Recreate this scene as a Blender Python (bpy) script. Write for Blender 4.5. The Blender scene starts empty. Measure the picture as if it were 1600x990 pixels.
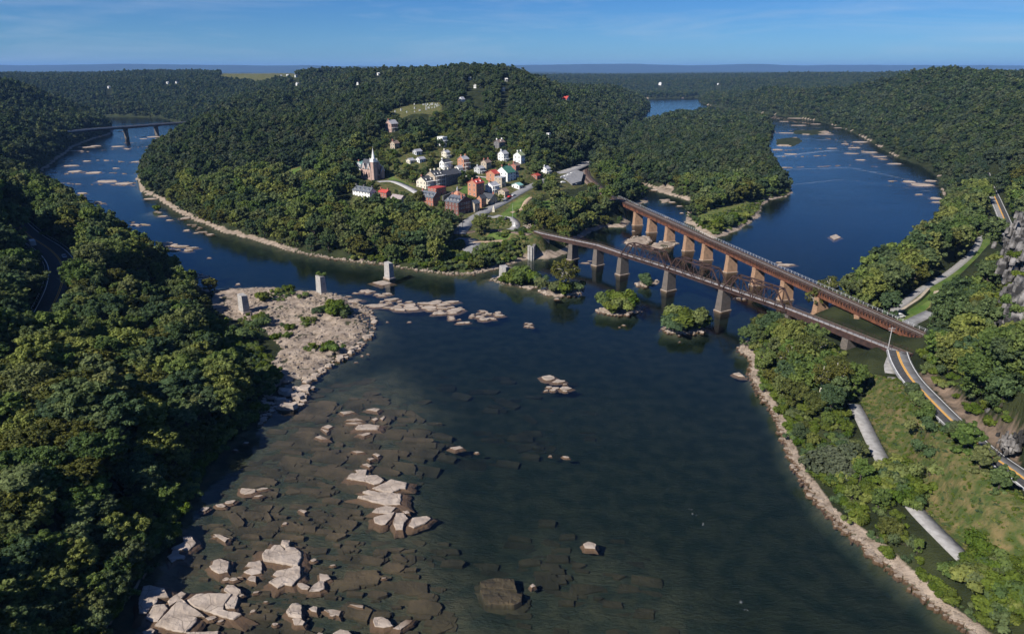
import bpy, math, random
import numpy as np
from mathutils import Vector, Matrix

random.seed(7)
rng = np.random.default_rng(11)
S = bpy.context.scene
COL = S.collection

# ------------------------------------------------------------------ camera, sky, sun, exposure
CAM_H = 100.0
PITCH = math.radians(19.82)
FPX = 1066.67
cd = bpy.data.cameras.new('camera')
cam = bpy.data.objects.new('camera', cd)
COL.objects.link(cam)
cam.location = (0, 0, CAM_H)
cam.rotation_euler = (math.pi / 2 - PITCH, 0, 0)
cd.sensor_width = 36
cd.lens = 24
cd.clip_start = 1
cd.clip_end = 200000
S.camera = cam

SUN_EL = math.radians(38)
SUN_DIR = Vector((-0.74 * math.cos(SUN_EL), -0.67 * math.cos(SUN_EL), math.sin(SUN_EL))).normalized()  # towards the sun
w = bpy.data.worlds.new('World')
S.world = w
w.use_nodes = True
nt = w.node_tree
nt.nodes.clear()
wo = nt.nodes.new('ShaderNodeOutputWorld')
bg = nt.nodes.new('ShaderNodeBackground')
sky = nt.nodes.new('ShaderNodeTexSky')
sky.sky_type = 'NISHITA'
sky.sun_disc = False
sky.sun_elevation = SUN_EL
sky.sun_rotation = math.atan2(SUN_DIR.x, SUN_DIR.y)
sky.altitude = 200
sky.air_density = 0.85
sky.dust_density = 0.05
sky.ozone_density = 4.0
bg.inputs['Strength'].default_value = 0.075
tc = nt.nodes.new('ShaderNodeTexCoord')
mp = nt.nodes.new('ShaderNodeMapping')
mp.inputs['Scale'].default_value = (1.6, 1.6, 16)
mp.inputs['Rotation'].default_value = (0.05, -0.06, 0.6)
cn = nt.nodes.new('ShaderNodeTexNoise')
cn.inputs['Scale'].default_value = 2.2
cn.inputs['Detail'].default_value = 7
cn.inputs['Roughness'].default_value = 0.62
cn.inputs['Distortion'].default_value = 0.6
cr = nt.nodes.new('ShaderNodeMapRange')
cr.inputs['From Min'].default_value = 0.47
cr.inputs['From Max'].default_value = 0.85
cr.inputs['To Max'].default_value = 0.34
hs = nt.nodes.new('ShaderNodeHueSaturation')
hs.inputs['Saturation'].default_value = 1.25
hs.inputs['Value'].default_value = 0.80
tn = nt.nodes.new('ShaderNodeMix')
tn.data_type = 'RGBA'
tn.blend_type = 'MULTIPLY'
tn.inputs['Factor'].default_value = 1.0
tn.inputs['B'].default_value = (0.40, 0.67, 1.0, 1)
cm = nt.nodes.new('ShaderNodeMix')
cm.data_type = 'RGBA'
cm.inputs['B'].default_value = (6.0, 6.6, 7.2, 1)
nt.links.new(tc.outputs['Generated'], mp.inputs['Vector'])
nt.links.new(mp.outputs['Vector'], cn.inputs['Vector'])
nt.links.new(cn.outputs['Fac'], cr.inputs['Value'])
nt.links.new(cr.outputs['Result'], cm.inputs['Factor'])
nt.links.new(sky.outputs['Color'], hs.inputs['Color'])
nt.links.new(hs.outputs['Color'], tn.inputs['A'])
nt.links.new(tn.outputs['Result'], cm.inputs['A'])
nt.links.new(cm.outputs['Result'], bg.inputs['Color'])
nt.links.new(bg.outputs['Background'], wo.inputs['Surface'])

sl = bpy.data.lights.new('sun', 'SUN')
sl.energy = 5.0
sl.angle = math.radians(0.5)
sl.color = (1.0, 0.945, 0.86)
so = bpy.data.objects.new('sun', sl)
COL.objects.link(so)
so.rotation_euler = (-SUN_DIR).to_track_quat('-Z', 'Y').to_euler()
so.location = (-300, -300, 600)

S.view_settings.view_transform = 'Standard'
S.view_settings.look = 'None'
S.view_settings.exposure = 0.5
S.view_settings.gamma = 1.0
S.view_settings.use_curve_mapping = False
S.render.engine = 'CYCLES'
cy = S.cycles
cy.max_bounces = 5
cy.diffuse_bounces = 2
cy.glossy_bounces = 2
cy.transmission_bounces = 2
cy.volume_bounces = 0
cy.transparent_max_bounces = 12
cy.caustics_reflective = False
cy.caustics_refractive = False
cy.use_adaptive_sampling = True
cy.adaptive_threshold = 0.02
cy.use_denoising = True
try:
    cy.denoiser = 'OPENIMAGEDENOISE'
except Exception:
    pass

HAZE = 4.0e-5

# ------------------------------------------------------------------ helpers
def at(px, py, z=0.0):
    """the point of height z that the photograph shows at (px, py), in metres"""
    u = (px - 800) / FPX
    v = (495 - py) / FPX
    d = (u, math.cos(PITCH) + v * math.sin(PITCH), -math.sin(PITCH) + v * math.cos(PITCH))
    t = (z - CAM_H) / d[2]
    return (d[0] * t, d[1] * t)

def A(*pts, z=0.0):
    return [at(p[0], p[1], z) for p in pts]

def pix(p):
    """numpy (N,3) -> px, py, depth"""
    p = np.asarray(p, float).reshape(-1, 3)
    dz = p[:, 2] - CAM_H
    zc = p[:, 1] * math.cos(PITCH) - dz * math.sin(PITCH)
    yc = p[:, 1] * math.sin(PITCH) + dz * math.cos(PITCH)
    zc = np.where(np.abs(zc) < 1e-3, 1e-3, zc)
    return 800 + FPX * p[:, 0] / zc, 495 - FPX * yc / zc, zc

def tag(o, label=None, cat=None, group=None, kind=None):
    if label: o['label'] = label
    if cat: o['category'] = cat
    if group: o['group'] = group
    if kind: o['kind'] = kind
    return o

def empty(name, loc=(0, 0, 0), rz=0.0):
    o = bpy.data.objects.new(name, None)
    o.location = loc
    o.rotation_euler = (0, 0, rz)
    o.empty_display_size = 1
    COL.objects.link(o)
    return o

def link(name, me, parent=None, loc=(0, 0, 0), rz=0.0, scale=None):
    o = bpy.data.objects.new(name, me)
    COL.objects.link(o)
    o.location = loc
    o.rotation_euler = (0, 0, rz)
    if scale is not None: o.scale = scale
    if parent: o.parent = parent
    return o

class MB:
    """collects faces into one mesh"""
    def __init__(self):
        self.v, self.f, self.m = [], [], []
    def add(self, vs, fs, m=0):
        n = len(self.v)
        self.v += [tuple(p) for p in vs]
        self.f += [tuple(i + n for i in f) for f in fs]
        self.m += [m] * len(fs)
        return self
    def hexa(self, b, t, m=0):
        """b, t: 4 bottom and 4 top points, counter-clockwise from above"""
        return self.add(list(b) + list(t), [(3, 2, 1, 0), (4, 5, 6, 7), (0, 1, 5, 4), (1, 2, 6, 5), (2, 3, 7, 6), (3, 0, 4, 7)], m)
    def box(self, x0, x1, y0, y1, z0, z1, m=0):
        return self.hexa([(x0, y0, z0), (x1, y0, z0), (x1, y1, z0), (x0, y1, z0)], [(x0, y0, z1), (x1, y0, z1), (x1, y1, z1), (x0, y1, z1)], m)
    def bar(self, p, q, wd, ht=None, m=0):
        p, q = Vector(p), Vector(q)
        d = (q - p)
        if d.length < 1e-6: return self
        d.normalize()
        up = Vector((0, 0, 1)) if abs(d.z) < 0.95 else Vector((1, 0, 0))
        s = d.cross(up).normalized()
        u = s.cross(d).normalized()
        ht = ht or wd
        s, u = s * wd / 2, u * ht / 2
        vs = [p - s - u, p + s - u, p + s + u, p - s + u, q - s - u, q + s - u, q + s + u, q - s + u]
        return self.add(vs, [(0, 1, 2, 3), (7, 6, 5, 4), (0, 4, 5, 1), (1, 5, 6, 2), (2, 6, 7, 3), (3, 7, 4, 0)], m)
    def tube(self, pts, rs, n=6, m=0):
        rings = []
        for i, p in enumerate(pts):
            p = Vector(p)
            a = Vector(pts[max(0, i - 1)]); b = Vector(pts[min(len(pts) - 1, i + 1)])
            d = (b - a).normalized()
            up = Vector((0, 0, 1)) if abs(d.z) < 0.9 else Vector((1, 0, 0))
            s = d.cross(up).normalized(); u = s.cross(d)
            rings.append([p + (s * math.cos(2 * math.pi * k / n) + u * math.sin(2 * math.pi * k / n)) * rs[i] for k in range(n)])
        vs = [q for r in rings for q in r]
        fs = []
        for i in range(len(rings) - 1):
            for k in range(n):
                a = i * n + k; b = i * n + (k + 1) % n
                fs.append((a, a + n, b + n, b))
        fs.append(tuple(range(n)))
        fs.append(tuple(reversed(range((len(rings) - 1) * n, len(rings) * n))))
        return self.add(vs, fs, m)
    def prism(self, poly, z0, z1, m=0):
        n = len(poly)
        vs = [(p[0], p[1], z0) for p in poly] + [(p[0], p[1], z1) for p in poly]
        fs = [tuple(reversed(range(n))), tuple(range(n, 2 * n))] + [(i, (i + 1) % n, n + (i + 1) % n, n + i) for i in range(n)]
        return self.add(vs, fs, m)
    def mesh(self, name, mats):
        me = bpy.data.meshes.new(name)
        me.from_pydata(self.v, [], self.f)
        for mm in (mats if isinstance(mats, (list, tuple)) else [mats]): me.materials.append(mm)
        if any(self.m): me.polygons.foreach_set('material_index', self.m)
        me.update()
        return me
    def build(self, name, mats, parent=None, loc=(0, 0, 0), rz=0.0):
        return link(name, self.mesh(name, mats), parent, loc, rz)

def np_mesh(name, V, Q, mats, smooth=False):
    """V (N,3), Q (M,4)"""
    me = bpy.data.meshes.new(name)
    V = np.ascontiguousarray(V, np.float32); Q = np.ascontiguousarray(Q, np.int32)
    me.vertices.add(len(V)); me.vertices.foreach_set('co', V.ravel())
    k = Q.shape[1]
    me.loops.add(Q.size); me.loops.foreach_set('vertex_index', Q.ravel())
    me.polygons.add(len(Q))
    me.polygons.foreach_set('loop_start', np.arange(0, Q.size, k, dtype=np.int32))
    me.polygons.foreach_set('loop_total', np.full(len(Q), k, np.int32))
    if smooth: me.polygons.foreach_set('use_smooth', np.ones(len(Q), bool))
    for m in (mats if isinstance(mats, (list, tuple)) else [mats]): me.materials.append(m)
    me.update(calc_edges=True)
    return me

def vnoise(x, y, seed=0):
    """smooth value noise, numpy"""
    xi = np.floor(x).astype(np.int64); yi = np.floor(y).astype(np.int64)
    fx = x - xi; fy = y - yi
    fx = fx * fx * (3 - 2 * fx); fy = fy * fy * (3 - 2 * fy)
    def hsh(a, b):
        n = (a * 374761393 + b * 668265263 + seed * 1442695041) & 0xffffffff
        n = ((n ^ (n >> 13)) * 1274126177) & 0xffffffff
        return ((n ^ (n >> 16)) & 0xffff) / 65535.0
    return (hsh(xi, yi) * (1 - fx) + hsh(xi + 1, yi) * fx) * (1 - fy) + (hsh(xi, yi + 1) * (1 - fx) + hsh(xi + 1, yi + 1) * fx) * fy

def fbm(x, y, oct=4, seed=0):
    s = 0; a = 0.5; t = 0
    for i in range(oct):
        s = s + a * vnoise(x * 2 ** i + 17.3 * i, y * 2 ** i - 9.1 * i, seed + i); t += a; a *= 0.5
    return s / t

def inside(poly, x, y):
    r = np.zeros(np.shape(x), bool)
    n = len(poly)
    for i in range(n):
        x0, y0 = poly[i]; x1, y1 = poly[(i + 1) % n]
        if y0 == y1: continue
        c = (y0 > y) != (y1 > y)
        r ^= c & (x < (x1 - x0) * (y - y0) / (y1 - y0) + x0)
    return r

def edist(poly, x, y, closed=True, zs=None):
    """distance to a polyline (and the interpolated z of the nearest point)"""
    d2 = np.full(np.shape(x), 1e18); zz = np.zeros(np.shape(x))
    n = len(poly)
    for i in range(n if closed else n - 1):
        x0, y0 = poly[i]; x1, y1 = poly[(i + 1) % n]
        dx, dy = x1 - x0, y1 - y0
        L = dx * dx + dy * dy + 1e-9
        t = np.clip(((x - x0) * dx + (y - y0) * dy) / L, 0, 1)
        e = (x - x0 - t * dx) ** 2 + (y - y0 - t * dy) ** 2
        m = e < d2
        d2 = np.where(m, e, d2)
        if zs is not None: zz = np.where(m, zs[i] + t * (zs[(i + 1) % n] - zs[i]), zz)
    return (np.sqrt(d2), zz) if zs is not None else np.sqrt(d2)

def sstep(a, b, x):
    t = np.clip((x - a) / (b - a), 0, 1)
    return t * t * (3 - 2 * t)

# ------------------------------------------------------------------ materials
def mat(name):
    m = bpy.data.materials.new(name)
    m.use_nodes = True
    n = m.node_tree
    n.nodes.clear()
    return m, n, n.nodes, n.links

def N(ns, t, **k):
    n = ns.new(t)
    for a, b in k.items(): setattr(n, a, b)
    return n

def noisy(name, c1, c2, scale=1.0, rough=0.85, bump=0.3, detail=6, bscale=None, stretch=(1, 1, 1), spec=0.3, lo=0.35, hi=0.65, metallic=0.0, coord='Object'):
    """two colours mixed by noise, with bump"""
    m, n, ns, l = mat(name)
    o = N(ns, 'ShaderNodeOutputMaterial'); b = N(ns, 'ShaderNodeBsdfPrincipled')
    t = N(ns, 'ShaderNodeTexCoord'); mp = N(ns, 'ShaderNodeMapping'); mp.inputs['Scale'].default_value = stretch
    z = N(ns, 'ShaderNodeTexNoise'); z.inputs['Scale'].default_value = scale; z.inputs['Detail'].default_value = detail
    r = N(ns, 'ShaderNodeValToRGB')
    r.color_ramp.elements[0].position = lo; r.color_ramp.elements[1].position = hi
    r.color_ramp.elements[0].color = (*c1, 1); r.color_ramp.elements[1].color = (*c2, 1)
    l.new(t.outputs[coord], mp.inputs['Vector']); l.new(mp.outputs['Vector'], z.inputs['Vector'])
    l.new(z.outputs['Fac'], r.inputs['Fac']); l.new(r.outputs['Color'], b.inputs['Base Color'])
    b.inputs['Roughness'].default_value = rough
    b.inputs['Specular IOR Level'].default_value = spec
    b.inputs['Metallic'].default_value = metallic
    if bump:
        z2 = N(ns, 'ShaderNodeTexNoise'); z2.inputs['Scale'].default_value = bscale or scale * 3; z2.inputs['Detail'].default_value = 8
        bp = N(ns, 'ShaderNodeBump'); bp.inputs['Strength'].default_value = bump; bp.inputs['Distance'].default_value = 0.3
        l.new(mp.outputs['Vector'], z2.inputs['Vector']); l.new(z2.outputs['Fac'], bp.inputs['Height']); l.new(bp.outputs['Normal'], b.inputs['Normal'])
    l.new(b.outputs['BSDF'], o.inputs['Surface'])
    return m

def masonry(name, c1, c2, mortar, bw=0.6, bh=0.3, bump=0.4, wear=(0.05, 0.05, 0.05), wearamt=0.3):
    m, n, ns, l = mat(name)
    o = N(ns, 'ShaderNodeOutputMaterial'); b = N(ns, 'ShaderNodeBsdfPrincipled')
    t = N(ns, 'ShaderNodeTexCoord'); sx = N(ns, 'ShaderNodeSeparateXYZ'); ad = N(ns, 'ShaderNodeMath', operation='ADD'); cx = N(ns, 'ShaderNodeCombineXYZ')
    l.new(t.outputs['Object'], sx.inputs['Vector']); l.new(sx.outputs['X'], ad.inputs[0]); l.new(sx.outputs['Y'], ad.inputs[1])
    l.new(ad.outputs[0], cx.inputs['X']); l.new(sx.outputs['Z'], cx.inputs['Y'])
    k = N(ns, 'ShaderNodeTexBrick')
    k.inputs['Color1'].default_value = (*c1, 1); k.inputs['Color2'].default_value = (*c2, 1); k.inputs['Mortar'].default_value = (*mortar, 1)
    k.inputs['Scale'].default_value = 1; k.inputs['Brick Width'].default_value = bw; k.inputs['Row Height'].default_value = bh
    k.inputs['Mortar Size'].default_value = bh * 0.07; k.inputs['Bias'].default_value = 0.0
    l.new(cx.outputs['Vector'], k.inputs['Vector'])
    z = N(ns, 'ShaderNodeTexNoise'); z.inputs['Scale'].default_value = 0.5; z.inputs['Detail'].default_value = 8
    l.new(t.outputs['Object'], z.inputs['Vector'])
    mr = N(ns, 'ShaderNodeMapRange'); mr.inputs['From Min'].default_value = 0.45; mr.inputs['From Max'].default_value = 0.75; mr.inputs['To Max'].default_value = wearamt
    l.new(z.outputs['Fac'], mr.inputs['Value'])
    mx = N(ns, 'ShaderNodeMix', data_type='RGBA'); mx.inputs['B'].default_value = (*wear, 1)
    l.new(mr.outputs['Result'], mx.inputs['Factor']); l.new(k.outputs['Color'], mx.inputs['A'])
    l.new(mx.outputs['Result'], b.inputs['Base Color'])
    b.inputs['Roughness'].default_value = 0.9
    bp = N(ns, 'ShaderNodeBump', invert=True); bp.inputs['Strength'].default_value = bump; bp.inputs['Distance'].default_value = 0.08
    l.new(k.outputs['Fac'], bp.inputs['Height']); l.new(bp.outputs['Normal'], b.inputs['Normal'])
    l.new(b.outputs['BSDF'], o.inputs['Surface'])
    return m

def leafmat(name, cols, transl=0.3):
    """foliage: colour by the plant (random per object) and by the leaf clump (attribute tint)"""
    m, n, ns, l = mat(name)
    o = N(ns, 'ShaderNodeOutputMaterial')
    oi = N(ns, 'ShaderNodeObjectInfo'); r = N(ns, 'ShaderNodeValToRGB')
    e = r.color_ramp.elements
    while len(e) < len(cols): e.new(0.5)
    for i, c in enumerate(cols):
        e[i].position = i / (len(cols) - 1); e[i].color = (*c, 1)
    a = N(ns, 'ShaderNodeAttribute', attribute_name='tint')
    mr = N(ns, 'ShaderNodeMapRange'); mr.inputs['To Min'].default_value = 0.5; mr.inputs['To Max'].default_value = 1.65
    hv = N(ns, 'ShaderNodeHueSaturation')
    hm = N(ns, 'ShaderNodeMapRange'); hm.inputs['To Min'].default_value = 0.512; hm.inputs['To Max'].default_value = 0.48
    l.new(oi.outputs['Random'], r.inputs['Fac']); l.new(r.outputs['Color'], hv.inputs['Color'])
    l.new(a.outputs['Fac'], mr.inputs['Value']); l.new(mr.outputs['Result'], hv.inputs['Value'])
    l.new(a.outputs['Fac'], hm.inputs['Value']); l.new(hm.outputs['Result'], hv.inputs['Hue'])
    d = N(ns, 'ShaderNodeBsdfDiffuse'); t = N(ns, 'ShaderNodeBsdfTranslucent'); mx = N(ns, 'ShaderNodeMixShader')
    mx.inputs['Fac'].default_value = transl
    l.new(hv.outputs['Color'], d.inputs['Color']); l.new(hv.outputs['Color'], t.inputs['Color'])
    l.new(d.outputs[0], mx.inputs[1]); l.new(t.outputs[0], mx.inputs[2]); l.new(mx.outputs[0], o.inputs['Surface'])
    return m

M = {}
M['leaf'] = leafmat('leaf_green', [(0.0708, 0.1138, 0.0367), (0.1297, 0.1789, 0.0468), (0.1021, 0.1422, 0.06), (0.168, 0.1904, 0.056), (0.1808, 0.2154, 0.0568), (0.0825, 0.13, 0.0568), (0.056, 0.0896, 0.0448), (0.1532, 0.1707, 0.0668), (0.11, 0.1707, 0.0433), (0.0589, 0.0934, 0.0401), (0.1454, 0.1829, 0.0767)], .36)
M['leaf_far_shade'] = leafmat('leaf_far_shade', [(0.0338, 0.0562, 0.0263), (0.062, 0.0884, 0.0336), (0.0488, 0.0703, 0.0431), (0.0865, 0.1065, 0.0408), (0.0395, 0.0643, 0.0408), (0.0733, 0.0844, 0.048), (0.0526, 0.0844, 0.0312), (0.0282, 0.0462, 0.0288), (0.0695, 0.0904, 0.0551)])  # same trees far off: shadow between crowns is darkened into the leaf colour
M['leaf_bright'] = leafmat('leaf_bright', [(.065, .110, .018), (.095, .130, .024), (.080, .115, .022), (.110, .135, .030)])
M['leaf_olive'] = leafmat('leaf_olive', [(0.0943, 0.1035, 0.0276), (0.1092, 0.1127, 0.0322), (0.0828, 0.1012, 0.0322), (0.1207, 0.1265, 0.0345)])
M['leaf_grey'] = leafmat('leaf_grey', [(.090, .105, .065), (.075, .098, .055)])
M['bark'] = noisy('bark', (.045, .036, .028), (.09, .075, .06), 2, bump=0.5)
M['bark_pale'] = noisy('bark_pale', (.30, .27, .22), (.62, .58, .50), 1.2, bump=0.2)
def rockmat(name, c1, c2, scale, bump, bscale, lo=.3, hi=.7):
    m = noisy(name, c1, c2, scale, rough=0.9, bump=bump, bscale=bscale, lo=lo, hi=hi)
    ns, l = m.node_tree.nodes, m.node_tree.links
    b = [n for n in ns if n.type == 'BSDF_PRINCIPLED'][0]
    src = b.inputs['Base Color'].links[0].from_socket
    g = ns.new('ShaderNodeNewGeometry'); sx = ns.new('ShaderNodeSeparateXYZ'); mr = ns.new('ShaderNodeMapRange'); mx = ns.new('ShaderNodeMix'); mx.data_type = 'RGBA'
    mr.inputs['From Min'].default_value = 0.20; mr.inputs['From Max'].default_value = 0.04
    mx.inputs['B'].default_value = (.10, .060, .034, 1)
    vo = ns.new('ShaderNodeTexVoronoi'); vo.feature = 'DISTANCE_TO_EDGE'; vo.inputs['Scale'].default_value = .20
    wz = ns.new('ShaderNodeTexNoise'); wz.inputs['Scale'].default_value = .55; wz.inputs['Detail'].default_value = 4
    vm = ns.new('ShaderNodeVectorMath'); vm.operation = 'MULTIPLY_ADD'; vm.inputs[1].default_value = (4.5, 2.0, 2.0)
    l.new(wz.outputs['Color'], vm.inputs[0]); l.new(g.outputs['Position'], vm.inputs[2]); l.new(vm.outputs[0], vo.inputs['Vector'])
    ck = ns.new('ShaderNodeMapRange'); ck.inputs['From Min'].default_value = 0.0; ck.inputs['From Max'].default_value = 0.018; ck.inputs['To Min'].default_value = 0.45
    l.new(vo.outputs['Distance'], ck.inputs['Value'])
    cm_ = ns.new('ShaderNodeMix'); cm_.data_type = 'RGBA'; cm_.blend_type = 'MULTIPLY'; cm_.inputs['Factor'].default_value = 1.0
    l.new(src, cm_.inputs['A']); l.new(ck.outputs[0], cm_.inputs['B']); src = cm_.outputs['Result']
    l.new(g.outputs['Position'], sx.inputs[0]); l.new(sx.outputs['Z'], mr.inputs['Value']); l.new(mr.outputs[0], mx.inputs['Factor']); l.new(src, mx.inputs['A']); l.new(mx.outputs['Result'], b.inputs['Base Color'])
    return m
M['rock'] = rockmat('river_rock_stone', (.185, .145, .110), (.35, .29, .235), 0.35, .75, 1.6)
M['rock_pale'] = rockmat('pale_river_stone', (.26, .21, .17), (.435, .365, .305), 0.3, .6, 1.3)
M['cliff'] = noisy('cliff_stone', (.028, .027, .027), (.27, .255, .245), 0.30, rough=0.95, bump=1.0, bscale=0.9, lo=.42, hi=.66)
M['slab'] = noisy('bed_stone', (.042, .033, .018), (.092, .066, .036), 0.15, rough=0.9, bump=0.8, bscale=1.2)
M['asphalt'] = noisy('asphalt', (.045, .045, .047), (.08, .08, .082), 1.5, bump=0.1)
M['asphalt_pale'] = noisy('worn_asphalt', (.17, .17, .175), (.26, .26, .265), 0.4, bump=0.1)
M['gravel'] = noisy('gravel_path', (.25, .24, .23), (.36, .35, .34), 0.8, bump=0.2)
M['dirt'] = noisy('dirt_path', (.32, .23, .15), (.44, .33, .23), 0.5, bump=0.2)
M['ballast'] = noisy('rail_ballast', (.14, .10, .08), (.24, .18, .14), 1.0, bump=0.4)
M['yellow'] = noisy('road_paint_yellow', (.70, .32, .02), (.80, .42, .04), 2, bump=0)
M['white'] = noisy('white_paint', (.66, .66, .64), (.80, .80, .78), 0.6, rough=0.6, bump=0.05)
M['offwhite'] = noisy('cream_paint', (.55, .50, .40), (.66, .61, .50), 0.6, rough=0.7, bump=0.05)
M['greywall'] = noisy('grey_siding', (.36, .37, .38), (.48, .49, .50), 0.6, rough=0.7, bump=0.05)
M['rust'] = noisy('rusted_steel', (.070, .030, .020), (.165, .065, .034), 0.5, rough=0.85, bump=0.2, stretch=(1, 1, .35))
M['rust_dark'] = noisy('dark_rusted_steel', (.030, .018, .016), (.062, .034, .028), 0.6, rough=0.85, bump=0.2)
M['tie'] = noisy('sleeper_wood', (.050, .030, .024), (.11, .060, .042), 0.8, rough=0.9, bump=0.3)
M['rail'] = noisy('rail_steel', (.18, .15, .13), (.30, .26, .22), 1, rough=0.5, bump=0.0, metallic=0.6)
M['walk'] = noisy('walkway_concrete', (.30, .29, .29), (.42, .41, .41), 0.6, bump=0.1)
M['steel'] = noisy('galvanised_steel', (.40, .41, .42), (.55, .56, .57), 0.8, rough=0.5, bump=0)
M['black'] = noisy('black_metal', (.02, .02, .022), (.04, .04, .042), 1, rough=0.6, bump=0)
M['pierstone'] = masonry('dark_pier_stone', (.150, .125, .105), (.105, .090, .078), (.06, .055, .05), 1.3, .6)
M['pierbrick'] = masonry('brown_pier_stone', (.37, .225, .135), (.29, .175, .105), (.19, .13, .09), 1.4, .6, wear=(.10, .07, .05), wearamt=.6)
M['ruin'] = masonry('pale_ruin_stone', (.43, .41, .385), (.33, .315, .30), (.17, .16, .15), 1.2, .55, wear=(.15, .14, .13), wearamt=.6)
M['wallstone'] = masonry('field_stone', (.30, .275, .25), (.21, .195, .18), (.12, .11, .10), .7, .35)
M['brick'] = masonry('red_brick', (.36, .115, .070), (.29, .090, .060), (.30, .22, .18), .5, .25, bump=.2)
M['orangebrick'] = masonry('orange_brick', (.46, .195, .115), (.39, .165, .10), (.45, .30, .2), .5, .25, bump=.2)
M['darkbrick'] = masonry('dark_red_brick', (.17, .060, .045), (.13, .050, .040), (.14, .1, .09), .5, .25, bump=.2)
M['pinkbrick'] = masonry('pink_sandstone', (.45, .295, .25), (.38, .245, .205), (.33, .27, .24), .7, .35, bump=.2)
M['tanstone'] = masonry('tan_stone', (.47, .39, .29), (.38, .31, .235), (.28, .24, .20), .7, .35)
M['greystone'] = masonry('grey_shale', (.13, .125, .13), (.095, .092, .098), (.2, .19, .18), .7, .3)
M['slate'] = masonry('slate_roof', (.070, .078, .092), (.052, .057, .068), (.03, .03, .035), .35, .25, bump=.2)
M['slate_blue'] = masonry('blue_slate_roof', (.125, .145, .175), (.095, .112, .14), (.05, .05, .06), .35, .25, bump=.2)
M['redroof'] = noisy('red_tin_roof', (.36, .055, .045), (.46, .08, .06), 1, rough=0.5, bump=0.1)
M['greenroof'] = noisy('green_tin_roof', (.045, .145, .10), (.08, .20, .145), 1, rough=0.5, bump=0.1)
M['olivegreenroof'] = noisy('olive_shingle_roof', (.20, .24, .13), (.26, .30, .17), 1, rough=0.8, bump=0.1)
M['tealroof'] = noisy('teal_tin_roof', (.18, .36, .33), (.24, .44, .40), 1, rough=0.5, bump=0.1)
M['brownroof'] = noisy('brown_shingle_roof', (.19, .135, .11), (.26, .19, .155), 1, rough=0.9, bump=0.2)
M['greyroof'] = noisy('grey_tin_roof', (.33, .33, .35), (.43, .43, .45), 1, rough=0.5, bump=0.1)
M['mauveroof'] = noisy('weathered_shake_roof', (.25, .21, .21), (.34, .29, .285), 1, rough=0.9, bump=0.2)
M['glass'] = noisy('window_glass', (.012, .014, .018), (.03, .034, .04), 1, rough=0.12, bump=0, spec=0.6)
M['bluepaint'] = noisy('blue_paint', (.03, .12, .42), (.05, .17, .52), 1, rough=0.4, bump=0)
M['redpaint'] = noisy('red_paint', (.45, .03, .03), (.52, .04, .04), 1, rough=0.35, bump=0)
M['silver'] = noisy('silver_paint', (.42, .43, .45), (.52, .53, .55), 1, rough=0.3, bump=0, metallic=.3)
M['skin'] = noisy('skin', (.5, .33, .24), (.58, .4, .3), 1, bump=0)
M['cloth_dark'] = noisy('dark_cloth', (.03, .035, .05), (.06, .065, .08), 1, bump=0)
# ------------------------------------------------------------------ where the water is
LEFT_BANK = [(-30, 40), (-62, 88)] + A((165, 985), (205, 930), (250, 872), (285, 805), (318, 735), (352, 695), (398, 660), (412, 630), (432, 602),
    (470, 590), (500, 577), (520, 560), (547, 544), (570, 524), (576, 512), (564, 500), (557, 491), (575, 484), (566, 478), (546, 478), (540, 466),
    (510, 458), (478, 455), (440, 452), (400, 450), (362, 452), (332, 455), (318, 448), (300, 440), (272, 428), (250, 405), (218, 386), (192, 372),
    (170, 355), (140, 328), (110, 311), (85, 299), (62, 292), (54, 282), (70, 265), (98, 243), (120, 227), (150, 216), (172, 210), (178, 203), (172, 193), (120, 187))
TOWN_BANK = A((250, 184), (300, 198), (306, 203), (295, 207), (290, 214), (257, 236), (226, 250), (218, 262), (214, 283), (219, 298), (247, 311), (262, 322), (288, 337),
    (320, 350), (345, 362), (391, 374), (440, 388), (480, 397), (520, 404), (560, 409), (600, 413), (650, 422), (700, 428), (735, 428), (770, 421), (808, 409),
    (832, 403), (850, 405), (872, 402), (886, 395), (900, 386), (906, 373), (926, 361), (948, 354), (975, 355), (986, 346), (968, 336), (970, 326), (987, 322), (1012, 316),
    (1012, 309), (996, 292), (977, 262), (970, 236), (982, 206), (1001, 192), (1010, 180), (1018, 168), (1010, 160), (985, 155))
RIGHT_BANK = A((1091, 153), (1092, 160), (1110, 166), (1135, 170), (1180, 176), (1230, 182), (1272, 188), (1300, 195), (1335, 208), (1370, 228), (1400, 245), (1440, 258),
    (1464, 275), (1472, 300), (1474, 325), (1460, 350), (1440, 375), (1400, 405), (1350, 430), (1325, 446), (1318, 465), (1290, 480), (1255, 492), (1215, 505),
    (1185, 520), (1160, 540), (1157, 547), (1178, 560), (1174, 585), (1192, 615), (1212, 645), (1224, 670), (1234, 702), (1257, 747), (1292, 797), (1352, 852), (1412, 902),
    (1472, 952), (1532, 992)) + [(97, 80), (104, 40)]
WATER = LEFT_BANK + [(-1150, 1500), (-1100, 1680)] + TOWN_BANK + RIGHT_BANK
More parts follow.
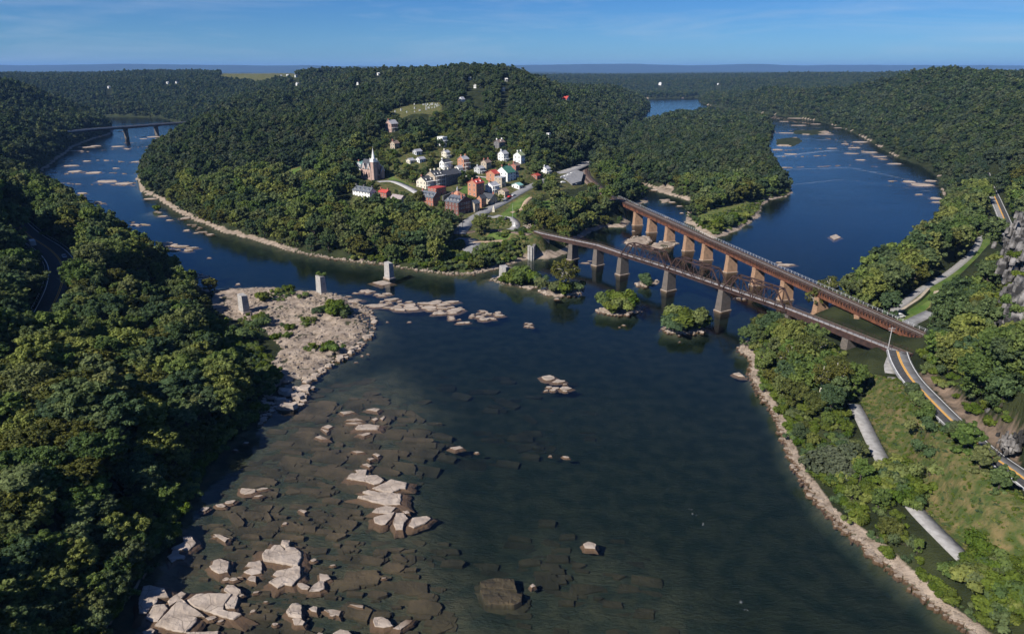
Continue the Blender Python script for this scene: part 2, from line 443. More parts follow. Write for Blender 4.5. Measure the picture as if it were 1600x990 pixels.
ISLANDS = [
    A((985, 203), (1020, 194), (1055, 183), (1100, 180), (1160, 184), (1203, 194), (1212, 205), (1202, 225), (1203, 250), (1215, 268), (1226, 284), (1240, 301), (1226, 308), (1203, 312),
      (1190, 322), (1187, 338), (1166, 352), (1141, 366), (1115, 372), (1096, 365), (1084, 352), (1068, 347), (1074, 332), (1085, 316), (1040, 303), (1010, 290), (966, 280), (955, 245), (968, 212)),
    A((766, 436), (790, 432), (830, 428), (847, 436), (846, 446), (828, 451), (800, 445), (775, 440)),
    A((846, 455), (862, 449), (900, 447), (912, 452), (901, 460), (872, 463), (852, 460)),
    A((935, 484), (950, 480), (985, 477), (1003, 482), (996, 489), (965, 492), (940, 489)),
    A((994, 443), (1012, 438), (1026, 440), (1022, 445), (1005, 448)),
    A((1036, 513), (1060, 506), (1100, 502), (1106, 511), (1090, 519), (1060, 522), (1040, 518)),
    A((976, 378), (990, 370), (1012, 370), (1016, 377), (1004, 383), (984, 384)),
    A((1014, 386), (1030, 379), (1058, 380), (1046, 386), (1020, 389)),
    A((1022, 296), (1040, 292), (1056, 297), (1050, 303), (1030, 301)),
    A((1212, 218), (1245, 214), (1255, 221), (1240, 229), (1213, 228)),
    A((1240, 204), (1290, 203), (1300, 208), (1270, 211), (1238, 209)),
    A((237, 331), (246, 328), (252, 331), (246, 336)),
    A((1030, 312), (1046, 311), (1050, 316), (1036, 318)),
]
SHELF = A((332, 455), (362, 452), (440, 452), (510, 458), (540, 466), (575, 480), (576, 512), (547, 544), (520, 560), (470, 590), (432, 602), (412, 630), (395, 660), (385, 640), (425, 575), (440, 545), (420, 525), (400, 510), (360, 500), (335, 485))
MEADOW = A((1358, 600), (1392, 612), (1440, 675), (1480, 715), (1510, 760), (1560, 795), (1640, 850), (1640, 930), (1580, 905), (1530, 880), (1490, 850), (1440, 790), (1400, 730), (1370, 680), (1345, 630), z=5)
LAWN = A((1375, 520), (1400, 492), (1452, 447), (1500, 415), (1534, 375), (1556, 355), (1565, 372), (1548, 405), (1500, 440), (1480, 462), (1450, 492), (1420, 515), z=6)
POINT_LAWN = A((758, 372), (772, 366), (830, 362), (833, 370), (780, 378), (756, 382), z=7)
HILL_LAWN = A((776, 331), (800, 312), (826, 303), (832, 308), (815, 320), (806, 330), (785, 334), z=14)
SLOPE_LAWN = A((846, 315), (866, 312), (868, 332), (848, 342), z=11)
CHURCH_LAWN = A((606, 281), (614, 278), (650, 288), (642, 292), z=20)
TERRACE = A((690, 303), (740, 285), (770, 278), (775, 284), (735, 297), (700, 314), z=17)
POINT_GRASS = A((763, 345), (790, 338), (818, 345), (812, 352), (775, 355), z=9)
CLEARING = A((436, 276), (470, 275), (482, 285), (462, 290), (440, 286), z=12)
FIELD = [at(348, 118, 76), at(470, 116, 76), at(470, 114.3, 82), at(348, 114.3, 82)]
TIP = A((1080, 350), (1115, 374), (1168, 354), (1198, 322), (1182, 316), (1150, 330), (1108, 338))
CEMETERY = [at(600, 176, 62), at(640, 163, 66), at(690, 160, 66), at(690, 168, 64), at(655, 178, 62)]
GRASS = [LAWN, POINT_LAWN, HILL_LAWN, SLOPE_LAWN, CHURCH_LAWN, TERRACE, CLEARING]
TOWN_CLEAR = A((524, 322), (560, 300), (575, 288), (560, 268), (600, 262), (660, 275), (688, 225), (700, 228), (705, 250), (740, 255), (776, 250), (770, 225), (820, 238), (830, 262), (870, 262),
    (930, 258), (932, 275), (900, 292), (850, 300), (838, 330), (850, 355), (858, 370), (760, 395), (715, 385), (712, 350), (680, 335), (640, 335), (600, 325), (540, 330), z=15)

# ------------------------------------------------------------------ roads and tracks: centre lines with heights, half width
def line(pts):
    """(px, py, z) -> world polyline with heights, resampled"""
    P = [(*at(a, b, z), z) for a, b, z in pts]
    out = []
    n = len(P)
    for i in range(n - 1):
        p0, p1, p2, p3 = P[max(0, i - 1)], P[i], P[i + 1], P[min(n - 1, i + 2)]
        L = math.dist(p1[:2], p2[:2])
        k = max(2, int(L / 3))
        for j in range(k):
            t = j / k
            out.append(tuple(0.5 * (2 * b + (c - a) * t + (2 * a - 5 * b + 4 * c - d) * t * t + (3 * b - a - 3 * c + d) * t ** 3) for a, b, c, d in zip(p0, p1, p2, p3)))
    out.append(P[-1])
    return out
ROADS = {
    'highway': (line([(20, 345, 17), (45, 368, 16), (78, 390, 15), (96, 412, 14.5), (97, 440, 14), (84, 475, 13), (62, 515, 12)]), 6.2),
    'river_road': (line([(1402, 548, 11.5), (1408, 566, 11.5), (1424, 592, 11.5), (1452, 622, 11.5), (1490, 660, 11.5), (1545, 708, 11.5), (1606, 752, 11.5), (1700, 830, 11)]), 3.3),
    'upper_river_road': (line([(1600, 400, 14), (1584, 382, 13), (1570, 345, 13), (1556, 312, 13), (1546, 290, 13), (1540, 270, 13)]), 3.4),
    'towpath': (line([(1372, 498, 6), (1400, 482, 6), (1440, 452, 6), (1480, 428, 6), (1510, 404, 6), (1526, 385, 6), (1532, 368, 6)]), 1.7),
    'near_towpath': (line([(1334, 632, 5), (1345, 652, 5), (1374, 711, 5), (1408, 765, 5), (1432, 798, 5), (1488, 855, 5), (1512, 878, 5)]), 1.8),
    'lock_road': (line([(1405, 515, 8), (1420, 505, 8), (1440, 495, 8), (1455, 488, 9)]), 2.4),
    'path_below_bridge': (line([(1398, 556, 10), (1392, 572, 9.5), (1394, 584, 9)]), 2.0),
    'main_street': (line([(716, 366, 9), (732, 347, 9.5), (755, 332, 10.5), (785, 316, 12), (805, 304, 14), (832, 290, 16), (860, 278, 17)]), 4.2),
    'church_lane': (line([(590, 284, 20), (612, 283, 20), (632, 290, 18.5), (650, 300, 17), (668, 310, 15)]), 3.0),
    'terrace_path': (line([(700, 278, 19), (730, 275, 19.5), (760, 277, 19.5), (776, 282, 18)]), 1.5),
    'point_loop': (line([(757, 337, 10), (772, 339, 10), (790, 336, 10), (806, 348, 9.5), (800, 358, 9), (770, 362, 8.5)]), 2.6),
    'hill_path': (line([(798, 332, 11), (815, 327, 12), (822, 315, 14), (830, 308, 15)]), 1.6),
    'point_path': (line([(738, 378, 7.5), (760, 377, 7.5), (800, 374, 7.5), (832, 369, 9)]), 1.5),
    'point_lane': (line([(716, 372, 8), (735, 376, 7.5), (742, 384, 7), (728, 394, 5)]), 5.0),
    'point_walk': (line([(755, 384, 6.5), (775, 380, 7), (800, 377, 7)]), 1.6),
    'wharf_road': (line([(868, 270, 15), (885, 268, 15), (905, 260, 15), (922, 252, 15)]), 6),
}
RAILS = {
    'railway_curve': (line([(955, 313, 12.3), (938, 297, 12.5), (922, 283, 12.8), (913, 272, 13), (914, 262, 13), (924, 254, 13)]), 5.5),
    'railway_spur': (line([(829, 366.5, 11.1), (815, 364.5, 10.8), (790, 361.5, 10), (765, 360, 9.3), (740, 361.5, 9), (722, 364, 8.8)]), 2.2),
}
CARPARK = A((876, 278), (900, 268), (912, 272), (908, 286), (894, 290), z=14)

# ------------------------------------------------------------------ the ground: one sheet, finer near the river
CTRL = [  # x, y, z in metres
    (-120, 100, 9), (-145, 150, 10), (-110, 200, 5), (-135, 250, 7), (-160, 230, 12), (-195, 240, 14), (-211, 311, 15), (-270, 375, 16), (-340, 450, 17), (-180, 180, 18), (-185, 110, 22),
    (-235, 240, 40), (-258, 311, 52), (-320, 375, 58), (-400, 450, 60), (-230, 150, 58), (-300, 240, 118), (-340, 311, 130), (-400, 370, 130), (-480, 450, 125), (-260, 60, 62), (-420, 200, 160), (-560, 380, 150),
    (-150, 320, 9), (-230, 400, 10), (-300, 470, 10), (-380, 560, 10), (-560, 560, 90), (-620, 640, 95), (-480, 640, 18),
    (60, 380, 6), (150, 0, 12), (110, 60, 5), (-100, 20, 10)]
for a, b, z in [(0, 230, 20), (60, 215, 10), (20, 170, 62), (100, 160, 45), (0, 120, 96), (130, 190, 14), (60, 190, 30),
    (230, 290, 6), (300, 300, 10), (400, 350, 6), (550, 385, 5), (640, 405, 4), (430, 285, 12), (500, 300, 10), (460, 250, 22), (380, 240, 24), (330, 200, 18), (420, 195, 36), (520, 220, 36), (560, 190, 48),
    (330, 182, 9), (260, 175, 8), (150, 172, 8), (300, 160, 30), (200, 150, 34), (100, 150, 50), (430, 160, 45), (300, 132, 62), (150, 130, 62), (500, 150, 58),
    (760, 378, 7), (730, 400, 5), (800, 372, 7), (725, 360, 8.6), (740, 325, 11), (800, 310, 13), (700, 345, 9), (660, 335, 10), (600, 330, 10), (550, 325, 10),
    (585, 285, 20), (555, 290, 18), (690, 292, 17), (720, 275, 19), (790, 275, 20), (810, 250, 28), (780, 232, 33), (695, 240, 34), (695, 225, 38), (612, 206, 45), (655, 172, 64), (722, 160, 62), (885, 160, 52),
    (857, 218, 36), (855, 270, 17), (845, 330, 9), (885, 275, 14), (905, 280, 13), (915, 258, 14), (930, 330, 9), (900, 350, 7), (960, 300, 8), (980, 250, 7), (930, 230, 24), (970, 190, 12), (900, 200, 40), (960, 215, 10),
    (560, 240, 34), (640, 225, 40), (750, 195, 50), (820, 190, 46), (760, 225, 36), (840, 240, 27),
    (1400, 470, 6), (1450, 445, 6), (1540, 380, 6), (1380, 440, 4), (1480, 350, 6), (1520, 300, 8), (1360, 620, 5), (1420, 700, 5), (1450, 790, 5), (1540, 880, 5), (1320, 600, 4), (1300, 720, 3), (1400, 850, 3.5),
    (1380, 545, 8), (1330, 540, 5), (1280, 540, 4), (1440, 560, 13), (1500, 640, 13.5), (1480, 600, 20), (1520, 600, 27), (1560, 660, 22), (1590, 700, 18), (1600, 620, 34), (1540, 560, 30), (1600, 540, 40), (1500, 520, 19), (1460, 510, 11),
    (1500, 480, 14), (1540, 450, 18), (1560, 420, 16), (1590, 440, 30), (1480, 240, 16), (1560, 260, 24), (1600, 280, 34), (1400, 215, 10), (1330, 190, 8), (1250, 172, 6), (1150, 165, 5), (1200, 150, 22),
    (1110, 150, 7), (1300, 160, 22)]:
    CTRL.append((*at(a, b, z), z))
def sky_pt(px, py, D, dz=-11):
    z = CAM_H + (111 - py) * D / FPX + dz
    return ((px - 800) / FPX * (D * math.cos(PITCH) + (CAM_H - z) * math.sin(PITCH)) / 1.0, D, z)
CTRL += [sky_pt(*q) for q in [(0, 135, 900), (60, 150, 1000), (120, 175, 1150), (0, 117, 1250), (60, 128, 1400), (110, 150, 1500), (-150, 112, 1000), (-100, 200, 760), (0, 220, 760), (40, 235, 800),
    (250, 111, 3000), (350, 112, 2700), (430, 111, 2500), (520, 109, 1900), (580, 108, 1450), (640, 107, 1350), (700, 105, 1200), (740, 104, 1150), (790, 108, 1130), (850, 111, 1150), (900, 119, 1220), (940, 127, 1250),
    (970, 133, 1280), (985, 150, 1320), (600, 130, 1150), (680, 125, 1050), (760, 125, 1000), (840, 130, 1000), (900, 140, 1050), (700, 150, 880), (800, 150, 880), (480, 135, 1500), (560, 140, 1200), (620, 150, 950), (500, 165, 1150),
    (920, 140, 2200), (970, 146, 2300), (900, 130, 2000), (1000, 140, 3100), (1050, 140, 3200), (1100, 138, 3000), (1000, 125, 3600), (1080, 124, 3700), (1150, 122, 3300), (1050, 117, 5200), (1150, 116, 4800), (950, 117, 5000),
    (1190, 131, 2000), (1210, 126, 1900), (1250, 115, 1700), (1320, 104, 1500), (1390, 97, 1400), (1450, 103, 1350), (1520, 114, 1250), (1560, 121, 1200), (1640, 121, 1100), (1500, 150, 900), (1600, 150, 800), (1700, 130, 800),
    (1550, 195, 650), (1600, 230, 480), (1700, 200, 480), (1400, 158, 1100), (1450, 130, 1200), (1350, 135, 1350), (1280, 140, 1600), (1700, 300, 380), (1640, 330, 330),
    (200, 118, 2600), (0, 116, 3000), (100, 117, 2800), (0, 114, 5000), (200, 114, 5000), (400, 113, 5000), (700, 113, 4000), (1300, 114, 4000), (1500, 112, 3000)]]
CT = np.array(CTRL)
c_az = np.arctan2(CT[:, 0], CT[:, 1]); c_lr = np.log(np.hypot(CT[:, 0], CT[:, 1]))

NA, NR = 780, 1080
A0, A1 = math.radians(-75), math.radians(75)
L0, L1 = math.log(25.0), math.log(46000.0)
gaz = np.linspace(A0, A1, NA); glr = np.linspace(L0, L1, NR)
GAZ, GLR = np.meshgrid(gaz, glr)
GR = np.exp(GLR)
GX = GR * np.sin(GAZ); GY = GR * np.cos(GAZ)

def base_height():
    # inverse-distance weights in (azimuth, log distance) on a coarse grid, then refined
    ca = np.linspace(A0, A1, 176); cl = np.linspace(L0, L1, 191)
    a, l = np.meshgrid(ca, cl)
    num = np.zeros(a.shape); den = np.zeros(a.shape)
    for i in range(len(CT)):
        d2 = ((a - c_az[i]) ** 2 + (l - c_lr[i]) ** 2 * 0.9) + 4e-5
        wt = d2 ** -1.9
        num += wt * CT[i, 2]; den += wt
    b = num / den
    # smooth a little
    for k in range(2):
        p = np.pad(b, 1, mode='edge')
        b = (p[1:-1, 1:-1] * 4 + p[:-2, 1:-1] + p[2:, 1:-1] + p[1:-1, :-2] + p[1:-1, 2:]) / 8
    u = (GAZ - A0) / (A1 - A0) * 175; v = (GLR - L0) / (L1 - L0) * 190
    i = np.clip(u.astype(int), 0, 174); j = np.clip(v.astype(int), 0, 189)
    fu = u - i; fv = v - j
    return (b[j, i] * (1 - fu) + b[j, i + 1] * fu) * (1 - fv) + (b[j + 1, i] * (1 - fu) + b[j + 1, i + 1] * fu) * fv

near = GR < 4200
X1, Y1 = GX[near], GY[near]
wob = (fbm(X1 / 9.0, Y1 / 9.0, 3, 5) - 0.5) * np.clip(np.hypot(X1, Y1) / 60.0, 2.0, 9.0)
sd = edist(WATER, X1, Y1)
sd = np.where(inside(WATER, X1, Y1), -sd, sd)
for isl in ISLANDS:
    xs = [p[0] for p in isl]; ys = [p[1] for p in isl]
    m = (X1 > min(xs) - 60) & (X1 < max(xs) + 60) & (Y1 > min(ys) - 60) & (Y1 < max(ys) + 60)
    e = edist(isl, X1[m], Y1[m])
    e = np.where(inside(isl, X1[m], Y1[m]), e, -e)
    sd[m] = np.maximum(sd[m], e)
SD = np.full(GX.shape, 500.0)
SD[near] = sd + wob * 0.45
BASE = base_height()
BASE += (fbm(GX / 60, GY / 60, 4, 3) - 0.5) * np.clip(BASE * 0.22, 0.4, 9)
far = sstep(5200, 9000, GR)
BASE = BASE * (1 - far) + (56 + 95 * (fbm(GX / 2600, GY / 1500, 4, 8) - 0.5)) * far
# the long blue ridge on the horizon
rz = np.exp(-((GY - 21500 - 1500 * np.sin(GX / 6000)) / 1500.0) ** 2) * (190 + 90 * (fbm(GX / 2600, GY / 9000, 4, 21) - 0.5) + 50 * np.exp(-((GX - 3500) / 2500.0) ** 2))
BASE += rz
isl_cap = np.full(GX.shape, 1e9)
for k, isl in enumerate(ISLANDS):
    ins = inside(isl, GX, GY) & near
    isl_cap[ins] = [5.0, 1.5, 1.4, 1.3, 1.0, 1.3, .9, .7, .8, .8, .7, .7, .6][k]
LANDH = np.minimum(np.minimum(np.maximum(BASE, 2.0), isl_cap), 1.6 + 0.5 * np.maximum(SD, 0))
shelf = inside(SHELF, GX, GY)
rough_shelf = 0.5 + 1.5 * np.maximum(fbm(GX / 7.0 + GY / 14, GY / 3.5, 4, 31) - 0.38, -.2) * 1.8 + 0.5 * (np.abs(fbm(GX / 2.5, GY / 1.6, 3, 77) - 0.5) * 2)
bankw = np.where(GX > 0, 16.0, 22.0)
t = sstep(0, bankw, SD)
bank = 0.25 + 0.13 * np.clip(SD, 0, 12) + 0.35 * (fbm(GX / 3, GY / 3, 3, 9) - 0.5) * np.clip(SD, 0, 1)
HT = np.where(SD > 0, bank * (1 - t) + LANDH * t, 0)
HT = np.where(shelf & (SD > 0), rough_shelf * sstep(0, 1.5, SD) + 0.05, HT)
_m = near & (GX < 0) & (GY < 420) & (GY > 150)
_d = edist(SHELF, GX[_m], GY[_m])
HT[_m] = np.where((SD[_m] > 0) & ~shelf[_m], np.minimum(HT[_m], .8 + .13 * _d + np.maximum(0, _d - 26) * 1.1), HT[_m])
# river bed: shallow ledges on the near left, deep channel elsewhere
SHALLOW = A((330, 1000), (250, 900), (330, 760), (420, 650), (520, 590), (620, 570), (690, 640), (660, 740), (690, 860), (760, 930), (800, 1000))
BAR = A((800, 880), (860, 830), (960, 840), (1080, 900), (1120, 960), (1100, 1010), (780, 1010), (740, 940))
bx, by = GX[near], GY[near]
dsh = edist(SHALLOW, bx, by); dsh = np.where(inside(SHALLOW, bx, by), dsh, -dsh)
dbr = edist(BAR, bx, by); dbr = np.where(inside(BAR, bx, by), dbr, -dbr)
deep = np.full(GX.shape, -3.6)
dd = -3.3 - 4.6 * sstep(14, 34, bx + (by - 200) * -.12) * (1 - sstep(300, 420, by))
dd = np.maximum(dd, -3.3 + 2.2 * sstep(-14, 10, dsh))
dd = np.maximum(dd, -3.3 + 1.1 * sstep(-10, 8, dbr))
deep[near] = dd
bed = np.maximum(deep, -0.15 + np.where(GX > 20, .85, .20) * SD) + 0.35 * (fbm(GX / 4, GY / 2.2, 4, 41) - 0.5)
HT = np.where(SD <= 0, np.minimum(bed, -0.08), HT)
HT = np.where(near, HT, BASE)
# cut the roads and tracks into it
ROADMASK = np.full(GX.shape, 99.0)
for nm, (ln, hw) in list(ROADS.items()) + list(RAILS.items()):
    xs = [p[0] for p in ln]; ys = [p[1] for p in ln]
    m = (GX > min(xs) - 40) & (GX < max(xs) + 40) & (GY > min(ys) - 40) & (GY < max(ys) + 40) & near
    d, zz = edist([p[:2] for p in ln], GX[m], GY[m], False, [p[2] for p in ln])
    k = 1 - sstep(hw + 1.5, hw + 9, d)
    HT[m] = np.where(SD[m] > 0, HT[m] * (1 - k) + (zz - 0.12) * k, HT[m])
    ROADMASK[m] = np.minimum(ROADMASK[m], d - hw)

def grid(Fd, x, y):
    x = np.asarray(x, float); y = np.asarray(y, float)
    u = (np.arctan2(x, y) - A0) / (A1 - A0) * (NA - 1); v = (np.log(np.maximum(np.hypot(x, y), 26)) - L0) / (L1 - L0) * (NR - 1)
    i = np.clip(u.astype(int), 0, NA - 2); j = np.clip(v.astype(int), 0, NR - 2)
    fu = np.clip(u - i, 0, 1); fv = np.clip(v - j, 0, 1)
    return (Fd[j, i] * (1 - fu) + Fd[j, i + 1] * fu) * (1 - fv) + (Fd[j + 1, i] * (1 - fu) + Fd[j + 1, i + 1] * fu) * fv
def gz(x, y):
    return float(grid(HT, x, y))
def hit(px, py):
    """where the ground is seen at this place of the photograph"""
    u = (px - 800) / FPX; v = (495 - py) / FPX
    d = np.array((u, math.cos(PITCH) + v * math.sin(PITCH), -math.sin(PITCH) + v * math.cos(PITCH)))
    ts = 40 * 1.002 ** np.arange(0, 2900)
    P = d[None, :] * ts[:, None]; P[:, 2] += CAM_H
    g = np.maximum(grid(HT, P[:, 0], P[:, 1]), 0)
    k = np.nonzero(P[:, 2] <= g)[0]
    k = k[0] if len(k) else len(ts) - 1
    return float(P[k, 0]), float(P[k, 1]), float(g[k])

# ground colours by what grows or lies there: red = grass, green = rock or beach, blue = bare dirt
FIELD[:] = [hit(a_, b_)[:2] for a_, b_ in ((345, 119.5), (472, 117.5), (472, 114.6), (345, 115.0))]
CEMETERY[:] = [hit(a_, b_)[:2] for a_, b_ in ((600, 176), (640, 163), (690, 160), (692, 169), (655, 179))]
gm = np.zeros(GX.shape); dm = np.zeros(GX.shape)
for poly in GRASS:
    xs = [p[0] for p in poly]; ys = [p[1] for p in poly]
    gm = np.maximum(gm, inside(poly, GX, GY) * 1.0)
meadow = inside(MEADOW, GX, GY)
pg = inside(POINT_GRASS, GX, GY)
gm = np.maximum(gm, (meadow | pg | inside(FIELD, GX, GY) | inside(CEMETERY, GX, GY)) * 0.5)
gm = np.maximum(gm, inside(TIP, GX, GY) * .8)
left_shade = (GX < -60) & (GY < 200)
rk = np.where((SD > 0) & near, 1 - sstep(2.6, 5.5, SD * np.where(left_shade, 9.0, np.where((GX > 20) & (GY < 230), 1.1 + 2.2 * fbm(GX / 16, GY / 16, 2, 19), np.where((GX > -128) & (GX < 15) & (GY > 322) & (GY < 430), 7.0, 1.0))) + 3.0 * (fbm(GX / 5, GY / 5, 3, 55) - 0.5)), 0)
rk = np.where(shelf & (SD > 0), np.where(fbm(GX / 5, GY / 3.5, 3, 13) > 0.66, 0.35, 1.0), rk)
for k in (6, 7, 8, 9, 10, 11, 12): rk = np.where(inside(ISLANDS[k], GX, GY), np.where(fbm(GX / 6, GY / 6, 3, 3) > .6, .4, 1.0), rk)
dm = inside(CARPARK, GX, GY) * 1.0
BANKCUT = A((1424, 560), (1470, 590), (1512, 640), (1560, 690), (1600, 720), (1600, 680), (1540, 640), (1490, 590), (1450, 555), z=16)
dm = np.maximum(dm, inside(BANKCUT, GX, GY) * 0.9)
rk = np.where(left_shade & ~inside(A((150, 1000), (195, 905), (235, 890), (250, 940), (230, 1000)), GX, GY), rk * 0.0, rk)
rk = np.where(shelf, rk, rk * (1 - sstep(1.8, 3.2, HT)))
SANDY = A((740, 428), (775, 421), (830, 404), (875, 401), (880, 396), (830, 398), (780, 414), (740, 421))
rk = np.maximum(rk, inside(SANDY, GX, GY) * (1 - sstep(2.2, 3.5, HT)))

rk = np.where((GY > 1300) & (GX < -250) & (SD > -5), 0, rk)
rk = np.where((GY > 620) & (GX > 150) & (fbm(GX / 30, GY / 60, 3, 8) > .45), 0, rk)
gm = np.maximum(gm, inside(TOWN_CLEAR, GX, GY) * 0.42)
V = np.stack([GX, GY, HT], -1).reshape(-1, 3)
idx = np.arange(NA * NR).reshape(NR, NA)
Q = np.stack([idx[:-1, :-1], idx[:-1, 1:], idx[1:, 1:], idx[1:, :-1]], -1).reshape(-1, 4)
def ground_mat():
    m, n, ns, l = mat('ground_cover')
    o = N(ns, 'ShaderNodeOutputMaterial'); b = N(ns, 'ShaderNodeBsdfPrincipled')
    t = N(ns, 'ShaderNodeTexCoord')
    at_ = N(ns, 'ShaderNodeAttribute', attribute_name='zone'); sp = N(ns, 'ShaderNodeSeparateColor')
    l.new(at_.outputs['Color'], sp.inputs['Color'])
    def ramp(scale, c1, c2, lo=.35, hi=.65, detail=6):
        z = N(ns, 'ShaderNodeTexNoise'); z.inputs['Scale'].default_value = scale; z.inputs['Detail'].default_value = detail
        r = N(ns, 'ShaderNodeValToRGB'); r.color_ramp.elements[0].position = lo; r.color_ramp.elements[1].position = hi
        r.color_ramp.elements[0].color = (*c1, 1); r.color_ramp.elements[1].color = (*c2, 1)
        l.new(t.outputs['Object'], z.inputs['Vector']); l.new(z.outputs['Fac'], r.inputs['Fac'])
        return r.outputs['Color'], z
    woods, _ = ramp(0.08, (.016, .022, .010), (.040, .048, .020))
    grass, _ = ramp(0.12, (.060, .115, .022), (.125, .165, .045))
    dry, _ = ramp(0.45, (.060, .090, .024), (.20, .155, .070), .38, .68, 9)
    rock, zr = ramp(0.35, (.18, .14, .105), (.40, .325, .26), .28, .7, 9)
    dirt, _ = ramp(0.25, (.11, .085, .065), (.27, .195, .145))
    bedc, _ = ramp(0.22, (.058, .063, .042), (.112, .096, .058), .38, .62)
    def mix(f, a, c):
        x = N(ns, 'ShaderNodeMix', data_type='RGBA')
        if isinstance(f, float): x.inputs['Factor'].default_value = f
        else: l.new(f, x.inputs['Factor'])
        l.new(a, x.inputs['A']); l.new(c, x.inputs['B'])
        return x.outputs['Result']
    def thr(sock, lo, hi):
        x = N(ns, 'ShaderNodeMapRange'); x.inputs['From Min'].default_value = lo; x.inputs['From Max'].default_value = hi
        l.new(sock, x.inputs['Value']); return x.outputs['Result']
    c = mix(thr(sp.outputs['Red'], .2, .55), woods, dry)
    c = mix(thr(sp.outputs['Red'], .7, .95), c, grass)
    c = mix(sp.outputs['Blue'], c, dirt)
    c = mix(thr(sp.outputs['Green'], .3, .7), c, rock)
    bz = N(ns, 'ShaderNodeSeparateXYZ'); l.new(t.outputs['Object'], bz.inputs['Vector'])
    wet = N(ns, 'ShaderNodeMapRange'); wet.inputs['From Min'].default_value = -0.02; wet.inputs['From Max'].default_value = -0.35
    l.new(bz.outputs['Z'], wet.inputs['Value'])
    c = mix(wet.outputs['Result'], c, bedc)
    l.new(c, b.inputs['Base Color'])
    b.inputs['Roughness'].default_value = 0.95; b.inputs['Specular IOR Level'].default_value = 0.1
    z2 = N(ns, 'ShaderNodeTexNoise'); z2.inputs['Scale'].default_value = 0.9; z2.inputs['Detail'].default_value = 9; z2.inputs['Roughness'].default_value = .65
    mpp = N(ns, 'ShaderNodeMapping'); mpp.inputs['Scale'].default_value = (.6, 1.3, 1); mpp.inputs['Rotation'].default_value = (0, 0, .3)
    l.new(t.outputs['Object'], mpp.inputs['Vector']); l.new(mpp.outputs['Vector'], z2.inputs['Vector'])
    bp = N(ns, 'ShaderNodeBump'); bp.inputs['Strength'].default_value = 1.0; bp.inputs['Distance'].default_value = 0.7
    l.new(z2.outputs['Fac'], bp.inputs['Height']); l.new(bp.outputs['Normal'], b.inputs['Normal'])
    l.new(b.outputs['BSDF'], o.inputs['Surface'])
    return m
me = np_mesh('ground', V, Q, ground_mat(), smooth=True)
ca = me.color_attributes.new('zone', 'FLOAT_COLOR', 'POINT')
zc = np.stack([gm, rk, dm, np.ones(GX.shape)], -1).astype(np.float32)
ca.data.foreach_set('color', zc.ravel())
ground = link('ground', me)
tag(ground, kind='structure')

